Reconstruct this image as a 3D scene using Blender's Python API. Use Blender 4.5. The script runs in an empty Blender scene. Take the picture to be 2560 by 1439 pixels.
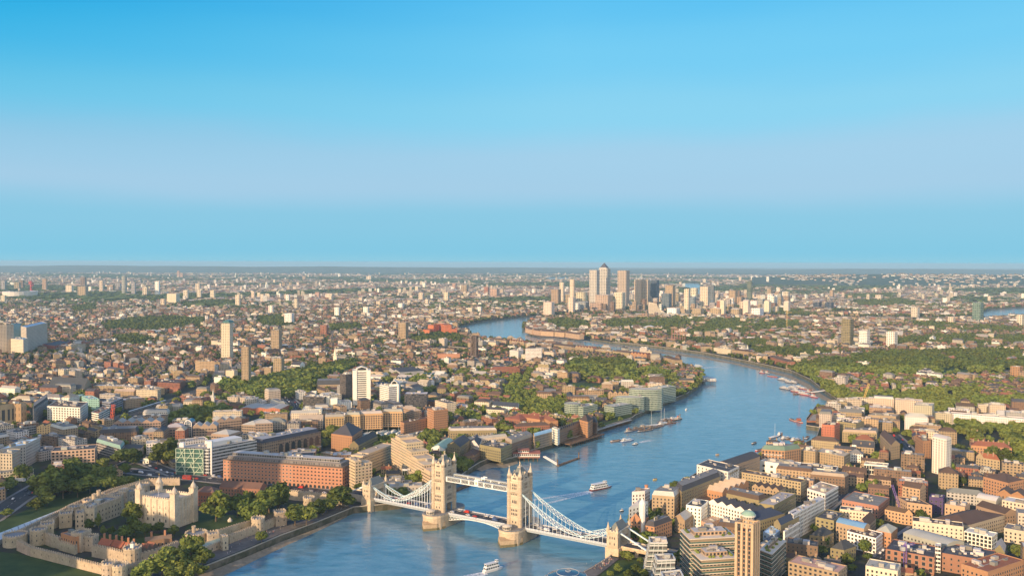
import bpy, math, random
import numpy as np
from mathutils import Vector, Matrix
from mathutils.geometry import tessellate_polygon
R = math.radians
S = bpy.context.scene
COL = S.collection
# ------------------------------------------------------------------ camera
F, CX, CY = 2145.0, 1280.0, 719.5          # focal length and centre in photograph pixels
CAMZ, G, WZ = 244.0, 4.0, -2.0             # viewing height, street level, low tide level
PITCH, ROLL = math.atan(64.0 / F), R(0.16)
fw = Vector((0, math.cos(PITCH), -math.sin(PITCH)))
r0, u0 = Vector((1, 0, 0)), Vector((0, math.sin(PITCH), math.cos(PITCH)))
up_ = u0 * math.cos(ROLL) - r0 * math.sin(ROLL)
rt_ = r0 * math.cos(ROLL) + u0 * math.sin(ROLL)
cam_d = bpy.data.cameras.new('camera'); cam = bpy.data.objects.new('camera', cam_d); COL.objects.link(cam)
m = Matrix((rt_, up_, -fw)).transposed().to_4x4(); m.translation = (0, 0, CAMZ); cam.matrix_world = m
cam_d.sensor_width = 36; cam_d.lens = F / 2560 * 36; cam_d.clip_start = 1; cam_d.clip_end = 120000
S.camera = cam
# ------------------------------------------------------------------ light
SUN_EL, SUN_A = R(16), R(38)               # sun behind the viewer, to the left
sd = Vector((-math.sin(SUN_A) * math.cos(SUN_EL), -math.cos(SUN_A) * math.cos(SUN_EL), math.sin(SUN_EL)))
sun_d = bpy.data.lights.new('sun', 'SUN'); sun_d.energy = 5.0; sun_d.angle = R(0.5); sun_d.color = (1, .69, .40)
sun = bpy.data.objects.new('sun', sun_d); COL.objects.link(sun)
sun.rotation_euler = sd.to_track_quat('Z', 'Y').to_euler(); sun.location = (0, -200, 900)
W = bpy.data.worlds.new('World'); S.world = W; W.use_nodes = True
nt = W.node_tree; nt.nodes.clear()
def nd(t, typ, **kw):
 n = t.nodes.new(typ)
 for k, v in kw.items(): setattr(n, k, v)
 return n
wo = nd(nt, 'ShaderNodeOutputWorld'); bg = nd(nt, 'ShaderNodeBackground')
sky = nd(nt, 'ShaderNodeTexSky', sky_type='NISHITA', sun_disc=False, sun_elevation=SUN_EL, sun_rotation=math.atan2(sd.x, sd.y))
tc = nd(nt, 'ShaderNodeTexCoord'); sx = nd(nt, 'ShaderNodeSeparateXYZ'); nt.links.new(tc.outputs['Generated'], sx.inputs[0])
ramp = nd(nt, 'ShaderNodeValToRGB'); cr = ramp.color_ramp; cr.interpolation = 'EASE'
def s2l(r, g, b): return tuple(((c / 255 + .055) / 1.055) ** 2.4 if c > 10 else c / 3294.6 for c in (r, g, b))
SKY = [(0.0, (142, 203, 226)), (0.012, (130, 200, 228)), (0.05, (136, 200, 228)), (0.085, (162, 204, 231)), (0.12, (162, 206, 233)),
       (0.17, (138, 210, 240)), (0.23, (116, 204, 243)), (0.30, (88, 192, 242)), (0.5, (50, 150, 228)), (1.0, (40, 110, 200))]
while len(cr.elements) < len(SKY): cr.elements.new(.5)
for e, (p, c) in zip(cr.elements, SKY): e.position = p; e.color = (*s2l(*c), 1)
sn = nd(nt, 'ShaderNodeTexNoise'); sn.inputs['Scale'].default_value = 2.2; sn.inputs['Detail'].default_value = 4
smp = nd(nt, 'ShaderNodeMapping'); smp.inputs['Scale'].default_value = (1, 1, 5); nt.links.new(tc.outputs['Generated'], smp.inputs[0]); nt.links.new(smp.outputs[0], sn.inputs['Vector'])
sa = nd(nt, 'ShaderNodeMath', operation='MULTIPLY_ADD'); sa.inputs[1].default_value = .05; sa.inputs[2].default_value = -.025; nt.links.new(sn.outputs['Fac'], sa.inputs[0])
sk = nd(nt, 'ShaderNodeMath', operation='MULTIPLY_ADD', use_clamp=True); sk.inputs[1].default_value = 9; sk.inputs[2].default_value = 0; nt.links.new(sx.outputs['Z'], sk.inputs[0])
sb = nd(nt, 'ShaderNodeMath', operation='MULTIPLY_ADD'); nt.links.new(sa.outputs[0], sb.inputs[0]); nt.links.new(sk.outputs[0], sb.inputs[1]); nt.links.new(sx.outputs['Z'], sb.inputs[2])
nt.links.new(sb.outputs[0], ramp.inputs[0])
# the western (left) part of the sky is a deeper blue than the right
lr = nd(nt, 'ShaderNodeMapRange'); lr.inputs[1].default_value = -.5; lr.inputs[2].default_value = .05; lr.inputs[3].default_value = 1; lr.inputs[4].default_value = 0
nt.links.new(sx.outputs['X'], lr.inputs[0])
zr = nd(nt, 'ShaderNodeMapRange'); zr.inputs[1].default_value = .09; zr.inputs[2].default_value = .27
nt.links.new(sx.outputs['Z'], zr.inputs[0])
mul = nd(nt, 'ShaderNodeMath', operation='MULTIPLY'); nt.links.new(lr.outputs[0], mul.inputs[0]); nt.links.new(zr.outputs[0], mul.inputs[1])
deep = nd(nt, 'ShaderNodeMixRGB', blend_type='MULTIPLY'); deep.inputs[2].default_value = (.05, .70, .86, 1)
nt.links.new(mul.outputs[0], deep.inputs[0]); nt.links.new(ramp.outputs[0], deep.inputs[1])
sc_ = nd(nt, 'ShaderNodeMixRGB', blend_type='MULTIPLY'); sc_.inputs[0].default_value = 1; sc_.inputs[2].default_value = (.10, .10, .10, 1)
nt.links.new(sky.outputs[0], sc_.inputs[1])
mixs = nd(nt, 'ShaderNodeMixRGB'); mixs.inputs[0].default_value = .96
nt.links.new(sc_.outputs[0], mixs.inputs[1]); nt.links.new(deep.outputs[0], mixs.inputs[2])
# the western sky round the low sun is brighter and warmer than the eastern sky in the photograph
wr = nd(nt, 'ShaderNodeMapRange', interpolation_type='SMOOTHSTEP'); wr.inputs[1].default_value = .15; wr.inputs[2].default_value = -.75; nt.links.new(sx.outputs['Y'], wr.inputs[0])
west = nd(nt, 'ShaderNodeMixRGB'); west.inputs[2].default_value = (1.3, 1.2, 1.12, 1)
nt.links.new(wr.outputs[0], west.inputs[0]); nt.links.new(mixs.outputs[0], west.inputs[1])
nt.links.new(west.outputs[0], bg.inputs[0]); bg.inputs[1].default_value = .81
nt.links.new(bg.outputs[0], wo.inputs[0])
S.view_settings.view_transform = 'Standard'; S.view_settings.look = 'None'; S.view_settings.exposure = .34; S.view_settings.gamma = 1
S.render.engine = 'CYCLES'; S.cycles.max_bounces = 5; S.cycles.volume_bounces = 0; S.cycles.use_denoising = True
# ------------------------------------------------------------------ pixels of the photograph <-> places
C0 = Vector((0, 0, CAMZ))
def at(px, py, z=G):
 d = fw + rt_ * ((px - CX) / F) + up_ * ((CY - py) / F)
 return C0 + d * ((z - CAMZ) / d.z)
def pix(p):
 q = Vector(p) - C0; b = q.dot(fw)
 return CX + F * q.dot(rt_) / b, CY - F * q.dot(up_) / b
def rise(p, py):                            # how high above p the picture row py is
 q = Vector(p) - C0; t = (CY - py) / F
 return (t * q.dot(fw) - q.dot(up_)) / (up_.z - t * fw.z)
def dist(x, y): return math.hypot(x, y)
rnd = random.Random(7)
# ------------------------------------------------------------------ materials
MAT = {}
def principled(name):
 m = bpy.data.materials.new(name); m.use_nodes = True; MAT[name] = m
 return m, m.node_tree, m.node_tree.nodes['Principled BSDF']
def noise(t, scale, detail=3, coord=None, rough=.6):
 n = nd(t, 'ShaderNodeTexNoise'); n.inputs['Scale'].default_value = scale; n.inputs['Detail'].default_value = detail; n.inputs['Roughness'].default_value = rough
 if coord is not None: t.links.new(coord, n.inputs['Vector'])
 return n
def math_(t, op, a, b=None, c=None):
 n = nd(t, 'ShaderNodeMath', operation=op)
 for i, x in enumerate((a, b, c)):
  if x is None: continue
  if isinstance(x, (int, float)): n.inputs[i].default_value = x
  else: t.links.new(x, n.inputs[i])
 return n.outputs[0]
def mixc(t, fac, a, b, mode='MIX'):
 n = nd(t, 'ShaderNodeMixRGB', blend_type=mode)
 for i, x in enumerate((fac, a, b)):
  if isinstance(x, (int, float)): n.inputs[i].default_value = x
  elif isinstance(x, tuple): n.inputs[i].default_value = (*x, 1)[:4]
  else: t.links.new(x, n.inputs[i])
 return n.outputs[0]
def varied(t, colour, coord, s1=.06, s2=.9, amt=.45):
 """weathering: broad patches and fine grain, multiplied on a surface's colour"""
 a = noise(t, s1, 4, coord); b = noise(t, s2, 3, coord)
 k = math_(t, 'ADD', math_(t, 'MULTIPLY', a.outputs['Fac'], amt), math_(t, 'MULTIPLY', b.outputs['Fac'], amt))
 k = math_(t, 'ADD', k, 1 - amt)
 cmb = nd(t, 'ShaderNodeCombineXYZ')
 for i in range(3): t.links.new(k, cmb.inputs[i])
 return mixc(t, 1.0, colour, cmb.outputs[0], 'MULTIPLY')
def col_attr(t):
 n = nd(t, 'ShaderNodeAttribute'); n.attribute_name = 'Col'; return n
def mat_plain(name, rough=.85, amt=.4, s1=.08, s2=1.1, metallic=0, spec=.3):
 m, t, b = principled(name)
 g = nd(t, 'ShaderNodeNewGeometry'); c = col_attr(t)
 t.links.new(varied(t, c.outputs['Color'], g.outputs['Position'], s1, s2, amt), b.inputs['Base Color'])
 b.inputs['Roughness'].default_value = rough; b.inputs['Metallic'].default_value = metallic; b.inputs['Specular IOR Level'].default_value = spec
 return m
mat_plain('masonry'); mat_plain('roofing', .8, .5, .1, 1.6); mat_plain('steel', .45, .15, .1, 1, 0, .5); mat_plain('paint', .5, .2)
mat_plain('castle stone', .95, .8, .16, .8)
def mat_wall():
 m, t, b = principled('wall with windows')
 uv = nd(t, 'ShaderNodeUVMap'); uv.uv_map = 'UV'; s = nd(t, 'ShaderNodeSeparateXYZ'); t.links.new(uv.outputs[0], s.inputs[0])
 c = col_attr(t); g = nd(t, 'ShaderNodeNewGeometry')
 fu = math_(t, 'FRACT', s.outputs[0]); fv = math_(t, 'FRACT', s.outputs[1])
 inu = math_(t, 'LESS_THAN', math_(t, 'ABSOLUTE', math_(t, 'SUBTRACT', fu, .5)), math_(t, 'MULTIPLY', c.outputs['Alpha'], .5))
 inv = math_(t, 'LESS_THAN', math_(t, 'ABSOLUTE', math_(t, 'SUBTRACT', fv, .52)), .27)
 w = math_(t, 'MULTIPLY', inu, inv)
 w = math_(t, 'MULTIPLY', w, math_(t, 'GREATER_THAN', s.outputs[1], 0.0))
 cell = nd(t, 'ShaderNodeCombineXYZ')
 t.links.new(math_(t, 'FLOOR', s.outputs[0]), cell.inputs[0]); t.links.new(math_(t, 'FLOOR', s.outputs[1]), cell.inputs[1])
 wn = nd(t, 'ShaderNodeTexWhiteNoise', noise_dimensions='3D'); t.links.new(cell.outputs[0], wn.inputs[0])
 gl = nd(t, 'ShaderNodeValToRGB'); gl.color_ramp.elements[0].color = (.02, .025, .03, 1); gl.color_ramp.elements[0].position = .3
 gl.color_ramp.elements[1].color = (.16, .15, .14, 1); t.links.new(wn.outputs[0], gl.inputs[0])
 base = varied(t, c.outputs['Color'], g.outputs['Position'], .05, .9, .42)
 t.links.new(mixc(t, w, base, gl.outputs[0]), b.inputs['Base Color'])
 t.links.new(math_(t, 'SUBTRACT', .85, math_(t, 'MULTIPLY', w, .65)), b.inputs['Roughness'])
 b.inputs['Specular IOR Level'].default_value = .4
mat_wall()
def mat_glass(name, colour, rough=.08, spec=.8):
 m, t, b = principled(name)
 g = nd(t, 'ShaderNodeNewGeometry'); n = noise(t, .7, 2, g.outputs['Position'])
 t.links.new(mixc(t, n.outputs['Fac'], tuple(c * .6 for c in colour), tuple(min(1, c * 1.5) for c in colour)), b.inputs['Base Color'])
 b.inputs['Roughness'].default_value = rough; b.inputs['Specular IOR Level'].default_value = spec
mat_glass('window glass', (.035, .04, .045)); mat_glass('green glass', (.06, .13, .11), .1); mat_glass('blue glass', (.04, .08, .13), .1)
def mat_leaf(name, c1, c2, c3):
 m, t, b = principled(name)
 g = nd(t, 'ShaderNodeNewGeometry'); oi = nd(t, 'ShaderNodeObjectInfo')
 n = noise(t, .11, 3, g.outputs['Position'], .7); n2 = noise(t, .02, 2, g.outputs['Position'])
 a = mixc(t, n.outputs['Fac'], c1, c2)
 k = math_(t, 'ADD', math_(t, 'MULTIPLY', oi.outputs['Random'], .5), math_(t, 'MULTIPLY', math_(t, 'SUBTRACT', n2.outputs['Fac'], .25), .7))
 hu = nd(t, 'ShaderNodeHueSaturation'); t.links.new(mixc(t, math_(t, 'MULTIPLY', k, .8), a, c3), hu.inputs['Color'])
 t.links.new(math_(t, 'MULTIPLY_ADD', oi.outputs['Random'], .75, .6), hu.inputs['Value']); t.links.new(math_(t, 'MULTIPLY_ADD', n2.outputs['Fac'], .12, .44), hu.inputs['Hue'])
 t.links.new(hu.outputs[0], b.inputs['Base Color'])
 b.inputs['Roughness'].default_value = .75; b.inputs['Specular IOR Level'].default_value = .15
mat_leaf('leaves', (.045, .085, .016), (.125, .17, .03), (.17, .18, .04))
mat_leaf('far leaves', (.055, .095, .017), (.15, .18, .034), (.13, .15, .034))
mat_plain('bark', .9, .4, .5, 3)
def mat_ground():
 m, t, b = principled('city ground')
 g = nd(t, 'ShaderNodeNewGeometry'); p = g.outputs['Position']
 a = noise(t, .012, 5, p, .7); c = noise(t, .07, 4, p, .7); d = noise(t, .0011, 6, p, .75)
 base = mixc(t, a.outputs['Fac'], (.028, .028, .032), (.065, .06, .056))
 k = nd(t, 'ShaderNodeMapRange'); k.inputs[1].default_value = .45; k.inputs[2].default_value = .62; t.links.new(c.outputs['Fac'], k.inputs[0])
 base = mixc(t, k.outputs[0], base, (.04, .058, .022))
 # far country: fields, woods and roofs
 ln = nd(t, 'ShaderNodeVectorMath', operation='LENGTH'); t.links.new(p, ln.inputs[0])
 far = nd(t, 'ShaderNodeMapRange'); far.inputs[1].default_value = 3500; far.inputs[2].default_value = 8000; t.links.new(ln.outputs['Value'], far.inputs[0])
 k2 = nd(t, 'ShaderNodeMapRange'); k2.inputs[1].default_value = .48; k2.inputs[2].default_value = .6; t.links.new(d.outputs['Fac'], k2.inputs[0])
 e = noise(t, .006, 4, p, .8)
 k3 = nd(t, 'ShaderNodeMapRange'); k3.inputs[1].default_value = .5; k3.inputs[2].default_value = .68; t.links.new(e.outputs['Fac'], k3.inputs[0])
 town = mixc(t, k3.outputs[0], (.085, .085, .06), (.25, .19, .13))
 fc = mixc(t, k2.outputs[0], (.045, .07, .03), town)
 t.links.new(mixc(t, far.outputs[0], base, fc), b.inputs['Base Color']); b.inputs['Roughness'].default_value = .95; b.inputs['Specular IOR Level'].default_value = .1
mat_ground()
def mat_two(name, c1, c2, scale, rough=.9, lo=.4, hi=.65):
 m, t, b = principled(name)
 g = nd(t, 'ShaderNodeNewGeometry'); a = noise(t, scale, 5, g.outputs['Position'], .7)
 k = nd(t, 'ShaderNodeMapRange'); k.inputs[1].default_value = lo; k.inputs[2].default_value = hi; t.links.new(a.outputs['Fac'], k.inputs[0])
 t.links.new(varied(t, mixc(t, k.outputs[0], c1, c2), g.outputs['Position'], .3, 2, .3), b.inputs['Base Color']); b.inputs['Roughness'].default_value = rough
 b.inputs['Specular IOR Level'].default_value = .2
mat_two('grass', (.030, .055, .014), (.055, .085, .022), .05); mat_two('asphalt', (.045, .045, .05), (.07, .07, .075), .05)
mat_two('paving', (.11, .10, .095), (.17, .155, .14), .1); mat_two('sand', (.20, .165, .115), (.28, .235, .17), .15)
mat_two('river wall stone', (.07, .072, .045), (.17, .15, .115), .12); mat_two('timber', (.12, .075, .045), (.2, .13, .08), .3)
mat_two('hill wood', (.035, .06, .028), (.10, .095, .06), .004, .95, .5, .6)
mat_two('ballast', (.05, .046, .042), (.10, .09, .08), .2); mat_two('rubble', (.22, .19, .15), (.42, .37, .30), .2)
def mat_water():
 m, t, b = principled('river water')
 g = nd(t, 'ShaderNodeNewGeometry'); p = g.outputs['Position']
 mp = nd(t, 'ShaderNodeMapping'); mp.inputs['Scale'].default_value = (.05, .11, .1); mp.inputs['Rotation'].default_value = (0, 0, R(25)); t.links.new(p, mp.inputs[0])
 n1 = noise(t, 1.0, 4, mp.outputs[0], .62)
 mp2 = nd(t, 'ShaderNodeMapping'); mp2.inputs['Scale'].default_value = (.35, .55, .4); mp2.inputs['Rotation'].default_value = (0, 0, R(-20)); t.links.new(p, mp2.inputs[0])
 n2 = noise(t, 1.0, 3, mp2.outputs[0], .6)
 n3 = noise(t, .012, 3, p)
 hgt = math_(t, 'ADD', math_(t, 'MULTIPLY', n1.outputs['Fac'], 3.0), math_(t, 'MULTIPLY', n2.outputs['Fac'], .5))
 bm = nd(t, 'ShaderNodeBump'); bm.inputs['Strength'].default_value = .19; bm.inputs['Distance'].default_value = 1.0
 t.links.new(hgt, bm.inputs['Height']); t.links.new(bm.outputs[0], b.inputs['Normal'])
 t.links.new(mixc(t, math_(t, 'ADD', math_(t, 'MULTIPLY', n3.outputs['Fac'], .7), math_(t, 'MULTIPLY_ADD', n1.outputs['Fac'], 1.7, -.72)), (.045, .14, .21), (.165, .295, .365)), b.inputs['Base Color'])  # light and dark of the ripples mixed into the base colour by wave noise
 b.inputs['Roughness'].default_value = .08; b.inputs['IOR'].default_value = 1.55
mat_water()
def mat_foam():
 m, t, b = principled('wake foam')
 g = nd(t, 'ShaderNodeNewGeometry'); n = noise(t, .5, 5, g.outputs['Position'], .75)
 c = col_attr(t)
 k = nd(t, 'ShaderNodeMapRange'); k.inputs[1].default_value = .36; k.inputs[2].default_value = .56; t.links.new(n.outputs['Fac'], k.inputs[0])
 b.inputs['Base Color'].default_value = (.8, .82, .84, 1); b.inputs['Roughness'].default_value = .7
 t.links.new(math_(t, 'MULTIPLY', k.outputs[0], c.outputs['Color']), b.inputs['Alpha'])
mat_foam()
# ------------------------------------------------------------------ mesh building
class MB:
 def __init__(s): s.v, s.f, s.uv, s.c, s.mi, s.mats = [], [], [], [], [], []
 def mat(s, name):
  if name not in s.mats: s.mats.append(name)
  return s.mats.index(name)
 def face(s, pts, col, mat='masonry', uv=None):
  n = len(s.v); s.v.extend([tuple(p) for p in pts]); s.f.append(tuple(range(n, n + len(pts))))
  s.uv.extend(uv if uv else [(0, -1)] * len(pts))
  if len(col) == 3: col = (*col, 0)
  s.c.extend([col] * len(pts)); s.mi.append(s.mat(mat))
 def prism(s, poly, z0, z1, col, mat='masonry', top=True, bay=0, storey=3.2, frac=0, topcol=None, topmat=None, poly2=None, bottom=False):
  """upright prism over a CCW outline; windows by uv where bay is set"""
  n = len(poly); q = poly2 or poly
  for i in range(n):
   a, b = poly[i], poly[(i + 1) % n]; a2, b2 = q[i], q[(i + 1) % n]
   uv = None
   if bay:
    L = math.hypot(b[0] - a[0], b[1] - a[1]); nb = max(1, round(L / bay)); ns = (z1 - z0) / storey
    uv = [(0, .01), (nb, .01), (nb, ns), (0, ns)]
   s.face([(*a, z0), (*b, z0), (*b2, z1), (*a2, z1)], (*col[:3], frac if bay else 0), mat, uv)
  if top: s.face([(*p, z1) for p in q], topcol or col, topmat or mat)
  if bottom: s.face([(*p, z0) for p in reversed(poly)], col, mat)
 def box(s, cx, cy, z0, sx, sy, sz, col, mat='masonry', a=0, **kw):
  s.prism(rect(cx, cy, sx, sy, a), z0, z0 + sz, col, mat, **kw)
 def cyl(s, cx, cy, z0, z1, r, col, mat='masonry', n=10, r2=None, **kw):
  p = ring(cx, cy, r, n); q = ring(cx, cy, r2, n) if r2 is not None else None
  s.prism(p, z0, z1, col, mat, poly2=q, **kw)
 def bar(s, a, b, w, col, mat='steel', h=None):
  a, b = Vector(a), Vector(b); d = b - a
  if d.length < 1e-6: return
  d.normalize(); sd_ = d.cross(Vector((0, 0, 1)))
  if sd_.length < 1e-3: sd_ = Vector((1, 0, 0))
  sd_.normalize(); u = sd_.cross(d); h = h or w; x, y = sd_ * (w / 2), u * (h / 2)
  o = [x + y, -x + y, -x - y, x - y]
  for i in range(4): s.face([a + o[i], a + o[(i + 1) % 4], b + o[(i + 1) % 4], b + o[i]][::-1], col, mat)
  s.face([a + k for k in o], col, mat); s.face([b + k for k in reversed(o)], col, mat)
 def loft(s, rings, col, mat='paint', caps=True):
  """closed rings of equal length, joined in turn"""
  for A, B in zip(rings, rings[1:]):
   n = len(A)
   for i in range(n): s.face([A[i], A[(i + 1) % n], B[(i + 1) % n], B[i]], col, mat)
  if caps: s.face(list(reversed(rings[0])), col, mat); s.face(rings[-1], col, mat)
 def build(s, name, parent=None, loc=None, smooth=False):
  """link as ONE mesh object; vertices are in the parent's frame (or the world less loc)"""
  me = bpy.data.meshes.new(name); me.from_pydata(s.v, [], s.f)
  u = me.uv_layers.new(name='UV'); u.data.foreach_set('uv', np.array(s.uv, 'f').ravel())
  c = me.color_attributes.new('Col', 'FLOAT_COLOR', 'CORNER'); c.data.foreach_set('color', np.array(s.c, 'f').ravel())
  for k in s.mats: me.materials.append(MAT[k])
  me.polygons.foreach_set('material_index', np.array(s.mi, 'i'))
  if smooth: me.polygons.foreach_set('use_smooth', np.ones(len(s.f), bool))
  o = bpy.data.objects.new(name, me); COL.objects.link(o)
  if parent: o.parent = parent
  if loc is not None: o.location = loc
  return o
def rect(cx, cy, sx, sy, a=0):
 c, s = math.cos(a), math.sin(a)
 return [(cx + x * c - y * s, cy + x * s + y * c) for x, y in ((-sx / 2, -sy / 2), (sx / 2, -sy / 2), (sx / 2, sy / 2), (-sx / 2, sy / 2))]
def ring(cx, cy, r, n=10, ph=0): return [(cx + r * math.cos(ph + 2 * math.pi * i / n), cy + r * math.sin(ph + 2 * math.pi * i / n)) for i in range(n)]
def inset(poly, d):
 """shrink a convex CCW outline by d"""
 n = len(poly); out = []
 for i in range(n):
  p, a, b = Vector(poly[i][:2]), Vector(poly[i - 1][:2]), Vector(poly[(i + 1) % n][:2])
  e1, e2 = (p - a).normalized(), (b - p).normalized()
  n1, n2 = Vector((-e1.y, e1.x)), Vector((-e2.y, e2.x)); k = n1 + n2; q = k / max(.2, k.dot(n1)) if k.length > 1e-6 else n1
  out.append(tuple(p + q * d))
 return out
def ccw(p):
 a = sum(p[i][0] * p[(i + 1) % len(p)][1] - p[(i + 1) % len(p)][0] * p[i][1] for i in range(len(p)))
 return list(p) if a > 0 else list(reversed(p))
THINGS = []                                 # every thing, for the labels written at the end
def empty(name, loc, rz=0):
 o = bpy.data.objects.new(name, None); COL.objects.link(o); o.location = loc; o.rotation_euler = (0, 0, rz); o.empty_display_size = 2
 return o
def tag(o, label, cat, group=None, **auto):
 if label: o['label'] = label
 o['category'] = cat
 if group: o['group'] = group
 p = pix(Vector(o.location) + Vector((0, 0, auto.pop('zc', 4))))
 THINGS.append(dict(o=o, px=p, cat=cat, label=label, **auto))
 return o
def setting(o, kind='structure'): o['kind'] = kind; return o
def copies(o, parent=None):
 c = o.copy(); COL.objects.link(c); c.parent = parent
 for ch in o.children: copies(ch, c)
 return c
# ------------------------------------------------------------------ the lie of the land (photograph pixels -> metres)
def P2(*pts, z=G): return [tuple(at(x, y, z)[:2]) for x, y in pts]
# a bank seen across the water is measured at its waterline, a near bank at its top edge
def PB(*pts): return [tuple(at(x, y, WZ if (y < 839 and x > 1100) or (1300 < x and y < 1000 and pts[0][0] == 2700) else G)[:2]) for x, y in pts]
LEFT_BANK = PB((504, 1418), (617, 1374), (701, 1338), (786, 1307), (884, 1267), (938, 1262), (1003, 1256), (1060, 1240), (1138, 1200), (1172, 1172), (1200, 1155), (1229, 1143), (1258, 1149),
 (1293, 1141), (1340, 1120), (1395, 1103), (1440, 1092), (1494, 1070), (1581, 1043), (1588, 1037), (1659, 1006), (1716, 984), (1752, 957), (1762, 938), (1744, 925), (1719, 914), (1690, 900), (1619, 887),
 (1531, 878), (1437, 867), (1312, 856), (1219, 847), (1172, 838), (1141, 828), (1156, 816), (1194, 807), (1237, 801), (1262, 798), (1303, 793.5), (1340, 791), (1387, 789.5), (1472, 787), (1669, 787), (1928, 789),
 (2039, 793), (2132, 793.5), (2227, 794), (2364, 795), (2436, 791), (2470, 774), (2560, 768), (2680, 764))
RIGHT_BANK = PB((2700, 782), (2560, 793), (2475, 798), (2390, 803), (2222, 803), (2158, 801), (1900, 797), (1669, 793), (1512, 792), (1430, 793), (1375, 796), (1330, 804), (1308, 816), (1310, 827), (1350, 838), (1450, 846),
 (1531, 859), (1575, 863), (1662, 873), (1762, 887), (1838, 902), (1910, 917), (1979, 933), (2026, 955), (2057, 980), (2112, 1011), (2041, 1013), (2016, 1046), (2016, 1063), (2050, 1068), (2041, 1094), (2000, 1111),
 (1912, 1114), (1898, 1134), (1822, 1157), (1741, 1182), (1690, 1212), (1640, 1240), (1600, 1270), (1571, 1304), (1553, 1352), (1522, 1394), (1461, 1430), (1375, 1482), (1100, 1650))
river = LEFT_BANK + RIGHT_BANK + [(-700, 330), (-900, 420), (-905, 560), (-560, 590), (-330, 640)]
ponds = [P2((860, 1072), (1000, 1060), (1075, 1066), (1080, 1085), (1000, 1094), (875, 1092)), P2((1084, 869), (1120, 865), (1172, 870), (1160, 878), (1100, 879)),
         P2((1700, 706), (1748, 706), (1764, 736), (1736, 740), (1722, 722), (1705, 716)), P2((1362, 693), (1418, 692), (1424, 697), (1370, 699)), P2((2086, 776), (2135, 775), (2150, 781), (2090, 783))]
def inside(poly, X, Y):
 X, Y = np.asarray(X, float), np.asarray(Y, float); r = np.zeros(X.shape, bool); n = len(poly)
 for i in range(n):
  (x1, y1), (x2, y2) = poly[i], poly[(i + 1) % n]
  if y1 == y2: continue
  k = ((y1 > Y) != (y2 > Y)) & (X < (x2 - x1) * (Y - y1) / (y2 - y1) + x1); r ^= k
 return r
# ground: one sheet to the horizon, pierced by the river and the docks
holes = [ccw(river)] + [ccw(p) for p in ponds]
outer = [(-34000, -3000), (34000, -3000), (34000, 42000), (-34000, 42000)]
loops = [[Vector((*p, 0)) for p in outer]] + [[Vector((*p, 0)) for p in reversed(h)] for h in holes]
tri = tessellate_polygon(loops)
gv = [p for L in loops for p in L]
mb = MB()
for t in tri:
 a, b, c = (gv[i] for i in t)
 if (b - a).cross(c - a).z < 0: b, c = c, b
 mb.face([(p.x, p.y, G) for p in (a, b, c)], (.1, .1, .1), 'city ground')
setting(mb.build('ground'))
mb = MB()
for h in holes:
 for i in range(len(h)):
  a, b = h[i], h[(i + 1) % len(h)]
  mb.face([(*b, WZ - 3), (*a, WZ - 3), (*a, G), (*b, G)], (.2, .2, .2), 'river wall stone')
  if a[1] < 2600 and b[1] < 2600 and min(a[1], b[1]) > 640:   # coping stones
   mb.bar((*a, G + .45), (*b, G + .45), .7, (.36, .33, .28), 'masonry', .9)
setting(mb.build('river_wall'))
mb = MB()
mb.face([(-4000, -3000, WZ), (12000, -3000, WZ), (12000, 14000, WZ), (-4000, 14000, WZ)], (0, 0, 0), 'river water')
setting(mb.build('river_water'))
SHEETS = [0]
def sheet(name, poly, mat, z=None, kind='structure', world=False):
 """a thin layer laid on the ground, each a little above the last"""
 p = ccw(poly if world else P2(*poly)); SHEETS[0] += 1
 zz = G + .03 + .02 * SHEETS[0] if z is None else z
 b = MB(); L = [[Vector((*q, 0)) for q in p]]
 for t in tessellate_polygon(L):
  a, c, d = (L[0][i] for i in t)
  if (c - a).cross(d - a).z < 0: c, d = d, c
  b.face([(k.x, k.y, zz) for k in (a, c, d)], (.1, .1, .1), mat)
 return setting(b.build(name), kind), p
ROADS = []
def road(name, pts, w, mat='asphalt', kerb=True, lines=True):
 c = [Vector(p) for p in P2(*pts)]; Lp, Rp = [], []
 for i, p in enumerate(c):
  d = ((c[min(i + 1, len(c) - 1)] - c[max(i - 1, 0)])).normalized(); n = Vector((-d.y, d.x))
  Lp.append(p + n * w / 2); Rp.append(p - n * w / 2)
 SHEETS[0] += 1; z = G + .03 + .02 * SHEETS[0]; b = MB()
 for i in range(len(c) - 1):
  b.face([(*Rp[i], z), (*Rp[i + 1], z), (*Lp[i + 1], z), (*Lp[i], z)], (.1, .1, .1), mat)
 o = setting(b.build(name)); b = MB()
 ROADS.append([tuple(q) for q in Lp] + [tuple(q) for q in reversed(Rp)])
 if kerb:
  for i in range(len(c) - 1):
   for Q, s in ((Lp, 1), (Rp, -1)):
    d = (Q[i + 1] - Q[i]).normalized(); n = Vector((-d.y, d.x)) * s
    b.bar((*(Q[i] + n * 1.6), z + .05), (*(Q[i + 1] + n * 1.6), z + .05), 3.2, (.22, .21, .2), 'masonry', .24)
  if lines:
   for i in range(len(c) - 1):
    L = (c[i + 1] - c[i]).length; k = 0
    while k < L - 4:
     a = c[i].lerp(c[i + 1], k / L); e = c[i].lerp(c[i + 1], (k + 4) / L); d = (e - a).normalized(); n = Vector((-d.y, d.x)) * .12
     b.face([(*(a - n), z + .02), (*(e - n), z + .02), (*(e + n), z + .02), (*(a + n), z + .02)], (.7, .7, .68), 'paint'); k += 9
  setting(b.build('pavement_kerb'))
 return o
road('bridge_approach_road', [(886, 1240), (760, 1222), (600, 1206), (470, 1192), (330, 1177), (285, 1172)], 17)
road('hill_road', [(285, 1172), (200, 1190), (110, 1208), (40, 1250), (-60, 1320)], 22)
road('junction_road', [(285, 1172), (330, 1150), (372, 1158), (440, 1186)], 14, lines=False)
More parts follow.
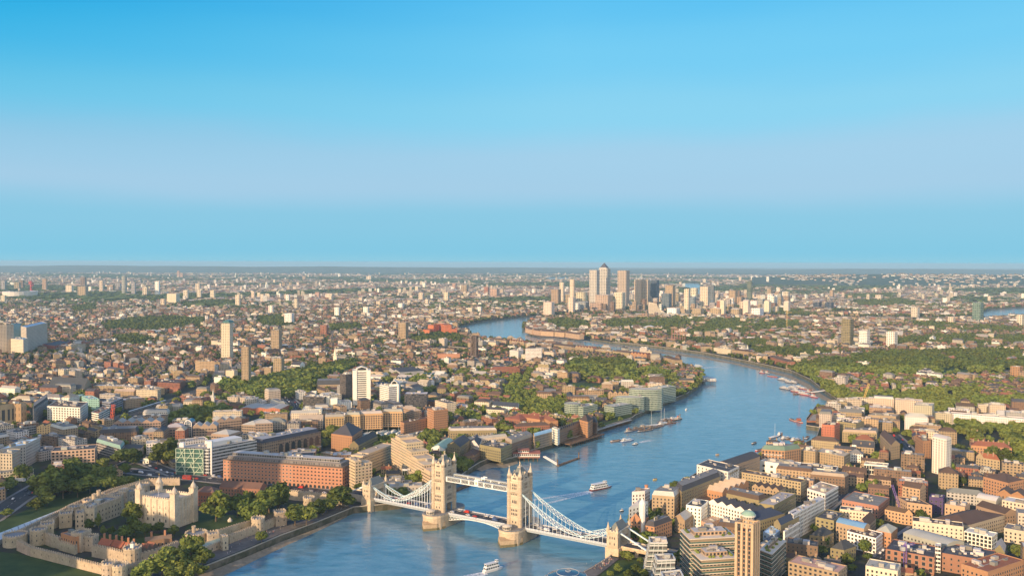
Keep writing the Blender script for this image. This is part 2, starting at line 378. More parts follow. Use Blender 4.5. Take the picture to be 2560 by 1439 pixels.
road('railway_bed', [(0, 1098), (110, 1080), (240, 1058), (330, 1033), (420, 1005), (500, 975), (560, 955), (700, 915)], 24, 'ballast', False)
road('highway', [(745, 1040), (735, 1010), (716, 992), (740, 975), (790, 950), (860, 925)], 17)
road('south_bank_street', [(1940, 1360), (2010, 1320), (2075, 1262), (2110, 1230)], 9)
road('brick_quarter_street', [(2200, 1395), (2245, 1350), (2290, 1318)], 8)
road('south_approach_road', [(1555, 1352), (1590, 1372), (1640, 1398), (1700, 1440)], 13)
road('inner_street', [(2235, 1085), (2262, 1110), (2285, 1140), (2296, 1160)], 10)
road('wharf_street', [(1200, 1140), (1290, 1110), (1390, 1080), (1470, 1062)], 8)
rl = P2((0, 1098), (110, 1080), (240, 1058), (330, 1033), (420, 1005), (500, 975), (560, 955), (700, 915)); mb = MB()
for off in (-9, -7.5, -4.5, -3, 0, 1.5, 4.5, 6, 9, 10.5):
 for a, b in zip(rl, rl[1:]):
  a, b = Vector(a), Vector(b); d = (b - a).normalized(); q = Vector((-d.y, d.x)) * off; mb.bar((*(a + q), G + .40), (*(b + q), G + .35), .22, (.30, .26, .23), 'steel')
setting(mb.build('railway_rails'))
# lawns and pavements
GREENS = []
def green(name, *pts, mat='grass'):
 o, p = sheet(name, pts, mat); GREENS.append(p); return o
green('moat_lawn', (0, 1378), (70, 1388), (262, 1439), (200, 1500), (-120, 1500), (-60, 1395))
green('moat_lawn', (-60, 1360), (0, 1346), (170, 1262), (330, 1222), (420, 1204), (335, 1190), (230, 1218), (120, 1250), (-60, 1330))
green('castle_lawn', (462, 1322), (505, 1282), (640, 1290), (560, 1325))
green('castle_lawn', (240, 1345), (300, 1322), (440, 1340), (400, 1362), (250, 1362))
green('riverside_lawn', (1496, 1066), (1540, 1042), (1575, 1034), (1580, 1040), (1510, 1064))
green('sports_pitch', (1410, 966), (1425, 956), (1520, 958), (1530, 970), (1440, 976))
green('park_lawn', (2070, 930), (2560, 910), (2560, 935), (2200, 945))
green('riverside_park', (1500, 1439), (1545, 1400), (1600, 1398), (1640, 1439), (1560, 1470))
WHARF = [sheet('wharf_promenade', [(300, 1450), (395, 1420), (505, 1375), (600, 1338), (720, 1300), (868, 1258), (884, 1264), (786, 1304), (701, 1334.5), (617, 1370), (504, 1414), (420, 1450)], 'paving')[1],
         sheet('riverside_promenade', [(1462, 1426), (1522, 1391), (1548, 1396), (1500, 1434), (1440, 1470), (1400, 1470)], 'paving')[1]]
# foreshore at low tide
def beach(pts_land, pts_water):
 b = MB(); A = P2(*pts_land, z=WZ + 1.6); B = P2(*pts_water, z=WZ - .25)
 for i in range(len(A) - 1): b.face([(*B[i], WZ - .25), (*B[i + 1], WZ - .25), (*A[i + 1], WZ + 1.6), (*A[i], WZ + 1.6)], (.2, .2, .2), 'sand')
 return setting(b.build('foreshore'))
beach([(420, 1466), (504, 1434), (617, 1390), (701, 1354), (786, 1322), (866, 1288)], [(520, 1462), (575, 1434), (655, 1394), (730, 1358), (800, 1325), (868, 1291)])
beach([(1190, 1172), (1212, 1160), (1229, 1154), (1258, 1160), (1293, 1152)], [(1208, 1178), (1224, 1172), (1240, 1170), (1262, 1170), (1296, 1158)])
beach([(1575, 869), (1662, 879), (1762, 893), (1838, 907), (1910, 923), (1979, 939), (2024, 961), (2054, 985), (2106, 1014)], [(1575, 871), (1650, 884), (1758, 897), (1832, 910), (1900, 927), (1968, 945), (2012, 967), (2034, 988), (2092, 1014)])
beach([(1310, 829), (1350, 841), (1450, 849), (1531, 862), (1575, 866)], [(1306, 831), (1346, 843), (1446, 851), (1529, 865), (1575, 868)])
# ------------------------------------------------------------------ far hills
def hill(name, px0, px1, y_of, D, depth, mat='hill wood'):
 n = 60; b = MB(); rows = []
 for j, (k, f) in enumerate(((-1, 0), (-.4, .55), (0, 1), (.5, .8), (1, 0))):
  row = []
  for i in range(n + 1):
   px = px0 + (px1 - px0) * i / n; d = D + depth * k
   z = G + f * max(0, (rise(Vector((0, 0, 0)) + Vector(((px - CX) / F * D, D, G)), y_of(i / n)) if f else 0))
   row.append(((px - CX) / F * d, d, z - (1 if not f else 0)))
  rows.append(row)
 for A, B in zip(rows, rows[1:]):
  for i in range(n): b.face([A[i], A[i + 1], B[i + 1], B[i]], (.1, .1, .1), mat)
 HILLS.append((rows, n)); return setting(b.build(name, smooth=True))
HILLS = []
def wob(s, a): return lambda t: a[0] + sum(w * math.sin(f * t * 6.28 + ph) for w, f, ph in s) + np.interp(t, [p[0] for p in a[1]], [p[1] for p in a[1]])
hill('hills', -200, 1250, wob(((.7, 2.1, 1), (.5, 5, 2), (.25, 11, 0)), (664, [(0, 0), (.4, 0), (.75, 3), (.88, 5), (1, 6)])), 23000, 3500)
hill('hills', 1000, 1900, wob(((.6, 1.2, 4), (.3, 6, 2)), (670, [(0, 2), (.3, -2), (.6, 2), (1, 3)])), 26000, 3500)
hill('hills', 1700, 2800, wob(((.6, 1.7, 0), (.4, 4, 2), (.2, 12, 1)), (673.5, [(0, 1), (.5, -1), (1, 1)])), 24000, 3500)
hill('hills', 1880, 2900, wob(((.8, 2.2, 2), (.5, 7, 2), (.3, 15, 1)), (686, [(0, 6), (.15, 1.5), (.35, -1), (.55, 1), (.8, 5), (1, 3)])), 10500, 1700)
# ------------------------------------------------------------------ buildings
PAL = dict(tan=(.36, .265, .17), stock=(.38, .29, .175), red=(.29, .125, .08), orange=(.40, .215, .115), cream=(.62, .53, .40), white=(.78, .75, .68), grey=(.36, .35, .335),
 concrete=(.46, .42, .36), brown=(.21, .135, .09), dark=(.06, .062, .07), olive=(.27, .225, .12), pink=(.44, .29, .22), stone=(.50, .43, .33), blue=(.16, .33, .52), navy=(.05, .065, .10),
 slate=(.068, .07, .078), tile=(.105, .07, .052), redtile=(.24, .095, .055), flat=(.19, .185, .175), pale=(.40, .38, .34), sand=(.42, .34, .25), membrane=(.52, .50, .46),
 purple=(.075, .05, .13), teal=(.28, .47, .44), copper=(.22, .36, .30), rust=(.25, .10, .05), lightblue=(.40, .60, .75), glassgreen=(.16, .26, .21), black=(.03, .03, .035))
WORDS = dict(stock='yellow brick', tan='tan brick', red='red brick', orange='orange brick', concrete='concrete', brown='brown brick', olive='olive brick', stone='stone', glassgreen='green glass')
ROOFW = dict(slate='grey slate', tile='brown tiled', redtile='red tiled', flat='grey flat', pale='pale flat', sand='sandy flat', membrane='white flat', dark='dark', navy='dark blue', copper='green copper', lightblue='light blue')
def jit(c, k=.12):
 f = 1 + rnd.uniform(-k, k); return tuple(min(.85, max(.01, x * f * (1 + rnd.uniform(-.04, .04)))) for x in c)
FOOT = []                                    # footprints already built on
OCC_X0, OCC_Y0, OCC_D = -2600.0, 500.0, 4.0
OCC = np.zeros((1350, 1400), bool)           # [y, x] cells of the town that are taken
def occupy(poly, grow=2):
 P = np.array([p[:2] for p in poly]); x0, y0 = P.min(0) - grow - OCC_D; x1, y1 = P.max(0) + grow + OCC_D
 i0, i1 = int((x0 - OCC_X0) / OCC_D), int((x1 - OCC_X0) / OCC_D) + 1; j0, j1 = int((y0 - OCC_Y0) / OCC_D), int((y1 - OCC_Y0) / OCC_D) + 1
 i0, j0 = max(0, i0), max(0, j0); i1, j1 = min(OCC.shape[1], i1), min(OCC.shape[0], j1)
 if i1 <= i0 or j1 <= j0: return
 X, Y = np.meshgrid(OCC_X0 + OCC_D * (np.arange(i0, i1) + .5), OCC_Y0 + OCC_D * (np.arange(j0, j1) + .5))
 c = P.mean(0); Q = [tuple(c + (p - c) * (1 + grow / max(1, np.linalg.norm(p - c)))) for p in P]
 OCC[j0:j1, i0:i1] |= inside(Q, X, Y)
def taken(poly):
 P = np.array([p[:2] for p in poly]); c = P.mean(0)
 pts = [c] + list(P) + [(P[i] + P[(i + 1) % len(P)]) / 2 for i in range(len(P))] + [(p + c) / 2 for p in P]
 for x, y in pts:
  i, j = int((x - OCC_X0) / OCC_D), int((y - OCC_Y0) / OCC_D)
  if 0 <= i < OCC.shape[1] and 0 <= j < OCC.shape[0] and OCC[j, i]: return True
 return False
for h in holes: occupy(h, 6)
for p in ROADS + GREENS + WHARF: occupy(p, 1)
# one window of each sort, copied for every opening
def proto_window(name, frame, pane, arch=False):
 b = MB(); n = 6
 if arch:
  o = [(-.5, 0), (.5, 0)] + [(.5 * math.cos(math.pi * i / n), .62 + .38 * math.sin(math.pi * i / n)) for i in range(n + 1)]
 else: o = [(-.5, 0), (.5, 0), (.5, 1), (-.5, 1)]
 c = (0, .5); q = [(c[0] + (x - c[0]) * .88, c[1] + (y - c[1]) * .9) for x, y in o]; N = len(o)
 for i in range(N):
  j = (i + 1) % N
  b.face([(o[i][0], -.07, o[i][1]), (o[j][0], -.07, o[j][1]), (q[j][0], -.05, q[j][1]), (q[i][0], -.05, q[i][1])], frame, 'paint')
  b.face([(o[i][0], .02, o[i][1]), (o[j][0], .02, o[j][1]), (o[j][0], -.07, o[j][1]), (o[i][0], -.07, o[i][1])], frame, 'paint')
 b.face([(x, -.05, z) for x, z in q], pane, 'window glass')
 o = b.build(name); me = o.data; bpy.data.objects.remove(o); return me
WINDOWS = dict(plain=proto_window('window', (.32, .29, .25), (.03, .03, .03)), arch=proto_window('arched_window', (.30, .20, .14), (.03, .03, .03), True), dark=proto_window('dark_window', (.10, .10, .10), (.03, .03, .03)),
               stone=proto_window('stone_window', (.52, .46, .37), (.03, .03, .03), True))
MERGE_BASE = {}
def add_windows(root, spots, style='plain', cap=100):
 """spots: (x, y, z, width, height, angle) in the root's frame, the ones nearest to the viewer first"""
 spots.sort(key=lambda s: (root.location.x + s[0]) ** 2 + (root.location.y + s[1]) ** 2 + (s[2] - 200) ** 2 * .1)
 me = WINDOWS[style]
 for x, y, z, w, h, a in spots[:cap]:
  o = bpy.data.objects.new('window', me); COL.objects.link(o); o.parent = root
  o.location = (x, y, z); o.scale = (w, 1, h); o.rotation_euler = (0, 0, a)
 if len(spots) > cap:
  b = MB()
  for x, y, z, w, h, a in spots[cap:]:
   c, s = math.cos(a), math.sin(a); T = lambda u, d: (x + u * c - d * s, y + u * s + d * c)
   for k, d, col, mt in ((1, -.05, (.5, .47, .42), 'paint'), (.8, -.07, (.03, .03, .03), 'window glass')):
    p, q = T(-w / 2 * k, d), T(w / 2 * k, d); z0, z1 = z + h * (1 - k) / 2, z + h * (1 - (1 - k) / 2)
    b.face([(*p, z0), (*q, z0), (*q, z1), (*p, z1)], col, mt)
  o = b.build('window', root); o['kind'] = 'stuff'
def facade_spots(poly, h, bay, storey, ww, wh, z0=0, only_seen=True, origin=(0, 0), skip=()):
 out = []
 for i in range(len(poly)):
  if i in skip: continue
  a, b = Vector(poly[i]), Vector(poly[(i + 1) % len(poly)]); d = b - a; L = d.length
  if L < 2.2: continue
  d /= L; n = Vector((d.y, -d.x)); mid = (a + b) / 2 + Vector(tuple(origin)[:2])
  if only_seen and n.dot(mid) > -.02 * mid.length: continue
  nb = max(1, int(L / bay)); ns = max(1, int((h - z0 - .4) / storey)); ang = math.atan2(d.y, d.x)
  for s in range(ns):
   for k in range(nb):
    p = a + d * (L * (k + .5) / nb); out.append((p.x, p.y, z0 + s * storey + storey * .28, ww, wh, ang))
 return out
def roof_on(b, poly, h, kind, rc, wc, rh=None, mat='roofing', rsub=None):
 """the roof over a four-cornered outline (edges 0-1 and 2-3 are the long or front ones)"""
 P = [Vector(p) for p in poly]
 if len(P) != 4 and kind != 'flat': kind = 'flat'
 if kind == 'flat':
  q = inset(poly, .45); n = len(poly)
  for i in range(n):
   j = (i + 1) % n
   b.face([(*poly[i], h), (*poly[j], h), (*q[j], h), (*q[i], h)], wc); b.face([(*q[j], h - .6), (*q[i], h - .6), (*q[i], h), (*q[j], h)], wc)
  b.face([(*p, h - .6) for p in q], rc, mat); return
 L0, L1 = (P[1] - P[0]).length, (P[2] - P[1]).length
 if L1 > L0: P = P[1:] + P[:1]; L0, L1 = L1, L0
 rh = rh or L1 * .32; E = [Vector((*p, h)) for p in P]
 if kind in ('gable', 'hip'):
  k = 0 if kind == 'gable' else min(.46, L1 / L0 * .5)
  m1, m2 = (E[1] + E[2]) / 2, (E[3] + E[0]) / 2; r1, r2 = m1.lerp(m2, k), m2.lerp(m1, k)
  r1 = r1 + Vector((0, 0, rh)); r2 = r2 + Vector((0, 0, rh))
  o = .35; dn = Vector((0, 0, -.12))
  b.face([E[0] + dn, E[1] + dn, r1, r2], rc, mat); b.face([E[2] + dn, E[3] + dn, r2, r1], rc, mat)
  b.face([E[1], E[2], r1], wc if kind == 'gable' else rc, 'masonry' if kind == 'gable' else mat); b.face([E[3], E[0], r2], wc if kind == 'gable' else rc, 'masonry' if kind == 'gable' else mat)
 elif kind == 'mansard':
  q = inset([tuple(p) for p in P], min(1.6, L1 * .2)); n = 4
  for i in range(n):
   j = (i + 1) % n; b.face([(*P[i], h), (*P[j], h), (*q[j], h + rh), (*q[i], h + rh)], rc, mat)
  b.face([(*p, h + rh) for p in q], rsub or PAL['flat'], mat)
 elif kind in ('multi', 'saw', 'barrel'):
  n = max(2, round(L0 / max(6, L1 * .55))) if kind != 'barrel' else 8
  d, e = (P[1] - P[0]) / n, P[3] - P[0]
  if kind == 'barrel':
   pts = [(i / n, math.sin(math.pi * i / n) * (rh or 3)) for i in range(n + 1)]; ee = P[1] - P[0]; dd = P[3] - P[0]
   for (t0, z0), (t1, z1) in zip(pts, pts[1:]):
    b.face([(*(P[0] + dd * t0), h + z0), (*(P[1] + dd * t0), h + z0), (*(P[1] + dd * t1), h + z1), (*(P[0] + dd * t1), h + z1)], rc, mat)
   b.face([(*(P[1] + dd * t), h + z) for t, z in pts], wc); b.face([(*(P[0] + dd * t), h + z) for t, z in reversed(pts)], wc)
  else:
   for i in range(n):
    a0, a1 = P[0] + d * i, P[0] + d * (i + 1); mid = a0.lerp(a1, .5 if kind == 'multi' else .82); z = h + (rh if rh < 5 else 3.2)
    b.face([(*a0, h), (*mid, z), (*(mid + e), z), (*(a0 + e), h)][::-1], rc, mat)
    b.face([(*mid, z), (*a1, h), (*(a1 + e), h), (*(mid + e), z)][::-1], rc if kind == 'multi' else (.2, .24, .27), mat if kind == 'multi' else 'window glass')
    b.face([(*a0, h), (*a1, h), (*mid, z)], wc); b.face([(*(a1 + e), h), (*(a0 + e), h), (*(mid + e), z)], wc)
def clutter(b, poly, h, n, seed=None):
 """lift houses, tanks and ducts on a flat roof"""
 P = [Vector(p) for p in poly]; e1, e2 = P[1] - P[0], P[3 if len(P) == 4 else 2] - P[0]; a = math.atan2(e1.y, e1.x)
 w_ = (e1.normalized().orthogonal() if False else Vector((-e1.y, e1.x)).normalized()) * .35; q0, q1 = P[0] + e1 * .08 + e2 * .5, P[0] + e1 * .92 + e2 * .5
 b.face([(*(q0 - w_), h + .04), (*(q1 - w_), h + .04), (*(q1 + w_), h + .04), (*(q0 + w_), h + .04)], PAL['pale'], 'roofing')
 for _ in range(n):
  t, u = rnd.uniform(.18, .82), rnd.uniform(.2, .8); c = P[0] + e1 * t + e2 * u
  big = rnd.random() < .3; w, d = rnd.uniform(1.2, 3), rnd.uniform(1, 2.4)
  if big: w, d = min(e1.length * .3, rnd.uniform(3, 8)), min(e2.length * .35, rnd.uniform(3, 6))
  b.box(c.x, c.y, h, w, d, rnd.uniform(.7, 1.5) + (1.6 if big else 0), jit(rnd.choice([PAL['pale'], PAL['grey'], PAL['membrane'], PAL['flat']]), .2), 'roofing', a)
def building(name, poly, h, wall='tan', roof='flat', rc='flat', rh=None, z0=0, bay=3.0, storey=3.2, frac=.45, near=False, wsty='plain', ww=1.35, wh=1.8, label=None, cat=None, group=None,
             clut=None, land=None, wallc=None, chim=0, base=G, parts=True, cap=100, wmat='wall with windows', one=False, loose=None):
 poly = ccw([p[:2] for p in poly]); c = Vector((sum(p[0] for p in poly) / len(poly), sum(p[1] for p in poly) / len(poly)))
 Lc = [(p[0] - c.x, p[1] - c.y) for p in poly]; root = empty(name, (c.x, c.y, base)); wc = wallc or jit(PAL[wall]); rcol = jit(PAL[rc], .15)
 top = h; b = MB(); real = near
 b.prism(Lc, -.5, top, wc, wmat if not real else wmat, top=False, bay=bay, storey=storey, frac=frac if not real else 0)
 if real:                                  # faces turned away from the photograph keep patterned openings
  pass
 b.build('wall', root)
 r = MB(); roof_on(r, Lc, top, roof, rcol, tuple(x * .97 for x in wc), rh); ro = r.build('roof', root)
 D = c.length
 if roof == 'flat' and D < 2600:
  n = clut if clut is not None else int(min(16, 2 + abs(np.linalg.det(np.array([Vector(Lc[1]) - Vector(Lc[0]), Vector(Lc[2]) - Vector(Lc[1])]))) / 80))
  if n:
   k = MB(); clutter(k, Lc, top - .6, n); k.build('roof_vent', ro)
 if roof == 'mansard' and D < 1300:
  k = MB(); clutter(k, inset(Lc, 2.5), top + (rh or 3), 4); k.build('roof_vent', ro)
 if chim and D < 2000:
  P = [Vector(p) for p in Lc]
  if (P[2] - P[1]).length > (P[1] - P[0]).length: P = P[1:] + P[:1]
  m1, m2 = (P[1] + P[2]) / 2, (P[3] + P[0]) / 2; hh = rh or (P[2] - P[1]).length * .32
  for i in range(chim):
   t = (i + .5) / chim; q = m1.lerp(m2, t); k = MB(); k.box(q.x, q.y, top + hh * .5, 1.5, 1.0, hh * .5 + 1.5, jit(PAL['tan']));
   for s in (-.4, .1, .5): k.cyl(q.x + s, q.y, top + hh + 1.5, top + hh + 2.1, .18, PAL['orange'], n=5)
   k.build('chimney', ro)
 if real: add_windows(root, facade_spots(Lc, h, bay, storey, ww, wh, z0, True, c), wsty, cap)
 occupy(poly); FOOT.append((c, h, root))
 auto = dict(colour=WORDS.get(wall, wall), roofw=ROOFW.get(rc, 'grey'), rk=roof, land=land, zc=h * .7, h=h, D=D)
 tag(root, label, cat or name.replace('_', ' '), group, **auto)
 return root
def corners(A, B, third, yb=None, h=None):
 """A, B: photograph pixels of two roof corners; third: the next corner's pixel, or a depth in metres. Height from the base row yb under A, or given."""
 if h is None: h = rise(at(A[0], yb, G), A[1])
 a, b = at(*A, G + h), at(*B, G + h)
 if isinstance(third, tuple): c = at(*third, G + h); d = a + c - b
 else:
  e = (b - a); n = Vector((-e.y, e.x, 0)).normalized()
  if n.y < 0: n = -n
  c, d = b + n * third, a + n * third
 return [tuple(p[:2]) for p in (a, b, c, d)], h
def B(name, A, Bp, third, yb=None, h=None, **kw):
 p, hh = corners(A, Bp, third, yb, h)
 return building(name, p, hh, **kw)
# ------------------------------------------------------------------ the bascule bridge
ST, STL, SLATE, PALEBLUE, WHITE = (.47, .39, .285), (.54, .46, .345), (.16, .18, .175), (.42, .62, .70), (.74, .76, .74)
BU, BN = Vector((.846, -.533)), Vector((.533, .846))        # along the bridge; across it, away from the viewer
BANG = math.atan2(BU.y, BU.x)
ta = at(1108.4, 1281, 10.5); BC = Vector((ta.x, ta.y)) - BU * 6.2 + BN * 9.3
tb = at(1300, 1319, 10.5); SPAN = (Vector((tb.x, tb.y)) - BU * 6.2 + BN * 9.3 - BC).dot(BU)
aa = at(1547, 1388, G); S_AB2 = (Vector((aa.x, aa.y)) - BC).dot(BU) - 5; S_AB1 = -86.0
bridge = empty('bascule_bridge', (BC.x, BC.y, 0), BANG)
tag(bridge, 'pale blue suspension bridge with two pinnacled stone towers and a lifting roadway', 'bridge', lm='bridge', zc=20)
occupy([tuple(BC + BU * s + BN * w) for s, w in ((-100, -12), (200, -12), (200, 12), (-100, 12))])
DK = 10.3
def pier(s):
 b = MB(); n = 9; r = 10.6
 half = lambda rr, y: [(s + rr * math.cos(math.pi + math.pi * i / n), -y + rr * math.sin(math.pi + math.pi * i / n)) for i in range(n + 1)] + [(s + rr * math.cos(math.pi * i / n), y + rr * math.sin(math.pi * i / n)) for i in range(n + 1)]
 b.prism(half(r, 15), WZ - 3, 8.8, (.50, .40, .28), 'castle stone'); b.prism(half(r + .5, 15), 8.8, 9.7, (.58, .48, .35), 'castle stone'); b.prism(half(r + .2, 15), 9.7, 10.8, (.5, .41, .3), 'castle stone', topcol=(.2, .19, .18))
 # cutwaters: lower pointed ends with a sloping cap, dark with weed at the foot
 for sg in (-1, 1):
  def pt(w, l, z): return [(s - sg * w, sg * 13, z), (s - sg * w * .75, sg * (15 + l * .45), z), (s, sg * (15 + l), z), (s + sg * w * .75, sg * (15 + l * .45), z), (s + sg * w, sg * 13, z)]
  rings = [pt(11.6, 17, WZ - 3), pt(11.4, 16.6, WZ + 2.2)]
  for A, Bq in zip(rings, rings[1:]):
   for i in range(4): b.face([A[i], A[i + 1], Bq[i + 1], Bq[i]], (.16, .14, .075), 'castle stone')
  A, Bq, Cq = pt(11.3, 16.5, WZ + 2.2), pt(11.2, 16.2, 3.4), pt(9.8, 8.6, 6.6)
  for i in range(4):
   b.face([A[i], A[i + 1], Bq[i + 1], Bq[i]], (.42, .33, .22), 'castle stone'); b.face([Bq[i], Bq[i + 1], Cq[i + 1], Cq[i]], (.33, .24, .15), 'castle stone')
  b.face(Cq, (.33, .24, .15), 'castle stone')
 o = b.build('pier', bridge)
 k = MB()
 for i in range(24):
  P = half(r - .3, 15); p, q = P[i % len(P)], P[(i + 1) % len(P)]
  if i < len(P): k.bar((*p, 11.4), (*q, 11.4), .12, (.3, .35, .38)); k.bar((*p, 10.8), (*p, 11.5), .12, (.3, .35, .38))
 k.build('railing', o)
 k = MB()                                  # round control cabin at the upstream end
 k.cyl(s - 1, -19.5, 10.8, 13.6, 3.6, (.5, .46, .38), 'window glass', 12, top=False); k.cyl(s - 1, -19.5, 13.6, 14.3, 4.3, (.62, .56, .46), n=12); k.cyl(s - 1, -19.5, 14.3, 15.2, 3.9, (.55, .5, .42), n=12, r2=1.5)
 for x, y in ring(s - 1, -19.5, 3.7, 12): k.bar((x, y, 10.8), (x, y, 13.6), .3, (.6, .55, .46))
 k.cyl(s - 1, -19.5, 10.8, 11.5, 3.75, (.55, .48, .38), n=12)
 k.build('control_cabin', o)
UPS = .70
def upz(z): return z if z < DK + 40.4 else DK + 40.4 + (z - DK - 40.4) * UPS
def squash(b): b.v = [(x, y, upz(z)) for x, y, z in b.v]; return b
def tower(s):
 hx, hy = 6.1, 9.3; b = MB(); c = 'castle stone'
 # shaft with the road arch running through along the bridge
 for sg in (-1, 1): b.box(s, sg * 7.1, DK - 1, 2 * hx, 4.6, 9.2, ST, c)
 b.box(s, 0, DK + 8.2, 2 * hx, 2 * hy, 40.5 - 8.2, ST, c)
 b.box(s, 0, DK + 40.5, 2 * hx - .6, 2 * hy - .6, 1.2, STL, c)
 for z, d, hh in ((DK + 8.3, .5, .8), (DK + 17.5, .45, .7), (DK + 19.3, .35, .4), (DK + 27.3, .45, .7), (DK + 31.5, .7, .9), (DK + 39.2, .6, 1.0)): b.box(s, 0, z, 2 * (hx + d), 2 * (hy + d), hh, STL, c)
 for i in range(11):                       # corbels below the walkway stage
  for sg in (-1, 1): b.box(s - hx + 1.2 + i * 1.22, sg * (hy + .35), DK + 30.2, .5, .7, 1.3, STL, c)
 t = b.build('tower', bridge)
 for x in (-hx, hx):                       # corner turrets, spires and crosses
  for y in (-hy, hy):
   k = MB(); q = lambda z0, z1, r, r2=None, col=ST: k.cyl(s + x * .93, y * .95, z0, z1, r, col, c, 8, r2)
   q(DK - .4, DK + 42, 1.95); q(DK + 42, DK + 43, 2.3, None, STL); q(DK + 43, DK + 47.5, 1.85)
   q(DK + 47.5, DK + 48.2, 2.15, None, STL); q(DK + 48.2, DK + 57.5, 1.75, .12, (.58, .50, .39))
   for z in (DK + 8, DK + 17.5, DK + 27.3, DK + 36): q(z, z + .6, 2.2, None, STL)
   k.bar((s + x * .93, y * .95, DK + 57), (s + x * .93, y * .95, DK + 60), .22, (.66, .60, .46)); k.bar((s + x * .93 - .8, y * .95, DK + 59), (s + x * .93 + .8, y * .95, DK + 59), .22, (.66, .60, .46))
   for i in range(8):
    a = 2 * math.pi * (i + .5) / 8; k.box(s + x * .93 + 1.72 * math.cos(a), y * .95 + 1.72 * math.sin(a), DK + 44, .28, .55, 2.4, (.12, .11, .10), 'masonry', a)
   squash(k).build('turret', t)
 k = MB()                                  # steep slate roof with a flat lantern
 P, Q = rect(s, 0, 2 * hx - 2.4, 2 * hy - 3), rect(s, 0, 2.2, 4.6)
 k.prism(P, DK + 41.7, DK + 56.6, SLATE, 'roofing', poly2=Q); k.prism(rect(s, 0, 2.6, 5), DK + 56.6, DK + 57.2, STL, c)
 for y in (-2, 0, 2): k.bar((s, y, DK + 57.2), (s, y, DK + 59.4), .14, (.5, .45, .3))
 k.bar((s, 0, DK + 57), (s, 0, DK + 62.5), .3, (.6, .5, .28)); k.bar((s - .7, 0, DK + 61.2), (s + .7, 0, DK + 61.2), .25, (.6, .5, .28))
 squash(k).build('roof', t)
 def gable(ax, sg):                        # tall stone dormer gable on each face
  k = MB(); w = 3.1 if ax == 'x' else 3.5
  def T(u, d, z): return (s + u, sg * (hy - .1 - d), z) if ax == 'y' else (s + sg * (hx - .1 - d), u, z)
  pr = [(-w, 0), (w, 0), (w, 5.5), (w * .55, 6.4), (0, 10.2), (-w * .55, 6.4), (-w, 5.5)]
  f0 = [T(u, 0, DK + 41.4 + z) for u, z in pr]; f1 = [T(u, 1.2, DK + 41.4 + z) for u, z in pr]
  k.loft([f0, f1], STL, c)
  k.face([T(-w, 1.2, DK + 46.9), T(0, 1.2, DK + 51.4), T(0, 5.5, DK + 51.4), T(-w, 3.5, DK + 46.9)], SLATE, 'roofing'); k.face([T(w, 1.2, DK + 46.9), T(0, 1.2, DK + 51.4), T(0, 5.5, DK + 51.4), T(w, 3.5, DK + 46.9)], SLATE, 'roofing')
  for u in (-w - .1, w + .1):
   p = T(u, .5, 0); k.cyl(p[0], p[1], DK + 41.4, DK + 48, .55, STL, c, 6); k.cyl(p[0], p[1], DK + 48, DK + 51, .6, STL, c, 6, .05)
  g = squash(k).build('gable', t)
  wins = [(u, DK + 43.3, 1.0, 2.2) for u in (-1.2, 0, 1.2)] + [(0, DK + 47, 1.1, 2)]
  return wins
 wins = []
 for ax, sg in (('y', -1), ('x', 1), ('y', 1), ('x', -1)):
  gw = gable(ax, sg); ang = {('y', -1): 0, ('x', 1): math.pi / 2, ('y', 1): math.pi, ('x', -1): -math.pi / 2}[(ax, sg)]
  half = hx if ax == 'y' else hy
  rows = [(DK + 3.5, 2.2, (-1.6, 1.6)), (DK + 10.3, 2.6, (-2.6, -.9, .9, 2.6)), (DK + 13.9, 2.4, (-2.6, -.9, .9, 2.6)), (DK + 21, 3.2, (-1.7, 0, 1.7)), (DK + 28.4, 1.5, (-2.6, -.9, .9, 2.6)), (DK + 33.4, 2.3, (-1.7, 0, 1.7)), (DK + 36.2, 2.2, (-1.7, 0, 1.7))]
  spots = [(u, z, 1.05, h) for z, h, us in rows for u in us if not (ax == 'x' and z < DK + 10)] + gw
  if sg == 1 and ax == 'y': spots = spots[:12]
  for u, z, w, h in spots:
   d = -.05 if z < DK + 41 else .05
   p = (s + u, sg * (hy - d + .02)) if ax == 'y' else (s + sg * (hx - d + .02), u)
   o = bpy.data.objects.new('window', WINDOWS['stone']); COL.objects.link(o); o.parent = t; o.location = (*p, upz(z)); o.scale = (w, 2, upz(z + h) - upz(z)); o.rotation_euler = (0, 0, ang)
 for sg in (-1, 1):                        # blue painted ironwork in the road arch
  k = MB(); x = s + sg * (hx - .6); pr = [(-4.6 + 9.2 * i / 12, 5.2 + 3.4 * math.sin(math.pi * i / 12)) for i in range(13)]
  for (y0, z0), (y1, z1) in zip(pr, pr[1:]): k.face([(x, y0, DK + z0), (x, y1, DK + z1), (x, y1, DK + 9), (x, y0, DK + 9)], (.07, .24, .42), 'steel')
  for y in (-4.2, 4.2): k.box(x, y, DK - .4, .8, .9, 6, (.07, .24, .42), 'steel')
  k.build('arch_ironwork', t)
for s in (0, SPAN): pier(s); tower(s)
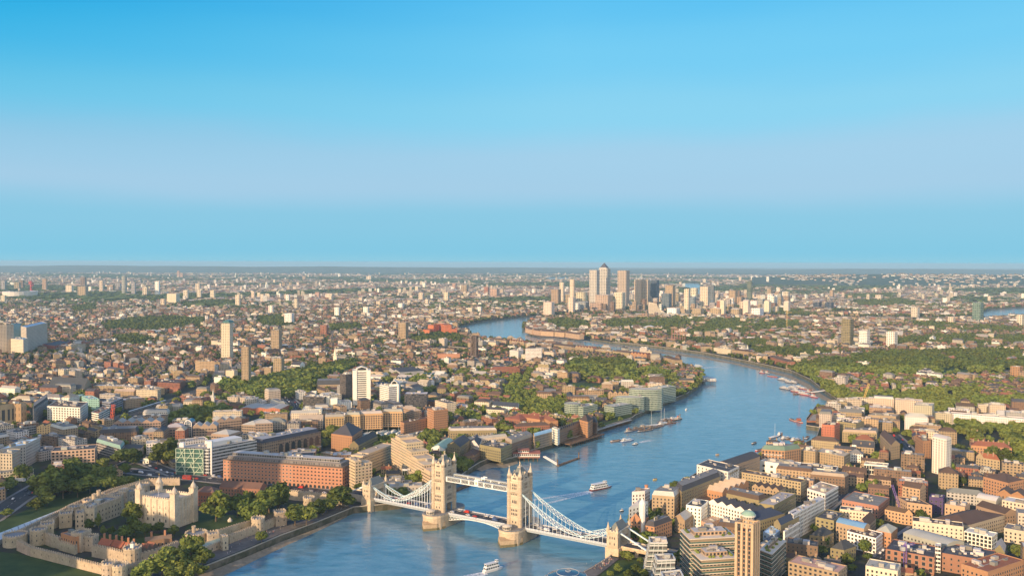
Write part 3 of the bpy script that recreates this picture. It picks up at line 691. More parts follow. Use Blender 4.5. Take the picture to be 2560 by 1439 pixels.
# high level walkways: lattice girders
WX0, WX1 = 7.4, SPAN - 7.4
for y in (-5.6, 5.6):
 z0, z1 = DK + 29.6, DK + 34.4; b = MB()
 b.box((WX0 + WX1) / 2, y, z0, WX1 - WX0, 3.6, .7, WHITE, 'steel'); b.box((WX0 + WX1) / 2, y, z1 - .7, WX1 - WX0, 3.6, .6, (.45, .50, .50), 'steel')
 b.box((WX0 + WX1) / 2, y, z1 - .1, WX1 - WX0, 2.6, .25, (.30, .33, .34), 'roofing')
 b.box((WX0 + WX1) / 2, y, z0 + .7, WX1 - WX0, 2.9, 3.5, (.10, .13, .15), 'window glass')
 w = b.build('walkway', bridge)
 for sg in (-1, 1):
  k = MB(); n = 44; d = (WX1 - WX0) / n; yy = y + sg * 1.75
  for i in range(n):
   x = WX0 + i * d
   k.bar((x, yy, z0 + .6), (x + d, yy, z1 - .6), .17, WHITE, 'steel'); k.bar((x, yy, z1 - .6), (x + d, yy, z0 + .6), .17, WHITE, 'steel')
  for f in (0, .25, .38, .62, .75, 1):
   x = WX0 + (WX1 - WX0) * f; k.box(min(max(x, WX0 + .9), WX1 - .9), yy, z0 + .6, 1.8 if f in (0, 1) else 1.1, .3, z1 - z0 - 1, WHITE, 'steel')
  k.box((WX0 + WX1) / 2, yy + sg * .03, z0 + .5, 4.2, .3, z1 - z0 + .7, WHITE, 'steel'); k.box((WX0 + WX1) / 2, yy + sg * .2, z0 + 1.9, 1.7, .2, 2.2, (.55, .45, .25), 'paint')
  k.build('lattice', w)
# decks
def parapet(k, x0, x1, y, z=DK):
 n = max(2, int(abs(x1 - x0) / 2.6)); d = (x1 - x0) / n
 k.bar((x0, y, z + .95), (x1, y, z + .95), .3, (.42, .47, .54), 'steel', .28)
 for i in range(n):
  xa, xb = x0 + d * (i + .1), x0 + d * (i + .9); k.bar((xa, y, z + .45), (xb, y, z + .45), .18, (.52, .53, .56), 'steel', .72)
  k.bar((x0 + d * i, y, z), (x0 + d * i, y, z + 1.25), .3, (.30, .42, .56), 'steel')
 k.bar((x0, y, z - .3), (x1, y, z - .3), .4, (.45, .50, .54), 'steel', .6)
def deck(x0, x1, name='deck'):
 b = MB(); m = (x0 + x1) / 2; L = abs(x1 - x0)
 b.box(m, 0, DK - 1.5, L, 15.4, 1.5, (.30, .34, .38), 'steel', topcol=(.06, .06, .065), topmat='asphalt')
 for y in (-5.9, 5.9): b.box(m, y, DK, L, 2.9, .16, (.24, .23, .22))
 for k in range(int(L / 9)): b.box(min(x0, x1) + 4 + k * 9, 0, DK + .012, 4, .18, .01, (.7, .7, .68), 'paint')
 n = int(L / 5.5)
 for k in range(n): b.box(min(x0, x1) + (k + .5) * L / n, 0, DK - 2.5, .5, 14, 1.0, (.26, .30, .34), 'steel')
 for y in (-6.6, 6.6): b.box(m, y, DK - 2.8, L, .6, 1.3, (.34, .40, .45), 'steel')
 d = b.build(name, bridge); k = MB(); parapet(k, x0, x1, -7.75); k.build('parapet', d); k = MB(); parapet(k, x0, x1, 7.75); k.build('parapet', d)
 return d
deck(S_AB1 + 5, -10.7); deck(SPAN + 10.7, S_AB2 - 4)
for x0, x1 in ((10.7, SPAN / 2 - .1), (SPAN - 10.7, SPAN / 2 + .1)):          # lifting leaves, trussed below
 d = deck(x0, x1, 'bascule_leaf'); n = 9
 for y in (-6.9, 6.9):
  k = MB(); f = lambda i: (x0 + (x1 - x0) * i / n, DK - 1.9 - 4.6 * (1 - i / n) ** 1.7)
  for i in range(n):
   (xa, za), (xb, zb) = f(i), f(i + 1)
   k.bar((xa, y, za), (xb, y, zb), .5, WHITE); k.bar((xa, y, za), (xa, y, DK - .8), .3, (.58, .70, .74)); k.bar((xa, y, za), (xb, y, DK - 1), .26, WHITE); k.bar((xa, y, DK - 1), (xb, y, zb), .26, WHITE)
  k.bar((x0, y, DK - 1.2), (x1, y, DK - 1.2), .5, WHITE); k.build('truss', d)
for s in (-7.6, 7.6, SPAN - 7.6, SPAN + 7.6): pass
b = MB()
for s in (0, SPAN): b.box(s, 0, DK - 1.5, 21.4, 9.4, 1.5, (.3, .3, .3), topcol=(.06, .06, .065), topmat='asphalt')
b.build('deck', bridge)
# suspension trusses: a long and a short crescent on either side of each shore span
def chain(xt, xl, xa, y):
 """tower end, low joint and abutment end"""
 zt, zl, za = DK + 30.0, DK + 2.6, DK + 12.2; b = MB(); hang = []
 def seg(x0, z0, x1, z1, sag, thick, n):
  P = []
  for i in range(n + 1):
   t = i / n; x = x0 + (x1 - x0) * t; z = z0 + (z1 - z0) * t; e = 4 * t * (1 - t)
   P.append(((x, y, z - sag * e + thick * .5 * e + .25), (x, y, z - sag * e - thick * .5 * e - .25)))
  for (a, c), (a2, c2) in zip(P, P[1:]):
   b.bar(a, a2, .5, (.42, .62, .70), 'steel', .45); b.bar(c, c2, .5, (.52, .68, .73), 'steel', .45); b.bar(a, c2, .24, WHITE); b.bar(c, a2, .24, WHITE); b.bar(a2, c2, .26, WHITE)
  hang.extend(P[1:])
 seg(xt, zt, xl, zl, 4.6, 4.4, 15); seg(xl, zl, xa, za, 1.5, 2.6, 7)
 b.cyl(xl, y, zl - .9, zl + .9, .9, (.75, .76, .74), 'steel', 10)
 c = b.build('suspension_chain', bridge)
 for a, q in hang:
  if q[2] > DK + 2.2 and abs(q[0] - xa) > 2:
   k = MB(); k.bar(q, (q[0], q[1], DK - .5), .26, (.70, .76, .78)); k.build('hanger', c)
for y in (-8.0, 8.0):
 chain(-7.0, S_AB1 + 5 + 26, S_AB1 + 3.5, y); chain(SPAN + 7.0, S_AB2 - 4 - 27, S_AB2 - 3, y)
# abutment towers
def abut(s, sg):
 b = MB(); c = 'castle stone'
 for y in (-9.8, 9.8): b.box(s, y, WZ - 3, 12, 7, DK + 3 - WZ, (.55, .45, .32), c); b.box(s, y, DK, 10, 5.6, 12.6, ST, c); b.box(s, y, DK + 12.6, 11, 6.4, .9, STL, c)
 b.box(s, 0, DK + 8, 9.6, 14.2, 4.6, ST, c); b.box(s, 0, DK + 12.6, 10.4, 13.2, .8, STL, c)
 b.box(s, 0, WZ - 3, 11.6, 14, DK + 1.4 - WZ, (.45, .37, .27), c)
 for y in (-9.8, 9.8):
  for i in range(4): b.box(s - 4.6 + i * 3.05, y - 2.9 * (1 if y < 0 else -1), DK + 13.5, 1.6, .6, 1.0, STL, c)
  for i in range(3): b.box(s - 5.1 * 1, y - 2 + i * 2, DK + 13.5, .6, 1.1, 1.0, STL, c)
 o = b.build('abutment', bridge)
 k = MB(); k.prism(rect(s, 0, 8.6, 17), DK + 13.5, DK + 19.5, SLATE, 'roofing', poly2=rect(s, 0, .5, 13)); k.build('roof', o)
 for x, y in ((-4, -12), (4, -12), (-4, 12), (4, 12)):
  k = MB(); k.cyl(s + x, y, DK + 9, DK + 15.5, 1.2, STL, c, 8); k.cyl(s + x, y, DK + 15.5, DK + 16.1, 1.45, STL, c, 8); k.cyl(s + x, y, DK + 16.1, DK + (21 if sg * x < 0 else 18.5), 1.2, ST, c, 8, .08); k.build('turret', o)
 for u, z in ((-2, 2.2), (2, 2.2), (-2, 7), (0, 7), (2, 7)):
  w = bpy.data.objects.new('window', WINDOWS['stone']); COL.objects.link(w); w.parent = o; w.location = (s + u, -12.62, DK + z); w.scale = (.9, 1.5, 2.2)
 for yy in (-8, 8):                        # anchor ties running down behind the tower
  k = MB(); k.bar((s + sg * 5, yy, DK + 11.8), (s + sg * 41, yy, DK - 4), 1.0, (.62, .72, .76), 'steel'); k.build('anchor_tie', o)
abut(S_AB1, -1); abut(S_AB2, 1)
b = MB()                                       # southern approach viaduct on arches
x0, x1 = S_AB2 + 5.9, S_AB2 + 75
b.box((x0 + x1) / 2, 0, DK - 2, x1 - x0, 15, 2, (.55, .42, .28), 'castle stone', topcol=(.06, .06, .065), topmat='asphalt')
for i in range(6): b.box(x0 + 1.5 + i * 12, 0, G - 1, 3, 14.6, DK - 1 - G, (.5, .38, .25), 'castle stone')
for y in (-7.6, 7.6): b.box((x0 + x1) / 2, y, DK, x1 - x0, .5, 1.2, (.58, .47, .34), 'castle stone')
for y in (-6, 6): b.box((x0 + x1) / 2, y, DK, x1 - x0, 2.8, .16, (.24, .23, .22))
b.build('approach_viaduct', bridge)
b = MB(); x0, x1 = S_AB1 - 5.9, S_AB1 - 34        # northern approach, sloping down to the street
for y in (-7.6, 7.6): b.box((x0 + x1) / 2, y, DK - 5, abs(x1 - x0), .6, 6.1, (.50, .42, .32), 'castle stone')
b.box((x0 + x1) / 2, 0, G - 1, abs(x1 - x0), 14.6, DK - G + .9, (.3, .28, .25), topcol=(.06, .06, .065), topmat='asphalt')
b.build('approach_ramp', bridge)
# ------------------------------------------------------------------ the castle on the north bank
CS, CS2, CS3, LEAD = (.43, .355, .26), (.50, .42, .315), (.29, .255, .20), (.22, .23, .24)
cst = 'castle stone'
def crenels(k, poly, z, col=CS2, w=1.1, hgt=1.1, th=.55, closed=True):
 n = len(poly)
 for i in range(n if closed else n - 1):
  a, b = Vector(poly[i][:2]), Vector(poly[(i + 1) % n][:2]); L = (b - a).length
  if L < .5: continue
  m = max(1, int(L / (w * 2))); d = (b - a) / L; ang = math.atan2(d.y, d.x); k.bar((*a, z), (*b, z), th * .8, col, cst, .16); nn = Vector((-d.y, d.x)) * th * .5
  for j in range(m):
   p = a + d * (L * (j + .5) / m) + nn; k.box(p.x, p.y, z, w, th, hgt, col, cst, ang)
def wall_line(name, pts, tops, th=2.4, label=None, group=None, base=G - 1, col=CS, loop=None):
 """a crenellated curtain wall through photograph pixels; tops: height above the ground at each point"""
 P = [Vector(at(x, y, G + h)[:2]) for (x, y), h in zip(pts, tops)]
 c = P[len(P) // 2]; root = empty(name, (c.x, c.y, G)); b = MB(); k = MB()
 for i in range(len(P) - 1):
  a, e = P[i] - c, P[i + 1] - c; d = (e - a).normalized(); n = Vector((-d.y, d.x)) * th / 2; h0, h1 = tops[i], tops[i + 1]
  A = [a - n, e - n, e + n, a + n]; H = [h0, h1, h1, h0]
  for q in range(4):
   r = (q + 1) % 4; b.face([(*A[q], base - G), (*A[r], base - G), (*A[r], H[r]), (*A[q], H[q])], jit(col, .05), cst)
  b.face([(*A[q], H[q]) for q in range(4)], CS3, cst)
  L = (e - a).length; m = max(1, int(L / 2.6)); ang = math.atan2(d.y, d.x)
  for s in (-1, 1):
   k.bar((*(a + n * s * .8), h0), (*(e + n * s * .8), h1), .4, col, cst, .2)
   for j in range(m):
    t = (j + .5) / m; p = a + d * L * t + n * s * .8; k.box(p.x, p.y, h0 + (h1 - h0) * t - .05, 1.4, .5, 1.15, col, cst, ang)
  occupy([tuple(q + c) for q in A], 1)
  # arrow slits
  for j in range(int(L / 9)):
   p = a + d * (j + .5) * 9
   for s in (-1, 1): q = p + n * s * 1.02; b.box(q.x, q.y, h0 * .45, .35, .1, 1.6, (.03, .03, .03), 'masonry', ang)
 b.build('wall', root); k.build('battlement_trim', root)
 return tag(root, label, 'castle wall', group, zc=4)
def drum(px, py, r, h, label, name='castle_tower', n=14, half=False, roofc=LEAD, wins=4, ground=None, square=False, ang=0, cat='castle tower', h0=0, turret=None):
 """round or square tower whose roof centre stands at the pixel"""
 p = at(px, py, G + h) if ground is None else at(px, ground, G)
 root = empty(name, (p.x, p.y, G)); b = MB(); poly = ring(0, 0, r, n) if not square else rect(0, 0, 2 * r, 2 * (r if square is True else square), ang)
 b.prism(poly, -1, h, jit(CS, .06), cst, top=False); b.prism(poly, h - 1.2, h - .9, CS2, cst, poly2=inset(poly, -.25)); b.prism(inset(poly, -.25), h - .9, h, CS2, cst, top=False)
 q = inset(poly, .8)
 for i in range(len(poly)):
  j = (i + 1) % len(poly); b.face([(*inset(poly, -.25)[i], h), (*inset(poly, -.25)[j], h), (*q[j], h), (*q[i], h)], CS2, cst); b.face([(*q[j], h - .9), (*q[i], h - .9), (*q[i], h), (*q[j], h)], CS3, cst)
 b.build('wall', root); k = MB(); k.face([(*v, h - .85) for v in q], roofc, 'roofing'); k.build('roof', root)
 k = MB(); crenels(k, inset(poly, -.2), h - .02, w=1.0); k.build('battlement_trim', root)
 if turret:
  k = MB(); k.cyl(turret[0], turret[1], h - 1, h + 4, turret[2], CS, cst, 10); crenels(k, ring(turret[0], turret[1], turret[2] + .1, 10), h + 4, w=.7, hgt=.8); k.build('stair_turret', root)
 for z in [h * f for f in ((.3, .62) if h > 9 else (.5,))]:
  for i in range(wins):
   a = -math.pi / 2 + (i - (wins - 1) / 2) * .62
   if square: sp = facade_spots(poly, z + 3.2, 4.5, 3.3, .9, 1.7, z, True, (p.x, p.y)); add_windows(root, sp, 'stone'); break
   o = bpy.data.objects.new('window', WINDOWS['stone']); COL.objects.link(o); o.parent = root; o.location = ((r + .02) * math.cos(a), (r + .02) * math.sin(a), z); o.scale = (.8, 1.2, 1.6); o.rotation_euler = (0, 0, a + math.pi / 2)
 occupy([(p.x + x, p.y + y) for x, y in poly], 2)
 return tag(root, label, cat, zc=h * .7)
def hall(label, A, Bp, third, yb=None, h=None, wall=CS, rc=LEAD, roof='flat', name='castle_hall', bay=3.6, storey=4.2, sty='stone', cren=True, cat='castle building', ww=1.2, wh=2.2, z0=.5, chim=0, rh=None):
 p, hh = corners(A, Bp, third, yb, h)
 p = ccw(p); c = Vector((sum(q[0] for q in p) / 4, sum(q[1] for q in p) / 4)); Lc = [(q[0] - c.x, q[1] - c.y) for q in p]; root = empty(name, (c.x, c.y, G)); b = MB()
 b.prism(Lc, -1, hh, jit(wall, .05), cst if wall in (CS, CS2, CS3) else 'masonry', top=False); b.build('wall', root)
 r = MB(); roof_on(r, Lc, hh, roof, rc, wall, rh); ro = r.build('roof', root)
 if roof == 'flat': k = MB(); clutter(k, Lc, hh - .6, 5); k.build('roof_vent', ro)
 if cren: k = MB(); crenels(k, Lc, hh - .02, w=1.1); k.build('battlement_trim', root)
 for i in range(chim):
  t = (i + .5) / chim; q = (Vector(Lc[0]) + Vector(Lc[3])) / 2; e = (Vector(Lc[1]) + Vector(Lc[2])) / 2; u = q.lerp(e, t); k = MB(); k.box(u.x, u.y, hh, 1.6, 1.1, 4 + (rh or 3), (.34, .17, .10)); k.build('chimney', ro)
 add_windows(root, facade_spots(Lc, hh, bay, storey, ww, wh, z0, True, c), sty)
 occupy(p); return tag(root, label, cat, zc=hh * .6)
# the keep
A, hk = corners((347, 1238), (437, 1250), (486, 1234), None, 25.5); A = ccw(A)
kc = Vector((sum(p[0] for p in A) / 4, sum(p[1] for p in A) / 4)); L = [(p[0] - kc.x, p[1] - kc.y) for p in A]
keep = empty('castle_keep', (kc.x, kc.y, G)); b = MB(); KC = (.56, .485, .375)
b.prism(L, -1, hk, KC, cst, top=False); b.prism(inset(L, -.5), -1, 2.5, KC, cst); b.prism(inset(L, -.25), hk * .36, hk * .36 + .5, KC, cst); b.prism(inset(L, -.25), hk * .68, hk * .68 + .5, KC, cst)
for i in range(4):                            # flat buttresses between the windows
 a, e = Vector(L[i]), Vector(L[(i + 1) % 4]); d = (e - a).normalized(); n = Vector((d.y, -d.x)) * .45; ang = math.atan2(d.y, d.x)
 for j in range(1, 6): p = a.lerp(e, j / 6) + n * .5; b.box(p.x, p.y, -1, 1.3, .9, hk, KC, cst, ang)
b.build('wall', keep)
r = MB(); q = inset(L, 1.2); r.face([(*p, hk - 1.6) for p in q], (.33, .32, .31), 'roofing')
m0, m1 = (Vector(q[0]) + Vector(q[1])) / 2, (Vector(q[2]) + Vector(q[3])) / 2; r.bar((*m0, hk - 1.2), (*m1, hk - 1.2), 9, (.36, .34, .32), 'roofing', 1.2); ro = r.build('roof', keep)
for i in range(4):
 j = (i + 1) % 4; k = MB(); k.face([(*q[j], hk - 1.6), (*q[i], hk - 1.6), (*q[i], hk), (*q[j], hk)], KC, cst); k.face([(*L[i], hk), (*L[j], hk), (*q[j], hk), (*q[i], hk)], KC, cst); k.build('parapet', keep)
k = MB(); crenels(k, L, hk - .02, KC, 1.3, 1.3, .7); k.build('battlement_trim', keep)
for i, (x, y) in enumerate(L):
 k = MB(); x, y = x * .965, y * .965; rr = 2.9; rd = i == int(np.argmax([p[1] for p in L])); pl = ring(x, y, 3.3, 12) if rd else rect(x, y, 5.6, 5.6, math.atan2(L[1][1] - L[0][1], L[1][0] - L[0][0]))
 k.prism(pl, -1, hk + 6.2, KC, cst); k.prism(inset(pl, -.3), hk + 5.4, hk + 6.2, CS2, cst); crenels(k, inset(pl, -.2), hk + 6.2, KC, .8, .8, .5)
 t = k.build('turret', keep); k = MB()
 zz = [(2.6, 6.2), (2.7, 7.6), (2.1, 9.2), (1.2, 10.6), (.4, 11.8), (.12, 13.2)]
 k.loft([[(*p, hk + z) for p in ring(x, y, r_, 10)] for r_, z in zz], (.50, .44, .36), 'roofing'); k.bar((x, y, hk + 13), (x, y, hk + 15.5), .2, (.5, .4, .15)); k.bar((x - .6, y, hk + 14.8), (x + .6, y, hk + 14.8), .2, (.5, .4, .15)); k.build('cupola', t)
sp = []
for z, w, h in ((4.2, 1.5, 3.2), (10.6, 1.4, 2.6), (16.4, 1.1, 2.2)): sp += facade_spots(L, z + 5.3, 6.2, 5, w, h, z - 1.4, True, kc)
add_windows(keep, sp, 'stone'); occupy(A)
k = MB(); k.cyl(*(Vector(L[0]) * .3), hk - 1.6, hk + 9, .12, (.8, .8, .8), 'paint', 6); k.build('flagpole', keep)
tag(keep, 'square pale stone castle keep with four capped corner turrets', 'castle keep', lm='keep', zc=14)
# halls and ranges
hall('long crenellated barracks range with towers, west of the pale keep', (236, 1266), (300, 1243), 16, 1312)
hall('crenellated stone range running behind the pale keep to the round tower', (303, 1238), (344, 1222), 15, None, 15)
hall('pale stone gabled end block of the long barracks range', (211, 1270), (236, 1269), 14, None, 17, CS2)
hall('stone chapel range beside the barracks with plain parapet', (188, 1283), (211, 1281), 13, None, 14, CS2)
hall('dark red brick storehouse with white sash windows behind the keep', (487, 1228), (536, 1230), 13, None, 14, (.26, .10, .06), (.16, .10, .08), 'hip', 'castle_storehouse', 2.6, 3.4, 'plain', False, ww=1.2, wh=2)
hall('long low building with brown tiled roof beside the bridge road', (548, 1216), (650, 1222), 15, None, 9, (.28, .14, .09), (.15, .085, .06), 'gable', 'castle_storehouse', 3.2, 3.4, 'plain', False, rh=5)
hall('orange brick house built against the inner curtain wall', (152, 1331), (187, 1342), 9, 1371, None, (.50, .24, .12), (.25, .2, .17), 'flat', 'castle_house', 3, 3.2, 'plain', False)
hall('timber and dark brick gabled house above the inner wall', (353, 1376), (395, 1362), 9, 1402, None, (.16, .12, .09), (.24, .10, .06), 'multi', 'castle_house', 3, 3, 'plain', False)
for i, (x, y, w, lab) in enumerate(((258, 1360, 16, 'red tiled house by the castle green, westmost of its row'), (288, 1364, 14, 'red tiled house with tall chimneys midway along the castle green'), (318, 1371, 14, 'red tiled house nearest the bell tower on the castle green'))):
 hall(lab, (x - 14, y - 2), (x + 14, y + 4), 8, None, 8, (.28, .12, .07), (.30, .10, .055), 'gable', 'castle_house', 2.8, 2.9, 'plain', False, chim=2, rh=4)
hall('low brick range between the green and the inner wall', (362, 1352), (430, 1344), 7, None, 6.5, (.27, .17, .11), (.2, .14, .1), 'gable', 'castle_house', 3, 3, 'plain', False, chim=2, rh=2.5)
hall('stone gatehouse over the river arch with a green lead roof', (512, 1368), (571, 1346), 9, 1386, None, CS, (.30, .36, .30), 'gable', 'river_gate', 4.4, 4.5, 'stone', True, 'gatehouse', rh=2)
hall('square stone stair tower at the end of the river gate', (557, 1342), (571, 1339), 6, 1377, None, CS2, LEAD, 'flat', 'castle_tower', 3, 4, 'stone', True, 'castle tower')
# towers
drum(357, 1209, 6.5, 17, 'round tower with battlements behind the barracks range')
drum(293, 1236, 5.2, 17, 'tall round tower halfway along the barracks range')
drum(309, 1225, 4.6, 18, 'slim round tower at the join of the two barracks ranges')
drum(225, 1247, 6.5, 12, 'low round tower on the north inner wall', turret=(3, 2, 2))
drum(247, 1236, 5, 13, 'square stone tower on the north inner wall', square=True, ang=.4, turret=(0, 0, 2))
drum(96, 1320, 6.6, 13, 'rounded corner tower at the north west of the inner wall')
drum(118, 1306, 5, 14, 'pale square tower beside the north west corner tower', square=True, ang=.5)
drum(187, 1263, 6, 12, 'broken old round tower north of the barracks')
drum(165, 1279, 5.2, 13, 'square tower on the wall above the long grey marquee', square=True, ang=.4)
drum(203, 1327, 4.9, 15.5, 'tall square tower in the middle of the west inner wall', square=6, ang=-.22)
drum(229, 1338, 3.8, 12, 'narrow stone tower next to the tall square west tower', square=True, ang=-.2)
bell = drum(331, 1366, 6.8, 13.5, 'bell tower at the river end of the west inner wall')
k = MB(); k.box(0, 0, 13, 2.6, 2.6, 3.4, (.75, .73, .68)); k.prism(rect(0, 0, 3, 3), 16.4, 18.6, LEAD, 'roofing', poly2=rect(0, 0, .2, .2)); k.build('bell_turret', bell)
drum(273, 1404, 5.4, 13, 'left drum of the twin towered west gate')
drum(300, 1409, 5.6, 12.5, 'right drum of the twin towered west gate')
drum(490, 1330, 8.8, 11, 'broad round palace tower beside the river gate', turret=(-3, 3, 1.6))
drum(532, 1330, 4.4, 12, 'orange lit square tower joined to the broad palace tower', square=True, ang=.5)
drum(645, 1293, 5.8, 13, 'rounded tower on the inner river wall')
drum(700, 1277, 5, 12.5, 'ruined looking square tower at the east of the river wall', square=True, ang=.5)
drum(38, 1334, 9.5, 9, 'low round bastion at the outer north west corner')
drum(772, 1242, 5.5, 11, 'stone corner tower under the bridge road by the trees')
wg = 'walls of the castle'
wall_line('curtain_wall', [(45, 1350), (80, 1368), (150, 1385), (205, 1400), (262, 1414)], [8, 7, 6.8, 6.5, 6.5], label='outer west wall with battlements above the moat lawn')
wall_line('curtain_wall', [(98, 1324), (130, 1337), (150, 1343)], [10, 9.5, 9], label='inner west wall between the corner tower and orange brick house')
wall_line('curtain_wall', [(150, 1352), (190, 1363)], [7, 7], label='stretch of inner west wall under the orange brick house')
wall_line('curtain_wall', [(232, 1362), (270, 1369), (322, 1382)], [9, 9, 9], label='tall inner west wall up to the bell tower')
wall_line('curtain_wall', [(340, 1385), (395, 1372), (445, 1352)], [8, 8, 8], label='inner river wall from the bell tower to the palace tower')
wall_line('curtain_wall', [(545, 1326), (590, 1312), (640, 1298)], [8, 8, 8], label='inner river wall below the castle lawn')
wall_line('curtain_wall', [(572, 1338), (620, 1320), (665, 1304), (700, 1289), (760, 1268), (830, 1247)], [7, 7, 7, 7, 7, 6], label='outer river wall along the wharf with an arched gate')
wall_line('curtain_wall', [(305, 1417), (360, 1400), (420, 1382), (500, 1380)], [6.5, 6.5, 6.5, 6.5], label='outer river wall behind the trees by the west gate')
wall_line('curtain_wall', [(110, 1305), (160, 1284), (215, 1258), (290, 1226), (350, 1205)], [9, 9, 9, 9, 9], label='north inner wall behind the barracks')
wall_line('curtain_wall', [(40, 1330), (110, 1296), (185, 1258), (280, 1222), (370, 1197), (450, 1195)], [7, 7, 7, 7, 7, 7], label='north outer wall beside the long grey marquee')
wall_line('curtain_wall', [(720, 1225), (790, 1232), (868, 1243)], [9, 9, 9], label='pale stone retaining wall under the bridge road')
# a pale marquee along the moat
P = [at(x, y, G + 5) for x, y in ((0, 1336), (172, 1261), (182, 1268), (8, 1358))]
mq = empty('marquee', (P[0].x, P[0].y, G)); b = MB(); n = 18; c0 = Vector((P[0].x, P[0].y))
far0 = at(-110, 1392, G + 5); far1 = at(-110, 1370, G + 5)
a0, a1 = Vector(far1[:2]) - c0, Vector(P[1][:2]) - c0; b0, b1 = Vector(far0[:2]) - c0, Vector(P[2][:2]) - c0
for (p, q) in ((a0, a1), (b0, b1)): b.face([(*p, -.5), (*q, -.5), (*q, 4), (*p, 4)], (.30, .31, .31), 'paint')
b.build('wall', mq); r = MB()
for i in range(n):
 t0, t1 = i / n, (i + .93) / n
 p0, p1, q0, q1 = a0.lerp(a1, t0), a0.lerp(a1, t1), b0.lerp(b1, t0), b0.lerp(b1, t1); m0, m1 = (p0 + q0) / 2, (p1 + q1) / 2
 r.face([(*p0, 4), (*p1, 4), (*m1, 6), (*m0, 6)], (.47, .53, .55), 'paint'); r.face([(*m0, 6), (*m1, 6), (*q1, 4), (*q0, 4)], (.50, .55, .57), 'paint')
r.build('roof', mq); tag(mq, 'long pale grey marquee along the castle moat', 'marquee', zc=4); occupy([tuple(v + c0) for v in (a0, a1, b1, b0)])
tent = empty('garden_tent', at(575, 1303)); k = MB(); k.cyl(0, 0, 0, 1.4, 2.2, (.55, .5, .42), 'paint', 8); k.cyl(0, 0, 1.4, 4.2, 2.4, (.55, .5, .42), 'paint', 8, .1); k.build('canvas', tent); k = MB(); k.cyl(0, 0, 4, 5, .06, (.3, .2, .1), 'timber', 5); k.build('pole', tent)
tag(tent, 'small conical canvas tent on the castle lawn', 'tent')
kiosk = empty('kiosk', at(656, 1340), .4); k = MB(); k.box(0, 0, 0, 5, 4, 2.6, (.7, .7, .68), 'paint'); k.build('cabin', kiosk); k = MB(); k.prism(rect(0, 0, 5.6, 4.6), 2.6, 4, (.8, .8, .78), 'paint', poly2=rect(0, 0, 3, .3)); k.build('roof', kiosk); k = MB(); k.box(0, -2.05, .9, 3.4, .1, 1.2, (.05, .05, .05), 'window glass'); k.build('hatch', kiosk)
tag(kiosk, 'white hipped roof kiosk on the wharf promenade', 'kiosk')
occupy(P2((20, 1345), (120, 1290), (290, 1212), (380, 1188), (560, 1200), (880, 1236), (880, 1270), (600, 1345), (400, 1425), (90, 1405), (-40, 1400)), 1)
# ------------------------------------------------------------------ buildings set by hand from the photograph
NEAR = dict(near=True)
def N(name, A, Bp, third, yb=None, h=None, label=None, **kw): return B(name, A, Bp, third, yb, h, label=label, near=kw.pop('near', True), **kw)
# --- north bank, behind the castle
p, h = corners((558, 1147), (856, 1168), (884, 1155), 1201)
rb = building('brick_warehouse', p, h, 'red', 'flat', 'slate', wallc=(.43, .21, .13), near=True, bay=4.1, storey=3.75, z0=4.2, wsty='arch', ww=2.2, wh=1.7, label='long red brick warehouse with arched windows and set back grey top storeys', clut=0)
THINGS[-1]['lm'] = 'long red warehouse'
o = Vector(rb.location); Lr = [(q[0] - o.x, q[1] - o.y) for q in ccw(p)]; I1, I2 = inset(Lr, 2.5), inset(Lr, 7)
k = MB(); k.prism(I1, h - .6, h + 3.2, (.16, .14, .13), 'wall with windows', poly2=inset(Lr, 4), bay=3, storey=3.4, frac=.6, topcol=(.26, .25, .24), topmat='roofing'); k.prism(I2, h + 3.2, h + 6.4, (.27, .26, .25), 'wall with windows', bay=3, storey=3.2, frac=.7, topcol=(.42, .42, .42), topmat='roofing'); clutter(k, I2, h + 6.4, 12); k.build('setback_storey', rb)
k = MB(); k.prism(inset(Lr, -.3), h - .9, h, (.20, .14, .10)); k.prism(inset(Lr, -.25), 4.0, 4.5, (.42, .24, .16)); k.build('cornice', rb)
sp = facade_spots(Lr, 4.6, 4.8, 4, 3.4, 3.4, -1.0, True, o)
for x, y, z, w, hh, a in sp:
 q = bpy.data.objects.new('arcade_arch', WINDOWS['arch']); COL.objects.link(q); q.parent = rb; q.location = (x, y, .1); q.scale = (w, 1.4, 3.5); q.rotation_euler = (0, 0, a)
# glass fronted office with a long ribbed flank
p, h = corners((442, 1117), (521, 1120), (642, 1098), 1184)
gb = building('glass_office', p, h, wallc=(.50, .52, .52), roof='flat', rc='pale', bay=2.6, storey=3.6, frac=.92, label='long white office with a green glass front behind steel tracery', near=False, clut=9)
THINGS[-1]['lm'] = 'green glass front'
o = Vector(gb.location); Lr = [Vector((q[0] - o.x, q[1] - o.y)) for q in p]; a, e = Lr[0], Lr[1]; d = (e - a).normalized(); n = Vector((d.y, -d.x)); n = n if n.dot(o.xy) < 0 else -n
W_ = (e - a).length; a, e = a + n * 1.2, a + d * W_ * .86 + n * 1.2
k = MB(); k.face([(*a, -.5), (*e, -.5), (*e, h - 1), (*a, h - 1)], (.10, .2, .17), 'green glass'); k.build('glass_front', gb)
k = MB(); T = lambda u, z: (*(a + (e - a) * u + n * .9), z * (h - 1)); LG = (.55, .66, .52)
for u in (0, .33, .66, 1): k.bar(T(u, 0), T(u, 1), .5, LG)
for z in (.12, .3, .48, .66, .84, 1): k.bar(T(0, z), T(1, z), .42, LG)
for (u0, z0, u1, z1) in ((0, .12, .33, .48), (.33, .12, .2, .48), (.33, .1, .66, .5), (.66, .12, .5, .5), (.66, .05, 1, .45), (1, .1, .8, .48), (0, .5, .33, 1), (.33, .5, .66, .95), (.66, .5, 1, .9), (.15, 1, .33, .5), (.5, 1, .66, .5), (.85, 1, 1, .5)): k.bar(T(u0, z0), T(u1, z1), .42, LG)
k.build('steel_tracery', gb)
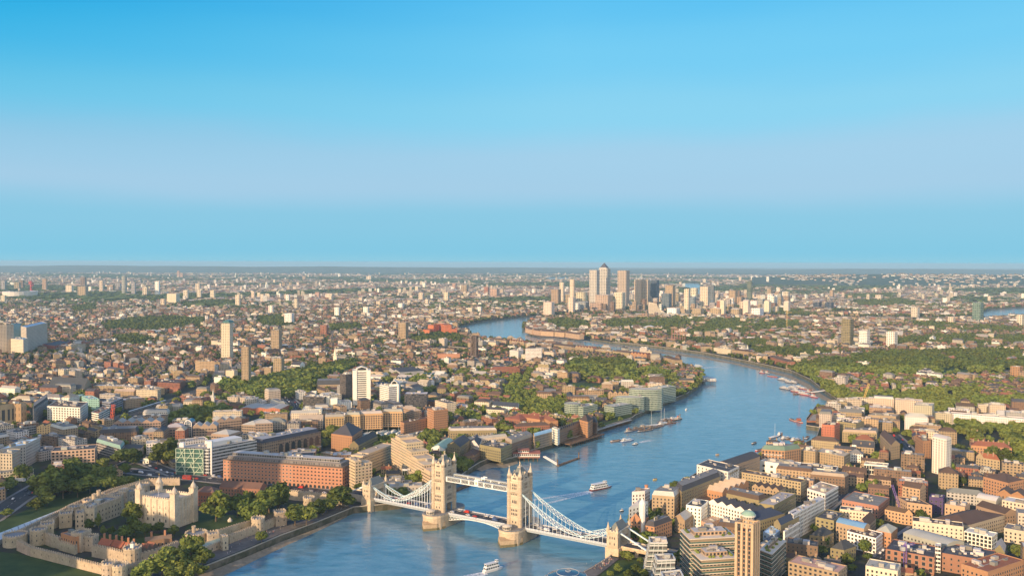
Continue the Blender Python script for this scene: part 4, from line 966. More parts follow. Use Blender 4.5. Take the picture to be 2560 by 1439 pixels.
for u, hh in ((-.06, 5), (.93, 8)):
 k = MB(); c = Lr[0] + d * W_ * max(.04, u) + (Lr[2] - Lr[1]).normalized() * 5; k.box(c.x, c.y, -.5, 5, 5, h + hh, (.72, .72, .70), 'paint'); k.build('stair_tower', gb)
k = MB(); m = (Lr[0] + Lr[2]) / 2; e2 = Lr[2] - Lr[1]; k.box(m.x + e2.x * .12, m.y + e2.y * .12, h - .6, e2.length * .62, W_ * .4, 4.6, (.62, .62, .60), 'paint', math.atan2(e2.y, e2.x)); k.build('plant_room', gb)
# commodity building with big arches and a dark roof
p, h = corners((656, 1108), (802, 1078), 24, None, 24)
qb = building('arcaded_offices', p, h, wallc=(.30, .22, .15), roof='flat', rc='navy', rh=3.5, bay=3.2, storey=3.6, frac=.5, label='brown brick offices with giant arched windows under a dark blue roof', clut=0, near=False)
THINGS[-1]['lm'] = 'giant arched offices'
o = Vector(qb.location); Lr = [Vector((q[0] - o.x, q[1] - o.y)) for q in p]; a, e = Lr[0], Lr[1]; d = (e - a).normalized(); ang = math.atan2(d.y, d.x); n = Vector((d.y, -d.x))
if n.dot(o.xy) > 0: n = -n;
k = MB(); k.prism(inset([tuple(v) for v in ccw([tuple(v) for v in Lr])], 1.4), h - .6, h + 4.2, (.05, .06, .09), 'roofing', poly2=inset(ccw([tuple(v) for v in Lr]), 3), topcol=(.3, .31, .33)); clutter(k, inset(ccw([tuple(v) for v in Lr]), 5), h + 4.2, 14); k.build('upper_storey', qb)
for i in range(7):
 c = a + (e - a) * (.30 + i * .105) + n * .05; q = bpy.data.objects.new('arched_window', WINDOWS['arch']); COL.objects.link(q); q.parent = qb; q.location = (*c, h * .3); q.scale = (7.2, 2.5, h * .55); q.rotation_euler = (0, 0, ang if n.dot(Vector((d.y, -d.x))) > 0 else ang + math.pi)
k = MB(); k.bar((*(a + n * .5), h * .22), (*(e + n * .5), h * .22), 1.2, (.62, .62, .6), 'paint', .8); k.build('balcony', qb)
# stepped concrete hotel
HT = (.54, .43, .29)
def stepped(label, A, Bp, third, yb, steps, axis=0, name='hotel_wing', wc=HT, h=None):
 p, h = corners(A, Bp, third, yb, h); P = [Vector(q) for q in p]; c = (P[0] + P[2]) / 2; root = empty(name, (c.x, c.y, G)); b = MB(); r = MB(); spots = []
 t0 = 0
 for (t, f) in steps:
  a, e = (P[0] - c).lerp(P[1] - c, t0), (P[0] - c).lerp(P[1] - c, t); g, dd = (P[3] - c).lerp(P[2] - c, t), (P[3] - c).lerp(P[2] - c, t0)
  q = ccw([tuple(v) for v in (a, e, g, dd)]); hh = h * f
  b.prism(q, -1, hh, jit(wc, .04), 'masonry', top=False); roof_on(r, q, hh, 'flat', jit(PAL['sand']), wc);
  for z in np.arange(3.2, hh, 3.2): b.prism(inset(q, -.28), z - .9, z + .25, jit(wc, .05), 'masonry')
  spots += [s for s in facade_spots(q, hh, 2.6, 3.2, 1.7, 1.3, 2.9, True, c)]
  clutter(r, q, hh - .6, 2); t0 = t
 b.build('wall', root); r.build('roof', root); add_windows(root, spots, 'dark'); occupy(p)
 return tag(root, label, 'hotel', zc=h * .6, h=h)
stepped('long concrete hotel wing in shade, nearest the bridge', (894, 1144), (985, 1110), 16, 1196, [(.14, .95), (.3, 1.0), (1, 1.02)])
stepped('sunlit stepped concrete hotel wing descending to the river', (978, 1098), (1075, 1150), 20, None, [(.12, 1.06), (.25, 1.22), (.42, 1.16), (.55, .95), (.7, .84), (.86, .76), (1, .66)], h=34)
THINGS[-1]['lm'] = 'stepped concrete hotel'
stepped('stepped concrete hotel end block beside the bridge approach', (888, 1152), (930, 1146), 14, 1230, [(.35, 1.0), (.6, .8), (1, .9)])
N('hotel_annex', (945, 1210), (1030, 1196), 20, None, 6, 'low grey hotel podium between the two concrete wings', wall='grey', rc='flat', near=False)
# dock warehouses
N('dock_warehouse', (828, 1083), (880, 1090), (906, 1072), 1124, label='orange brick dock warehouse with white windows and a clock turret', wall='orange', roof='hip', rc='slate', wsty='plain', bay=3.6)
N('gabled_shed', (873, 1113), (896, 1112), (944, 1088), 1136, label='narrow grey roofed gabled shed between dock warehouse and hotel', wall='olive', roof='gable', rc='slate', rh=6)
N('dock_house', (803, 1130), (832, 1134), 10, None, 6, 'small flat roofed dock house by the long red warehouse', wall='sand', rc='sand', near=False)
# wharf street warehouses along the water
N('wharf_house', (1079, 1118), (1111, 1122), (1138, 1102), 1137, label='white gabled wharf house with a green roof', wall='white', roof='gable', rc='copper', rh=4)
N('wharf_warehouse', (1118, 1110), (1150, 1117), (1176, 1098), 1140, label='olive brick gabled wharf warehouse left of a white gable', wall='olive', roof='gable', rc='slate', rh=5)
N('wharf_warehouse', (1174, 1104), (1197, 1114), (1204, 1098), 1126, label='white gabled wharf building with rows of small windows', wall='white', roof='gable', rc='slate', rh=5)
N('wharf_house', (1154, 1140), (1186, 1138), (1202, 1126), 1157, label='dark brick riverside house with white sash windows', wall='brown', roof='hip', rc='tile')
N('wharf_warehouse', (1199, 1110), (1252, 1120), (1280, 1108), 1143, label='broad olive brick bastion fronted warehouse above the beach', wall='olive', roof='flat', rc='slate', wsty='dark', bay=3)
N('wharf_warehouse', (1263, 1099), (1279, 1108), (1333, 1090), 1130, label='brown riverside flats with white balconies next to the pier restaurant', wall='brown', roof='mansard', rc='sand', rh=4, wsty='plain')
N('wharf_warehouse', (1333, 1089), (1336, 1090), (1380, 1078), None, 17, 'brick riverside flats under a bright blue glass roof', wall='tan', roof='barrel', rc='lightblue', rh=4)
N('wharf_flats', (1380, 1068), (1394, 1073), (1399, 1070), 1106, label='narrow white balconied flats beside the blue glass roof', wall='white', roof='flat', rc='sand')
N('wharf_warehouse', (1396, 1074), (1399, 1076), (1452, 1056), None, 16, 'long dark brick wharf with blue balconies', wall='brown', roof='multi', rc='slate', rh=4)
N('wharf_warehouse', (1448, 1048), (1470, 1054), (1482, 1046), 1086, label='orange brick riverside tower block with pyramid roofs', wall='orange', roof='hip', rc='tile', rh=7)
N('wharf_warehouse', (1476, 1052), (1492, 1056), (1494, 1050), 1080, label='brown riverside block with white topped turret at the lawn', wall='brown', roof='hip', rc='slate', rh=7)
# dock apartments
for i, (x0, x1, y) in enumerate(((814, 862, 1042), (862, 902, 1038), (902, 958, 1034), (958, 1008, 1030))):
 N('dock_apartments', (x0, y - (i % 2) * 2), (x1 - 2, y - 2), 15, None, 22, ['amber brick dock apartments nearest the white office tower', 'amber dock apartments with grey balconies, second from the road', 'amber dock apartments with gabled glass attics over the marina', 'amber dock apartments at the marina end next to the trees'][i], wall='tan', wallc=jit((.50, .34, .17), .08), roof='mansard', rc='pale', rh=3.4, bay=3.2, ww=2.1, wh=2.1, wsty='dark')
N('stepped_flats', (1001, 1053), (1010, 1056), (1072, 1043), None, 16, 'low orange brick flats beside the marina masts', wall='orange', roof='flat', rc='tile')
N('stepped_flats', (1068, 1020), (1103, 1016), (1120, 1022), 1072, label='orange brick ziggurat flats with stacked balconies', wall='orange', roof='flat', rc='orange', bay=3)
N('grey_terrace', (1120, 1070), (1126, 1076), (1242, 1074), None, 13, 'curved brown terrace with pale attic storey behind the wharves', wall='olive', roof='mansard', rc='membrane', rh=3)
N('grey_terrace', (1138, 1100), (1146, 1102), (1268, 1089), None, 12, 'cream flats with pale attics directly behind the wharf warehouses', wall='cream', roof='mansard', rc='membrane', rh=3)
N('red_roof_flats', (1262, 1043), (1300, 1048), (1345, 1040), None, 12, 'red roofed council flats left of bright green tree', wall='red', roof='hip', rc='redtile', rh=4)
N('red_roof_flats', (1294, 1040), (1350, 1048), 14, None, 13, 'orange tiled courtyard flats above the wharf street', wall='orange', roof='hip', rc='redtile', rh=4, chim=4)
N('red_roof_flats', (1350, 1040), (1374, 1052), 13, None, 13, 'orange tiled corner flats near the riverside woods', wall='orange', roof='hip', rc='redtile', rh=4, chim=3)
N('red_roof_flats', (1290, 1066), (1375, 1062), 13, None, 11, 'dark red brick flats with brown roofs behind the blue glass roof', wall='red', roof='hip', rc='tile', rh=4, chim=3)
N('modern_flats', (1186, 1003), (1222, 1005), (1232, 998), None, 15, 'tan flats with shallow brown roof beside canal street', wall='cream', roof='hip', rc='tile', rh=3, near=False)
N('school_building', (1230, 1012), (1296, 1018), (1298, 1008), None, 11, 'long low white walled school with slate roofs', wall='white', roof='gable', rc='slate', rh=4, near=False)
N('school_building', (1216, 1022), (1260, 1025), 12, None, 10, 'white gable ended school wing in front of the long school', wall='cream', roof='gable', rc='slate', rh=3, near=False)
N('white_house_row', (1116, 1010), (1134, 1012), (1140, 1008), None, 9, 'small white flat roofed hall next to the orange ziggurat flats', wall='white', roof='flat', rc='membrane', near=False)
N('white_house_row', (1140, 1012), (1170, 1016), 14, None, 9, 'white low pitched hall left of the tan flats', wall='white', roof='gable', rc='membrane', rh=2, near=False)
# glazed white office group
def office_tower(label, A, Bp, third, yb, gab=True, lm=None):
 p, h = corners(A, Bp, third, yb); o = building('office_tower', p, h, wallc=(.78, .75, .67), roof='flat', rc='membrane', bay=30, storey=3.6, frac=0, label=label, near=False, clut=3)
 if lm: THINGS[-1]['lm'] = lm
 c = Vector(o.location).xy; a, e = Vector(p[0]) - c, Vector(p[1]) - c; d = (e - a).normalized(); n = Vector((d.y, -d.x)); n = n if n.dot(c) < 0 else -n; ang = math.atan2(d.y, d.x) + (0 if n.dot(Vector((d.y, -d.x))) > 0 else math.pi); L = (e - a).length
 for i in range(int(h / 3.6) - 1):
  q = a.lerp(e, .5); w = bpy.data.objects.new('ribbon_window', WINDOWS['dark']); COL.objects.link(w); w.parent = o; w.location = (*(q + n * .05), 3 + i * 3.6); w.scale = (L * .52, 2, 1.7); w.rotation_euler = (0, 0, ang)
 for t in (.12, .88): k = MB(); q = a.lerp(e, t) + n * .6; k.box(q.x, q.y, -1, L * .2, 1.4, h + 1.5, (.80, .77, .69), 'masonry', ang); k.build('pilaster', o)
 if gab:
  k = MB(); P = [a.lerp(e, .18), a.lerp(e, .82)]; bk = -n * 12
  k.face([(*P[0], h - .5), (*P[1], h - .5), (*P[1], h + 3.4), (*((P[0] + P[1]) / 2), h + 7), (*P[0], h + 3.4)], (.70, .68, .60)); m = (P[0] + P[1]) / 2
  k.face([(*P[0], h + 3.4), (*m, h + 7), (*(m + bk), h + 7), (*(P[0] + bk), h + 3.4)], (.6, .59, .55), 'roofing'); k.face([(*P[1], h + 3.4), (*m, h + 7), (*(m + bk), h + 7), (*(P[1] + bk), h + 3.4)], (.6, .59, .55), 'roofing')
  for s in (0, 1): k.face([(*P[s], h - .5), (*(P[s] + bk), h - .5), (*(P[s] + bk), h + 3.4), (*P[s], h + 3.4)], (.70, .68, .60))
  k.build('roof_gable', o)
  k = MB(); k.face([(*(a.lerp(e, .26) + n * .15), h + .5), (*(a.lerp(e, .74) + n * .15), h + .5), (*(a.lerp(e, .74) + n * .15), h + 3.2), (*(m + n * .15), h + 5.6), (*(a.lerp(e, .26) + n * .15), h + 3.2)], (.2, .25, .25), 'window glass'); k.build('gable_glazing', o)
 return o
office_tower('tall white office tower with gabled glass crown and ribbon windows', (882, 926), (927, 925), 26, 1012, lm='tall white office tower')
N('dark_office', (864, 936), (883, 934), 18, None, 46, label='dark glazed flank block joined to the tall white office tower', wall='brown', wallc=(.10, .085, .08), roof='flat', rc='membrane', near=False, bay=2, frac=.7)
office_tower('shorter white office block with gabled crown right of the tall one', (974, 960), (997, 960), 20, 1011)
N('dark_office', (949, 961), (972, 966), 18, 1008, label='white and dark glass office slab between the two gabled offices', wall='white', roof='flat', rc='membrane', near=False, bay=2, frac=.7)
N('dark_office', (1011, 984), (1068, 984), 24, 1021, label='black glass office box framed in white', wall='white', wallc=(.06, .06, .075), roof='flat', rc='membrane', near=False, bay=2.4, storey=3, frac=.8, clut=5)
N('dark_office', (757, 990), (810, 992), 26, 1028, label='low black glass office with white corner towers beside the highway', wall='black', wallc=(.07, .065, .065), roof='flat', rc='membrane', near=False, bay=2.4, storey=3, frac=.8)
for x0, x1, y, yb in ((806, 823, 990, 1028), (826, 843, 995, 1028), (776, 790, 978, 1000)): N('stair_block', (x0, y), (x1, y), 9, yb, label=['white windowless stair block by the dark office, nearer the road', 'white windowless stair block against the amber dock apartments', 'white stair block at the rear of the low black office'][(x0 == 826) + 2 * (x0 == 776)], wall='white', roof='flat', rc='membrane', near=False, frac=0, clut=0)
N('brick_offices', (793, 962), (858, 960), 30, 980, label='low brick offices with broad slate roof left of the white tower', wall='tan', roof='mansard', rc='slate', rh=8, near=False)
N('white_offices', (843, 1006), (880, 1004), 22, 1024, label='low white building at the foot of the tall white office tower', wall='white', roof='flat', rc='membrane', near=False, frac=.2)
N('warehouse_store', (600, 1020), (700, 1022), 42, 1034, label='red brick supermarket with ribbed barrel skylights', wall='red', wallc=(.42, .16, .09), roof='multi', rc='pale', rh=2, near=False, frac=.2)
N('white_block', (670, 1032), (720, 1026), 18, 1040, label='white low block on the near corner of the red supermarket', wall='white', roof='flat', rc='membrane', near=False, frac=.3)
N('white_block', (614, 1000), (655, 1002), 16, 1010, label='white flat roofed house behind the red supermarket', wall='white', roof='flat', rc='membrane', near=False)
N('white_block', (568, 992), (618, 993), 20, 1006, label='pale two storey block near the church with slender spire', wall='stone', roof='flat', rc='pale', near=False)
# pavilion roofed courtyard offices
i = 0
for A, Bp, dep, hh, lab in (((283, 1057), (402, 1054), 22, 15, 'brown offices with pale hipped pavilion roofs beside the railway'), ((417, 1068), (460, 1066), 20, 17, 'brown pavilion roofed offices left of the glass arch'), ((482, 1066), (542, 1064), 20, 17, 'brown pavilion roofed offices right of the glass arch'), ((528, 1083), (572, 1086), 26, 17, 'brown pavilion roofed offices, stepped corner by the white office'), ((541, 1052), (604, 1046), 24, 16, 'pale hipped roof offices behind the stepped corner'), ((604, 1060), (640, 1062), 40, 16, 'long brown offices with grey hipped roof facing the highway'), ((638, 1058), (682, 1056), 18, 19, 'brown five storey pavilion offices by the highway'), ((356, 1080), (398, 1078), 24, 13, 'lower pavilion roofed offices above the tree filled square')):
 N('pavilion_offices', A, Bp, dep, None, hh, lab, wall='brown', wallc=jit((.34, .25, .19), .06), roof='multi' if (Bp[0] - A[0]) > 58 else 'hip', rc='pale', rh=4, bay=3.6, storey=3.6, ww=2.6, wh=1.8, wsty='dark')
p = at(471, 1091, G); ga = empty('glass_arch', (p.x, p.y, G)); k = MB(); hgt = 23; w = 4.6
pr = [(-w, 0), (-w, hgt - 5)] + [(-w * math.cos(math.pi * j / 10), hgt - 5 + 5 * math.sin(math.pi * j / 10)) for j in range(1, 10)] + [(w, hgt - 5), (w, 0)]
k.loft([[(x, -1.0, z) for x, z in pr], [(x, 15, z) for x, z in pr]], (.35, .42, .43), 'blue glass'); k.build('glazing', ga); k = MB()
for (x0, z0), (x1, z1) in zip(pr, pr[1:]): k.bar((x0, -1.1, z0), (x1, -1.1, z1), .9, (.78, .78, .76), 'paint')
for z in range(3, 22, 3): k.bar((-w, -1.15, z), (w, -1.15, z), .35, (.78, .78, .76), 'paint')
for x in (-1.6, 1.6): k.bar((x, -1.15, 0), (x, -1.15, hgt - .6), .35, (.78, .78, .76), 'paint')
k.build('frame', ga); tag(ga, 'tall white framed glass arch between pavilion roofed offices', 'glass arch', zc=12)
# left foreground offices
N('stone_offices', (0, 1122), (64, 1110), (100, 1092), None, 27, 'grey stone offices with many square windows at the hill road', wall='concrete', wallc=(.44, .41, .36), roof='flat', rc='lightblue', bay=3, storey=3.5, ww=1.2, wh=1.8, wsty='dark')
N('stone_offices', (0, 1132), (30, 1133), (52, 1121), 1196, label='narrow pale stone office end facing the white lorry', wall='stone', roof='flat', rc='flat', bay=3, storey=3.5, ww=1.4, wh=1.9, wsty='dark')
N('grid_offices', (128, 1127), (237, 1120), 26, 1168, label='pinkish gridded stone offices above the castle trees', wall='pink', wallc=(.52, .37, .27), roof='flat', rc='slate', bay=4.1, storey=3.6, ww=2.4, wh=2.1, wsty='dark')
N('dark_roof_offices', (249, 1083), (341, 1079), 22, None, 15, 'brown offices under a black mansard roof by the railway', wall='brown', roof='mansard', rc='dark', rh=5, near=False)
N('glazed_offices', (240, 1104), (302, 1122), (312, 1108), None, 15, 'low offices with slanting pale green glass roof', wall='grey', roof='mansard', rc='copper', rh=4, near=False, frac=.9)
N('glazed_offices', (296, 1122), (352, 1120), 18, 1142, label='old stone hall with grey slate roof above the square', wall='stone', roof='hip', rc='slate', rh=4)
N('white_mansion', (366, 1108), (432, 1103), 20, 1135, label='white stuccoed mansion partly hidden by a big tree', wall='white', roof='flat', rc='pale', clut=6)
N('white_mansion', (432, 1106), (520, 1096), 18, None, 17, 'white parapeted range right of the big tree', wall='white', roof='flat', rc='pale', near=False)
N('gate_lodge', (357, 1145), (372, 1145), 8, 1158, label='small white stone gate lodge on the square', wall='white', roof='flat', rc='membrane')
N('amber_offices', (0, 1012), (16, 1010), (60, 1003), 1065, label='amber office slab with dark vertical glazing at the photo edge', wall='tan', wallc=(.50, .36, .20), roof='flat', rc='sand', near=False, bay=7, frac=.5, storey=30)
N('amber_offices', (34, 1009), (52, 1008), (66, 1004), 1060, label='amber brick stair tower with two small windows', wall='tan', wallc=(.56, .37, .2), roof='flat', rc='sand', near=False, frac=.15, bay=6, storey=9)
N('old_offices', (82, 1012), (84, 1022), (120, 998), None, 22, 'grey colonnaded stone offices behind the amber stair tower', wall='grey', wallc=(.24, .24, .25), roof='mansard', rc='slate', rh=4, near=False)
N('white_offices', (118, 1014), (200, 1018), (220, 1004), 1052, label='white six storey offices with square windows by the railway', wall='white', roof='flat', rc='tile', bay=4.6, storey=3.6, ww=2.3, wh=2.0, wsty='dark')
N('blue_offices', (255, 1003), (276, 1006), (308, 993), 1036, label='grey blue glazed office slab next to the railway', wall='grey', wallc=(.22, .25, .32), roof='flat', rc='pale', near=False, frac=.95, bay=3, storey=3.4)
N('teal_flats', (156, 994), (200, 990), (210, 984), 1003, label='pale turquoise clad block behind the white six storey offices', wall='teal', roof='flat', rc='teal', near=False)
N('teal_flats', (204, 988), (230, 988), (248, 996), None, 18, 'second turquoise clad block reaching the railway', wall='teal', roof='flat', rc='teal', near=False)
N('striped_block', (228, 1029), (246, 1032), (274, 1018), 1052, label='low white striped block beside the railway under the orange crane', wall='white', roof='flat', rc='rust', near=False, frac=.95)
N('yard_offices', (92, 1066), (130, 1062), (158, 1058), 1092, label='yellow brick shed with sawtooth glass roof by the tracks', wall='stock', roof='saw', rc='slate', rh=3, near=False)
N('yard_offices', (0, 1075), (50, 1068), (90, 1062), None, 13, 'grey framed car park left of the yellow shed', wall='grey', roof='flat', rc='slate', near=False, frac=.9)
N('warehouse_row', (233, 963), (345, 965), 18, 982, label='long white topped brick warehouse with arched bays', wall='tan', roof='flat', rc='membrane', near=False)
N('warehouse_row', (345, 964), (385, 972), 20, 980, label='yellow brick warehouse end beside the railway bend', wall='stock', roof='flat', rc='sand', near=False)
N('brick_tenement', (360, 953), (450, 957), (462, 948), 972, label='dark red brick tenement with white windows left of the railway', wall='red', wallc=(.24, .10, .07), roof='flat', rc='tile', near=False)
N('brick_tenement', (454, 992), (503, 993), (525, 990), 1013, label='brown brick flats with green copper edge by the church', wall='brown', wallc=(.28, .14, .10), roof='flat', rc='copper', near=False)
N('brick_tenement', (120, 968), (210, 972), (230, 962), 984, label='long low brick warehouse with pale skylights in shade', wall='tan', roof='gable', rc='slate', near=False)
N('white_block', (535, 942), (560, 943), (575, 940), 960, label='white windowless cube at the railway bend', wall='white', roof='flat', rc='pale', near=False, frac=0)
N('white_block', (564, 925), (585, 926), (594, 924), 948, label='cream cube below the twin balconied towers', wall='cream', roof='flat', rc='pale', near=False, frac=.1)
N('gold_flats', (488, 900), (524, 900), (536, 902), 936, label='golden brick flats with green glass penthouse left of balconied tower', wall='stock', roof='flat', rc='glassgreen', near=False)
N('gold_flats', (428, 925), (450, 925), (456, 926), 944, label='small golden stone block behind the dark red tenement', wall='stock', roof='flat', rc='sand', near=False)
# --- south bank, right foreground
N('white_brewhouse', (1572, 1268), (1598, 1262), (1620, 1252), 1335, label='tall white weatherboarded brewhouse at the south end of the bridge', wall='white', roof='hip', rc='membrane', rh=4, bay=4)
p = at(1606, 1252, G + 33); cu = empty('cupola_tower', (p.x, p.y, G)); k = MB(); k.cyl(0, 0, 0, 30, 2.7, (.76, .73, .68), 'masonry', 8); k.build('wall', cu); k = MB(); k.loft([[(*q, z) for q in ring(0, 0, r_, 10)] for r_, z in ((3.0, 30), (2.8, 31.6), (2.1, 33.3), (.9, 34.3), (.15, 36))], (.74, .72, .68), 'roofing'); k.build('dome', cu); tag(cu, 'white octagonal tower with domed cupola beside the brewhouse', 'tower', zc=30)
p = at(1616, 1214, G + 20); ch = empty('chimney_stack', (p.x, p.y, G)); k = MB(); k.cyl(0, 0, 0, 20, 2.0, (.50, .25, .14), 'masonry', 12, r2=1.5); k.build('shaft', ch); k = MB(); k.cyl(0, 0, 20, 21.2, 1.9, (.45, .22, .13), 'masonry', 12); k.build('rim', ch); tag(ch, 'orange brick chimney beside the white brewhouse', 'chimney', zc=30)
N('white_brewhouse', (1580, 1228), (1612, 1226), (1625, 1218), None, 22, 'red and white banded riverside building behind the brick chimney', wall='white', roof='flat', rc='pink')
N('atrium_offices', (1576, 1295), (1596, 1288), (1622, 1290), 1346, label='orange building with tall glass atrium gable near the bridge', wall='orange', roof='gable', rc='slate', rh=5)
N('striped_flats', (1612, 1312), (1636, 1316), (1680, 1300), 1350, label='orange and white striped brick flats with slate mansard', wall='orange', roof='mansard', rc='slate', rh=4, wsty='plain')
N('wharf_block', (1630, 1236), (1686, 1240), (1704, 1226), 1292, label='yellow stone wharf block with white attic nearest the bridge', wall='stock', roof='mansard', rc='membrane', rh=4, bay=3.4)
THINGS[-1]['lm'] = 'yellow wharf block'
N('wharf_terrace', (1690, 1214), (1704, 1228), (1800, 1190), None, 24, 'long riverside warehouse with white roof terraces', wall='olive', roof='mansard', rc='slate', rh=4.5)
N('white_wharf', (1742, 1160), (1820, 1178), (1848, 1164), None, 27, 'white riverside wharf block with dark windows and lettered parapet', wall='white', roof='flat', rc='slate', bay=4.5, clut=6)
THINGS[-1]['lm'] = 'white wharf block'; WW_ = THINGS[-1]['o']
N('curved_warehouse', (1788, 1158), (1824, 1166), (1900, 1140), None, 22, 'long brown warehouse with grey barrel roof beyond the white wharf', wall='tan', roof='barrel', rc='slate', rh=4)
N('sawtooth_house', (1764, 1222), (1806, 1230), (1872, 1206), None, 16, 'orange gabled row with sawtooth roofs', wall='orange', roof='multi', rc='sand', rh=4)
N('brown_shed', (1714, 1254), (1754, 1262), (1786, 1236), 1275, label='orange walled shed with broad brown roof', wall='orange', roof='hip', rc='tile', rh=4)
N('grey_shed', (1687, 1290), (1712, 1300), (1752, 1272), None, 13, 'long narrow grey roofed building below the brown shed', wall='stock', roof='gable', rc='pale', rh=4)
N('white_arcade', (1753, 1266), (1772, 1250), 14, None, 21, 'white windowed end wing of the curved white warehouse', wall='white', roof='flat', rc='slate')
N('white_arcade', (1772, 1252), (1886, 1282), 18, None, 21, 'white warehouse with wavy gabled roofline and arched windows', wall='white', roof='multi', rc='slate', rh=3, wsty='dark')
N('pink_house', (1752, 1300), (1772, 1308), (1836, 1282), 1325, label='pink walled building with tan flat roof and blue dormers', wall='pink', roof='flat', rc='sand')
N('courtyard_block', (1849, 1178), (2002, 1204), 14, None, 20, 'long tan brick range with white top storey behind the sawtooth row', wall='stock', roof='flat', rc='tile', ww=1.6)
N('courtyard_block', (1880, 1214), (1948, 1226), 14, None, 20, 'yellow brick gabled range at the deep blue courtyard', wall='stock', roof='multi', rc='tile', rh=3)
N('courtyard_block', (1816, 1232), (1898, 1250), 14, None, 19, 'brown roofed range with white attic windows on the courtyard', wall='olive', roof='mansard', rc='tile', rh=4)
N('courtyard_block', (1894, 1256), (1935, 1262), (1990, 1232), None, 19, 'brick corner range with pale flat roof by the white balconies', wall='olive', roof='flat', rc='pale')
N('domed_complex', (1852, 1288), (1900, 1300), (1962, 1282), None, 18, 'olive brick block with dark blue sheet roofs', wall='olive', roof='hip', rc='navy', rh=5)
p = at(1871, 1282, G + 24); dm = empty('green_dome', (p.x, p.y, G)); k = MB(); k.cyl(0, 0, 0, 22, 5, (.55, .5, .42), 'wall with windows', 14, bay=2.4, frac=.5); k.cyl(0, 0, 22, 23.2, 6.4, (.6, .58, .52), n=14); k.build('drum', dm); k = MB(); k.loft([[(*q, z) for q in ring(0, 0, r_, 14)] for r_, z in ((6, 23.2), (5.4, 24.6), (3.5, 26), (.3, 26.8))], (.26, .40, .32), 'roofing'); k.build('dome', dm); tag(dm, 'round corner tower with low green dome', 'dome tower', zc=22)
N('long_blue_roof', (1935, 1304), (1952, 1312), (1998, 1290), None, 19, 'long olive brick building with blue sheet ridge roof', wall='olive', roof='gable', rc='navy', rh=4)
N('white_street_front', (1958, 1326), (1962, 1327), (2000, 1304), None, 19, 'white rendered street front with regular tall windows', wall='white', roof='flat', rc='tile', bay=2.6, storey=4.6, ww=1.2, wh=3)
N('light_blue_block', (1908, 1328), (1936, 1336), (1955, 1320), 1372, label='building with light blue penthouse box on top', wall='grey', wallc=(.30, .38, .46), roof='flat', rc='lightblue')
N('blue_roof_house', (1900, 1356), (1930, 1362), (1945, 1350), None, 14, 'low house with dark blue pitched roof under the light blue box', wall='grey', roof='gable', rc='navy', rh=4)
N('museum', (1900, 1150), (2000, 1166), 22, None, 14, 'plain white riverside museum with four square windows', wall='white', roof='flat', rc='membrane', bay=9, ww=3.2, wh=2.4, storey=6)
N('amber_wharf', (1904, 1122), (1962, 1126), (2002, 1120), None, 24, 'amber riverside wharf with a green glazed curved top', wall='orange', roof='mansard', rc='glassgreen', rh=5, bay=3.6, ww=2, wh=2.4)
AW_ = THINGS[-1]['o']
N('amber_wharf', (2003, 1124), (2038, 1128), 16, None, 20, 'amber balconied flats right of the green glazed wharf', wall='stock', roof='flat', rc='sand')
N('amber_wharf', (2039, 1127), (2110, 1140), (2126, 1130), 1162, label='long amber flats with white penthouse', wall='stock', roof='flat', rc='sand')
N('white_office', (1996, 1164), (2090, 1174), 20, 1198, label='white office with black ribbon windows and brown roof court', wall='white', roof='flat', rc='tile', bay=4.4, ww=3.4, wh=1.6, wsty='dark')
N('tan_roof_block', (2026, 1184), (2112, 1192), (2122, 1186), None, 18, 'large pale roofed block behind the white gridded offices', wall='brown', roof='mansard', rc='sand', rh=3)
N('grid_white_office', (2018, 1220), (2063, 1233), (2096, 1214), 1261, label='white gridded corner office with black square windows', wall='white', roof='flat', rc='sand', bay=3.2, storey=3.6, ww=2.1, wh=2.2, wsty='dark')
THINGS[-1]['lm'] = 'white gridded office'
N('balcony_block', (1971, 1278), (1984, 1285), (2062, 1244), None, 23, 'long white block with rows of curved balconies and roof huts', wall='white', wallc=(.66, .66, .62), roof='flat', rc='membrane', clut=12)
N('white_cube', (2160, 1158), (2218, 1163), (2222, 1157), 1196, label='white cube with gridded glass front', wall='white', roof='flat', rc='sand', bay=2.6, storey=5, ww=2.3, wh=4)
tb_ = N('white_tower_block', (2331, 1090), (2344, 1086), (2379, 1094), 1180, label='slim white tower block with a curved roof, tallest thing on the south side', wall='white', roof='barrel', rc='membrane', rh=2.5, bay=3.6, storey=2.9, ww=1.7, wh=1.5, wsty='dark')
THINGS[-1]['lm'] = 'slim white tower block'
N('orange_slab', (2288, 1087), (2308, 1102), (2328, 1100), 1130, label='orange brick slab with white access galleries', wall='orange', roof='flat', rc='rust', bay=4)
N('deck_carpark', (2105, 1247), (2196, 1264), (2224, 1242), None, 12, 'flat roofed parking deck over a red brick curve', wall='red', wallc=(.40, .20, .14), roof='flat', rc='flat', clut=8)
N('olive_flats', (2039, 1291), (2085, 1300), (2112, 1280), 1332, label='olive brick flats with white glazed penthouse', wall='olive', roof='flat', rc='slate', bay=4, ww=2)
N('white_front_flats', (2118, 1326), (2190, 1344), (2207, 1330), 1366, label='white fronted flats with brown brick return', wall='white', roof='flat', rc='tile', ww=1.8)
N('blue_roof_flats', (2090, 1304), (2160, 1320), 12, None, 16, 'brick flats under a long blue sheet roof', wall='tan', roof='barrel', rc='blue', rh=3)
N('dark_hip_house', (2024, 1336), (2060, 1340), (2085, 1330), None, 11, 'low brick house with black pyramid roof', wall='olive', roof='hip', rc='dark', rh=6)
N('dark_hip_house', (2076, 1368), (2110, 1374), (2140, 1364), None, 11, 'second black hipped roof house by the dark garden trees', wall='olive', roof='hip', rc='dark', rh=6)
N('gable_house', (2140, 1310), (2168, 1316), (2190, 1296), None, 14, 'orange gabled house with brown roof beside the blue sheet roof', wall='tan', roof='gable', rc='tile', rh=6)
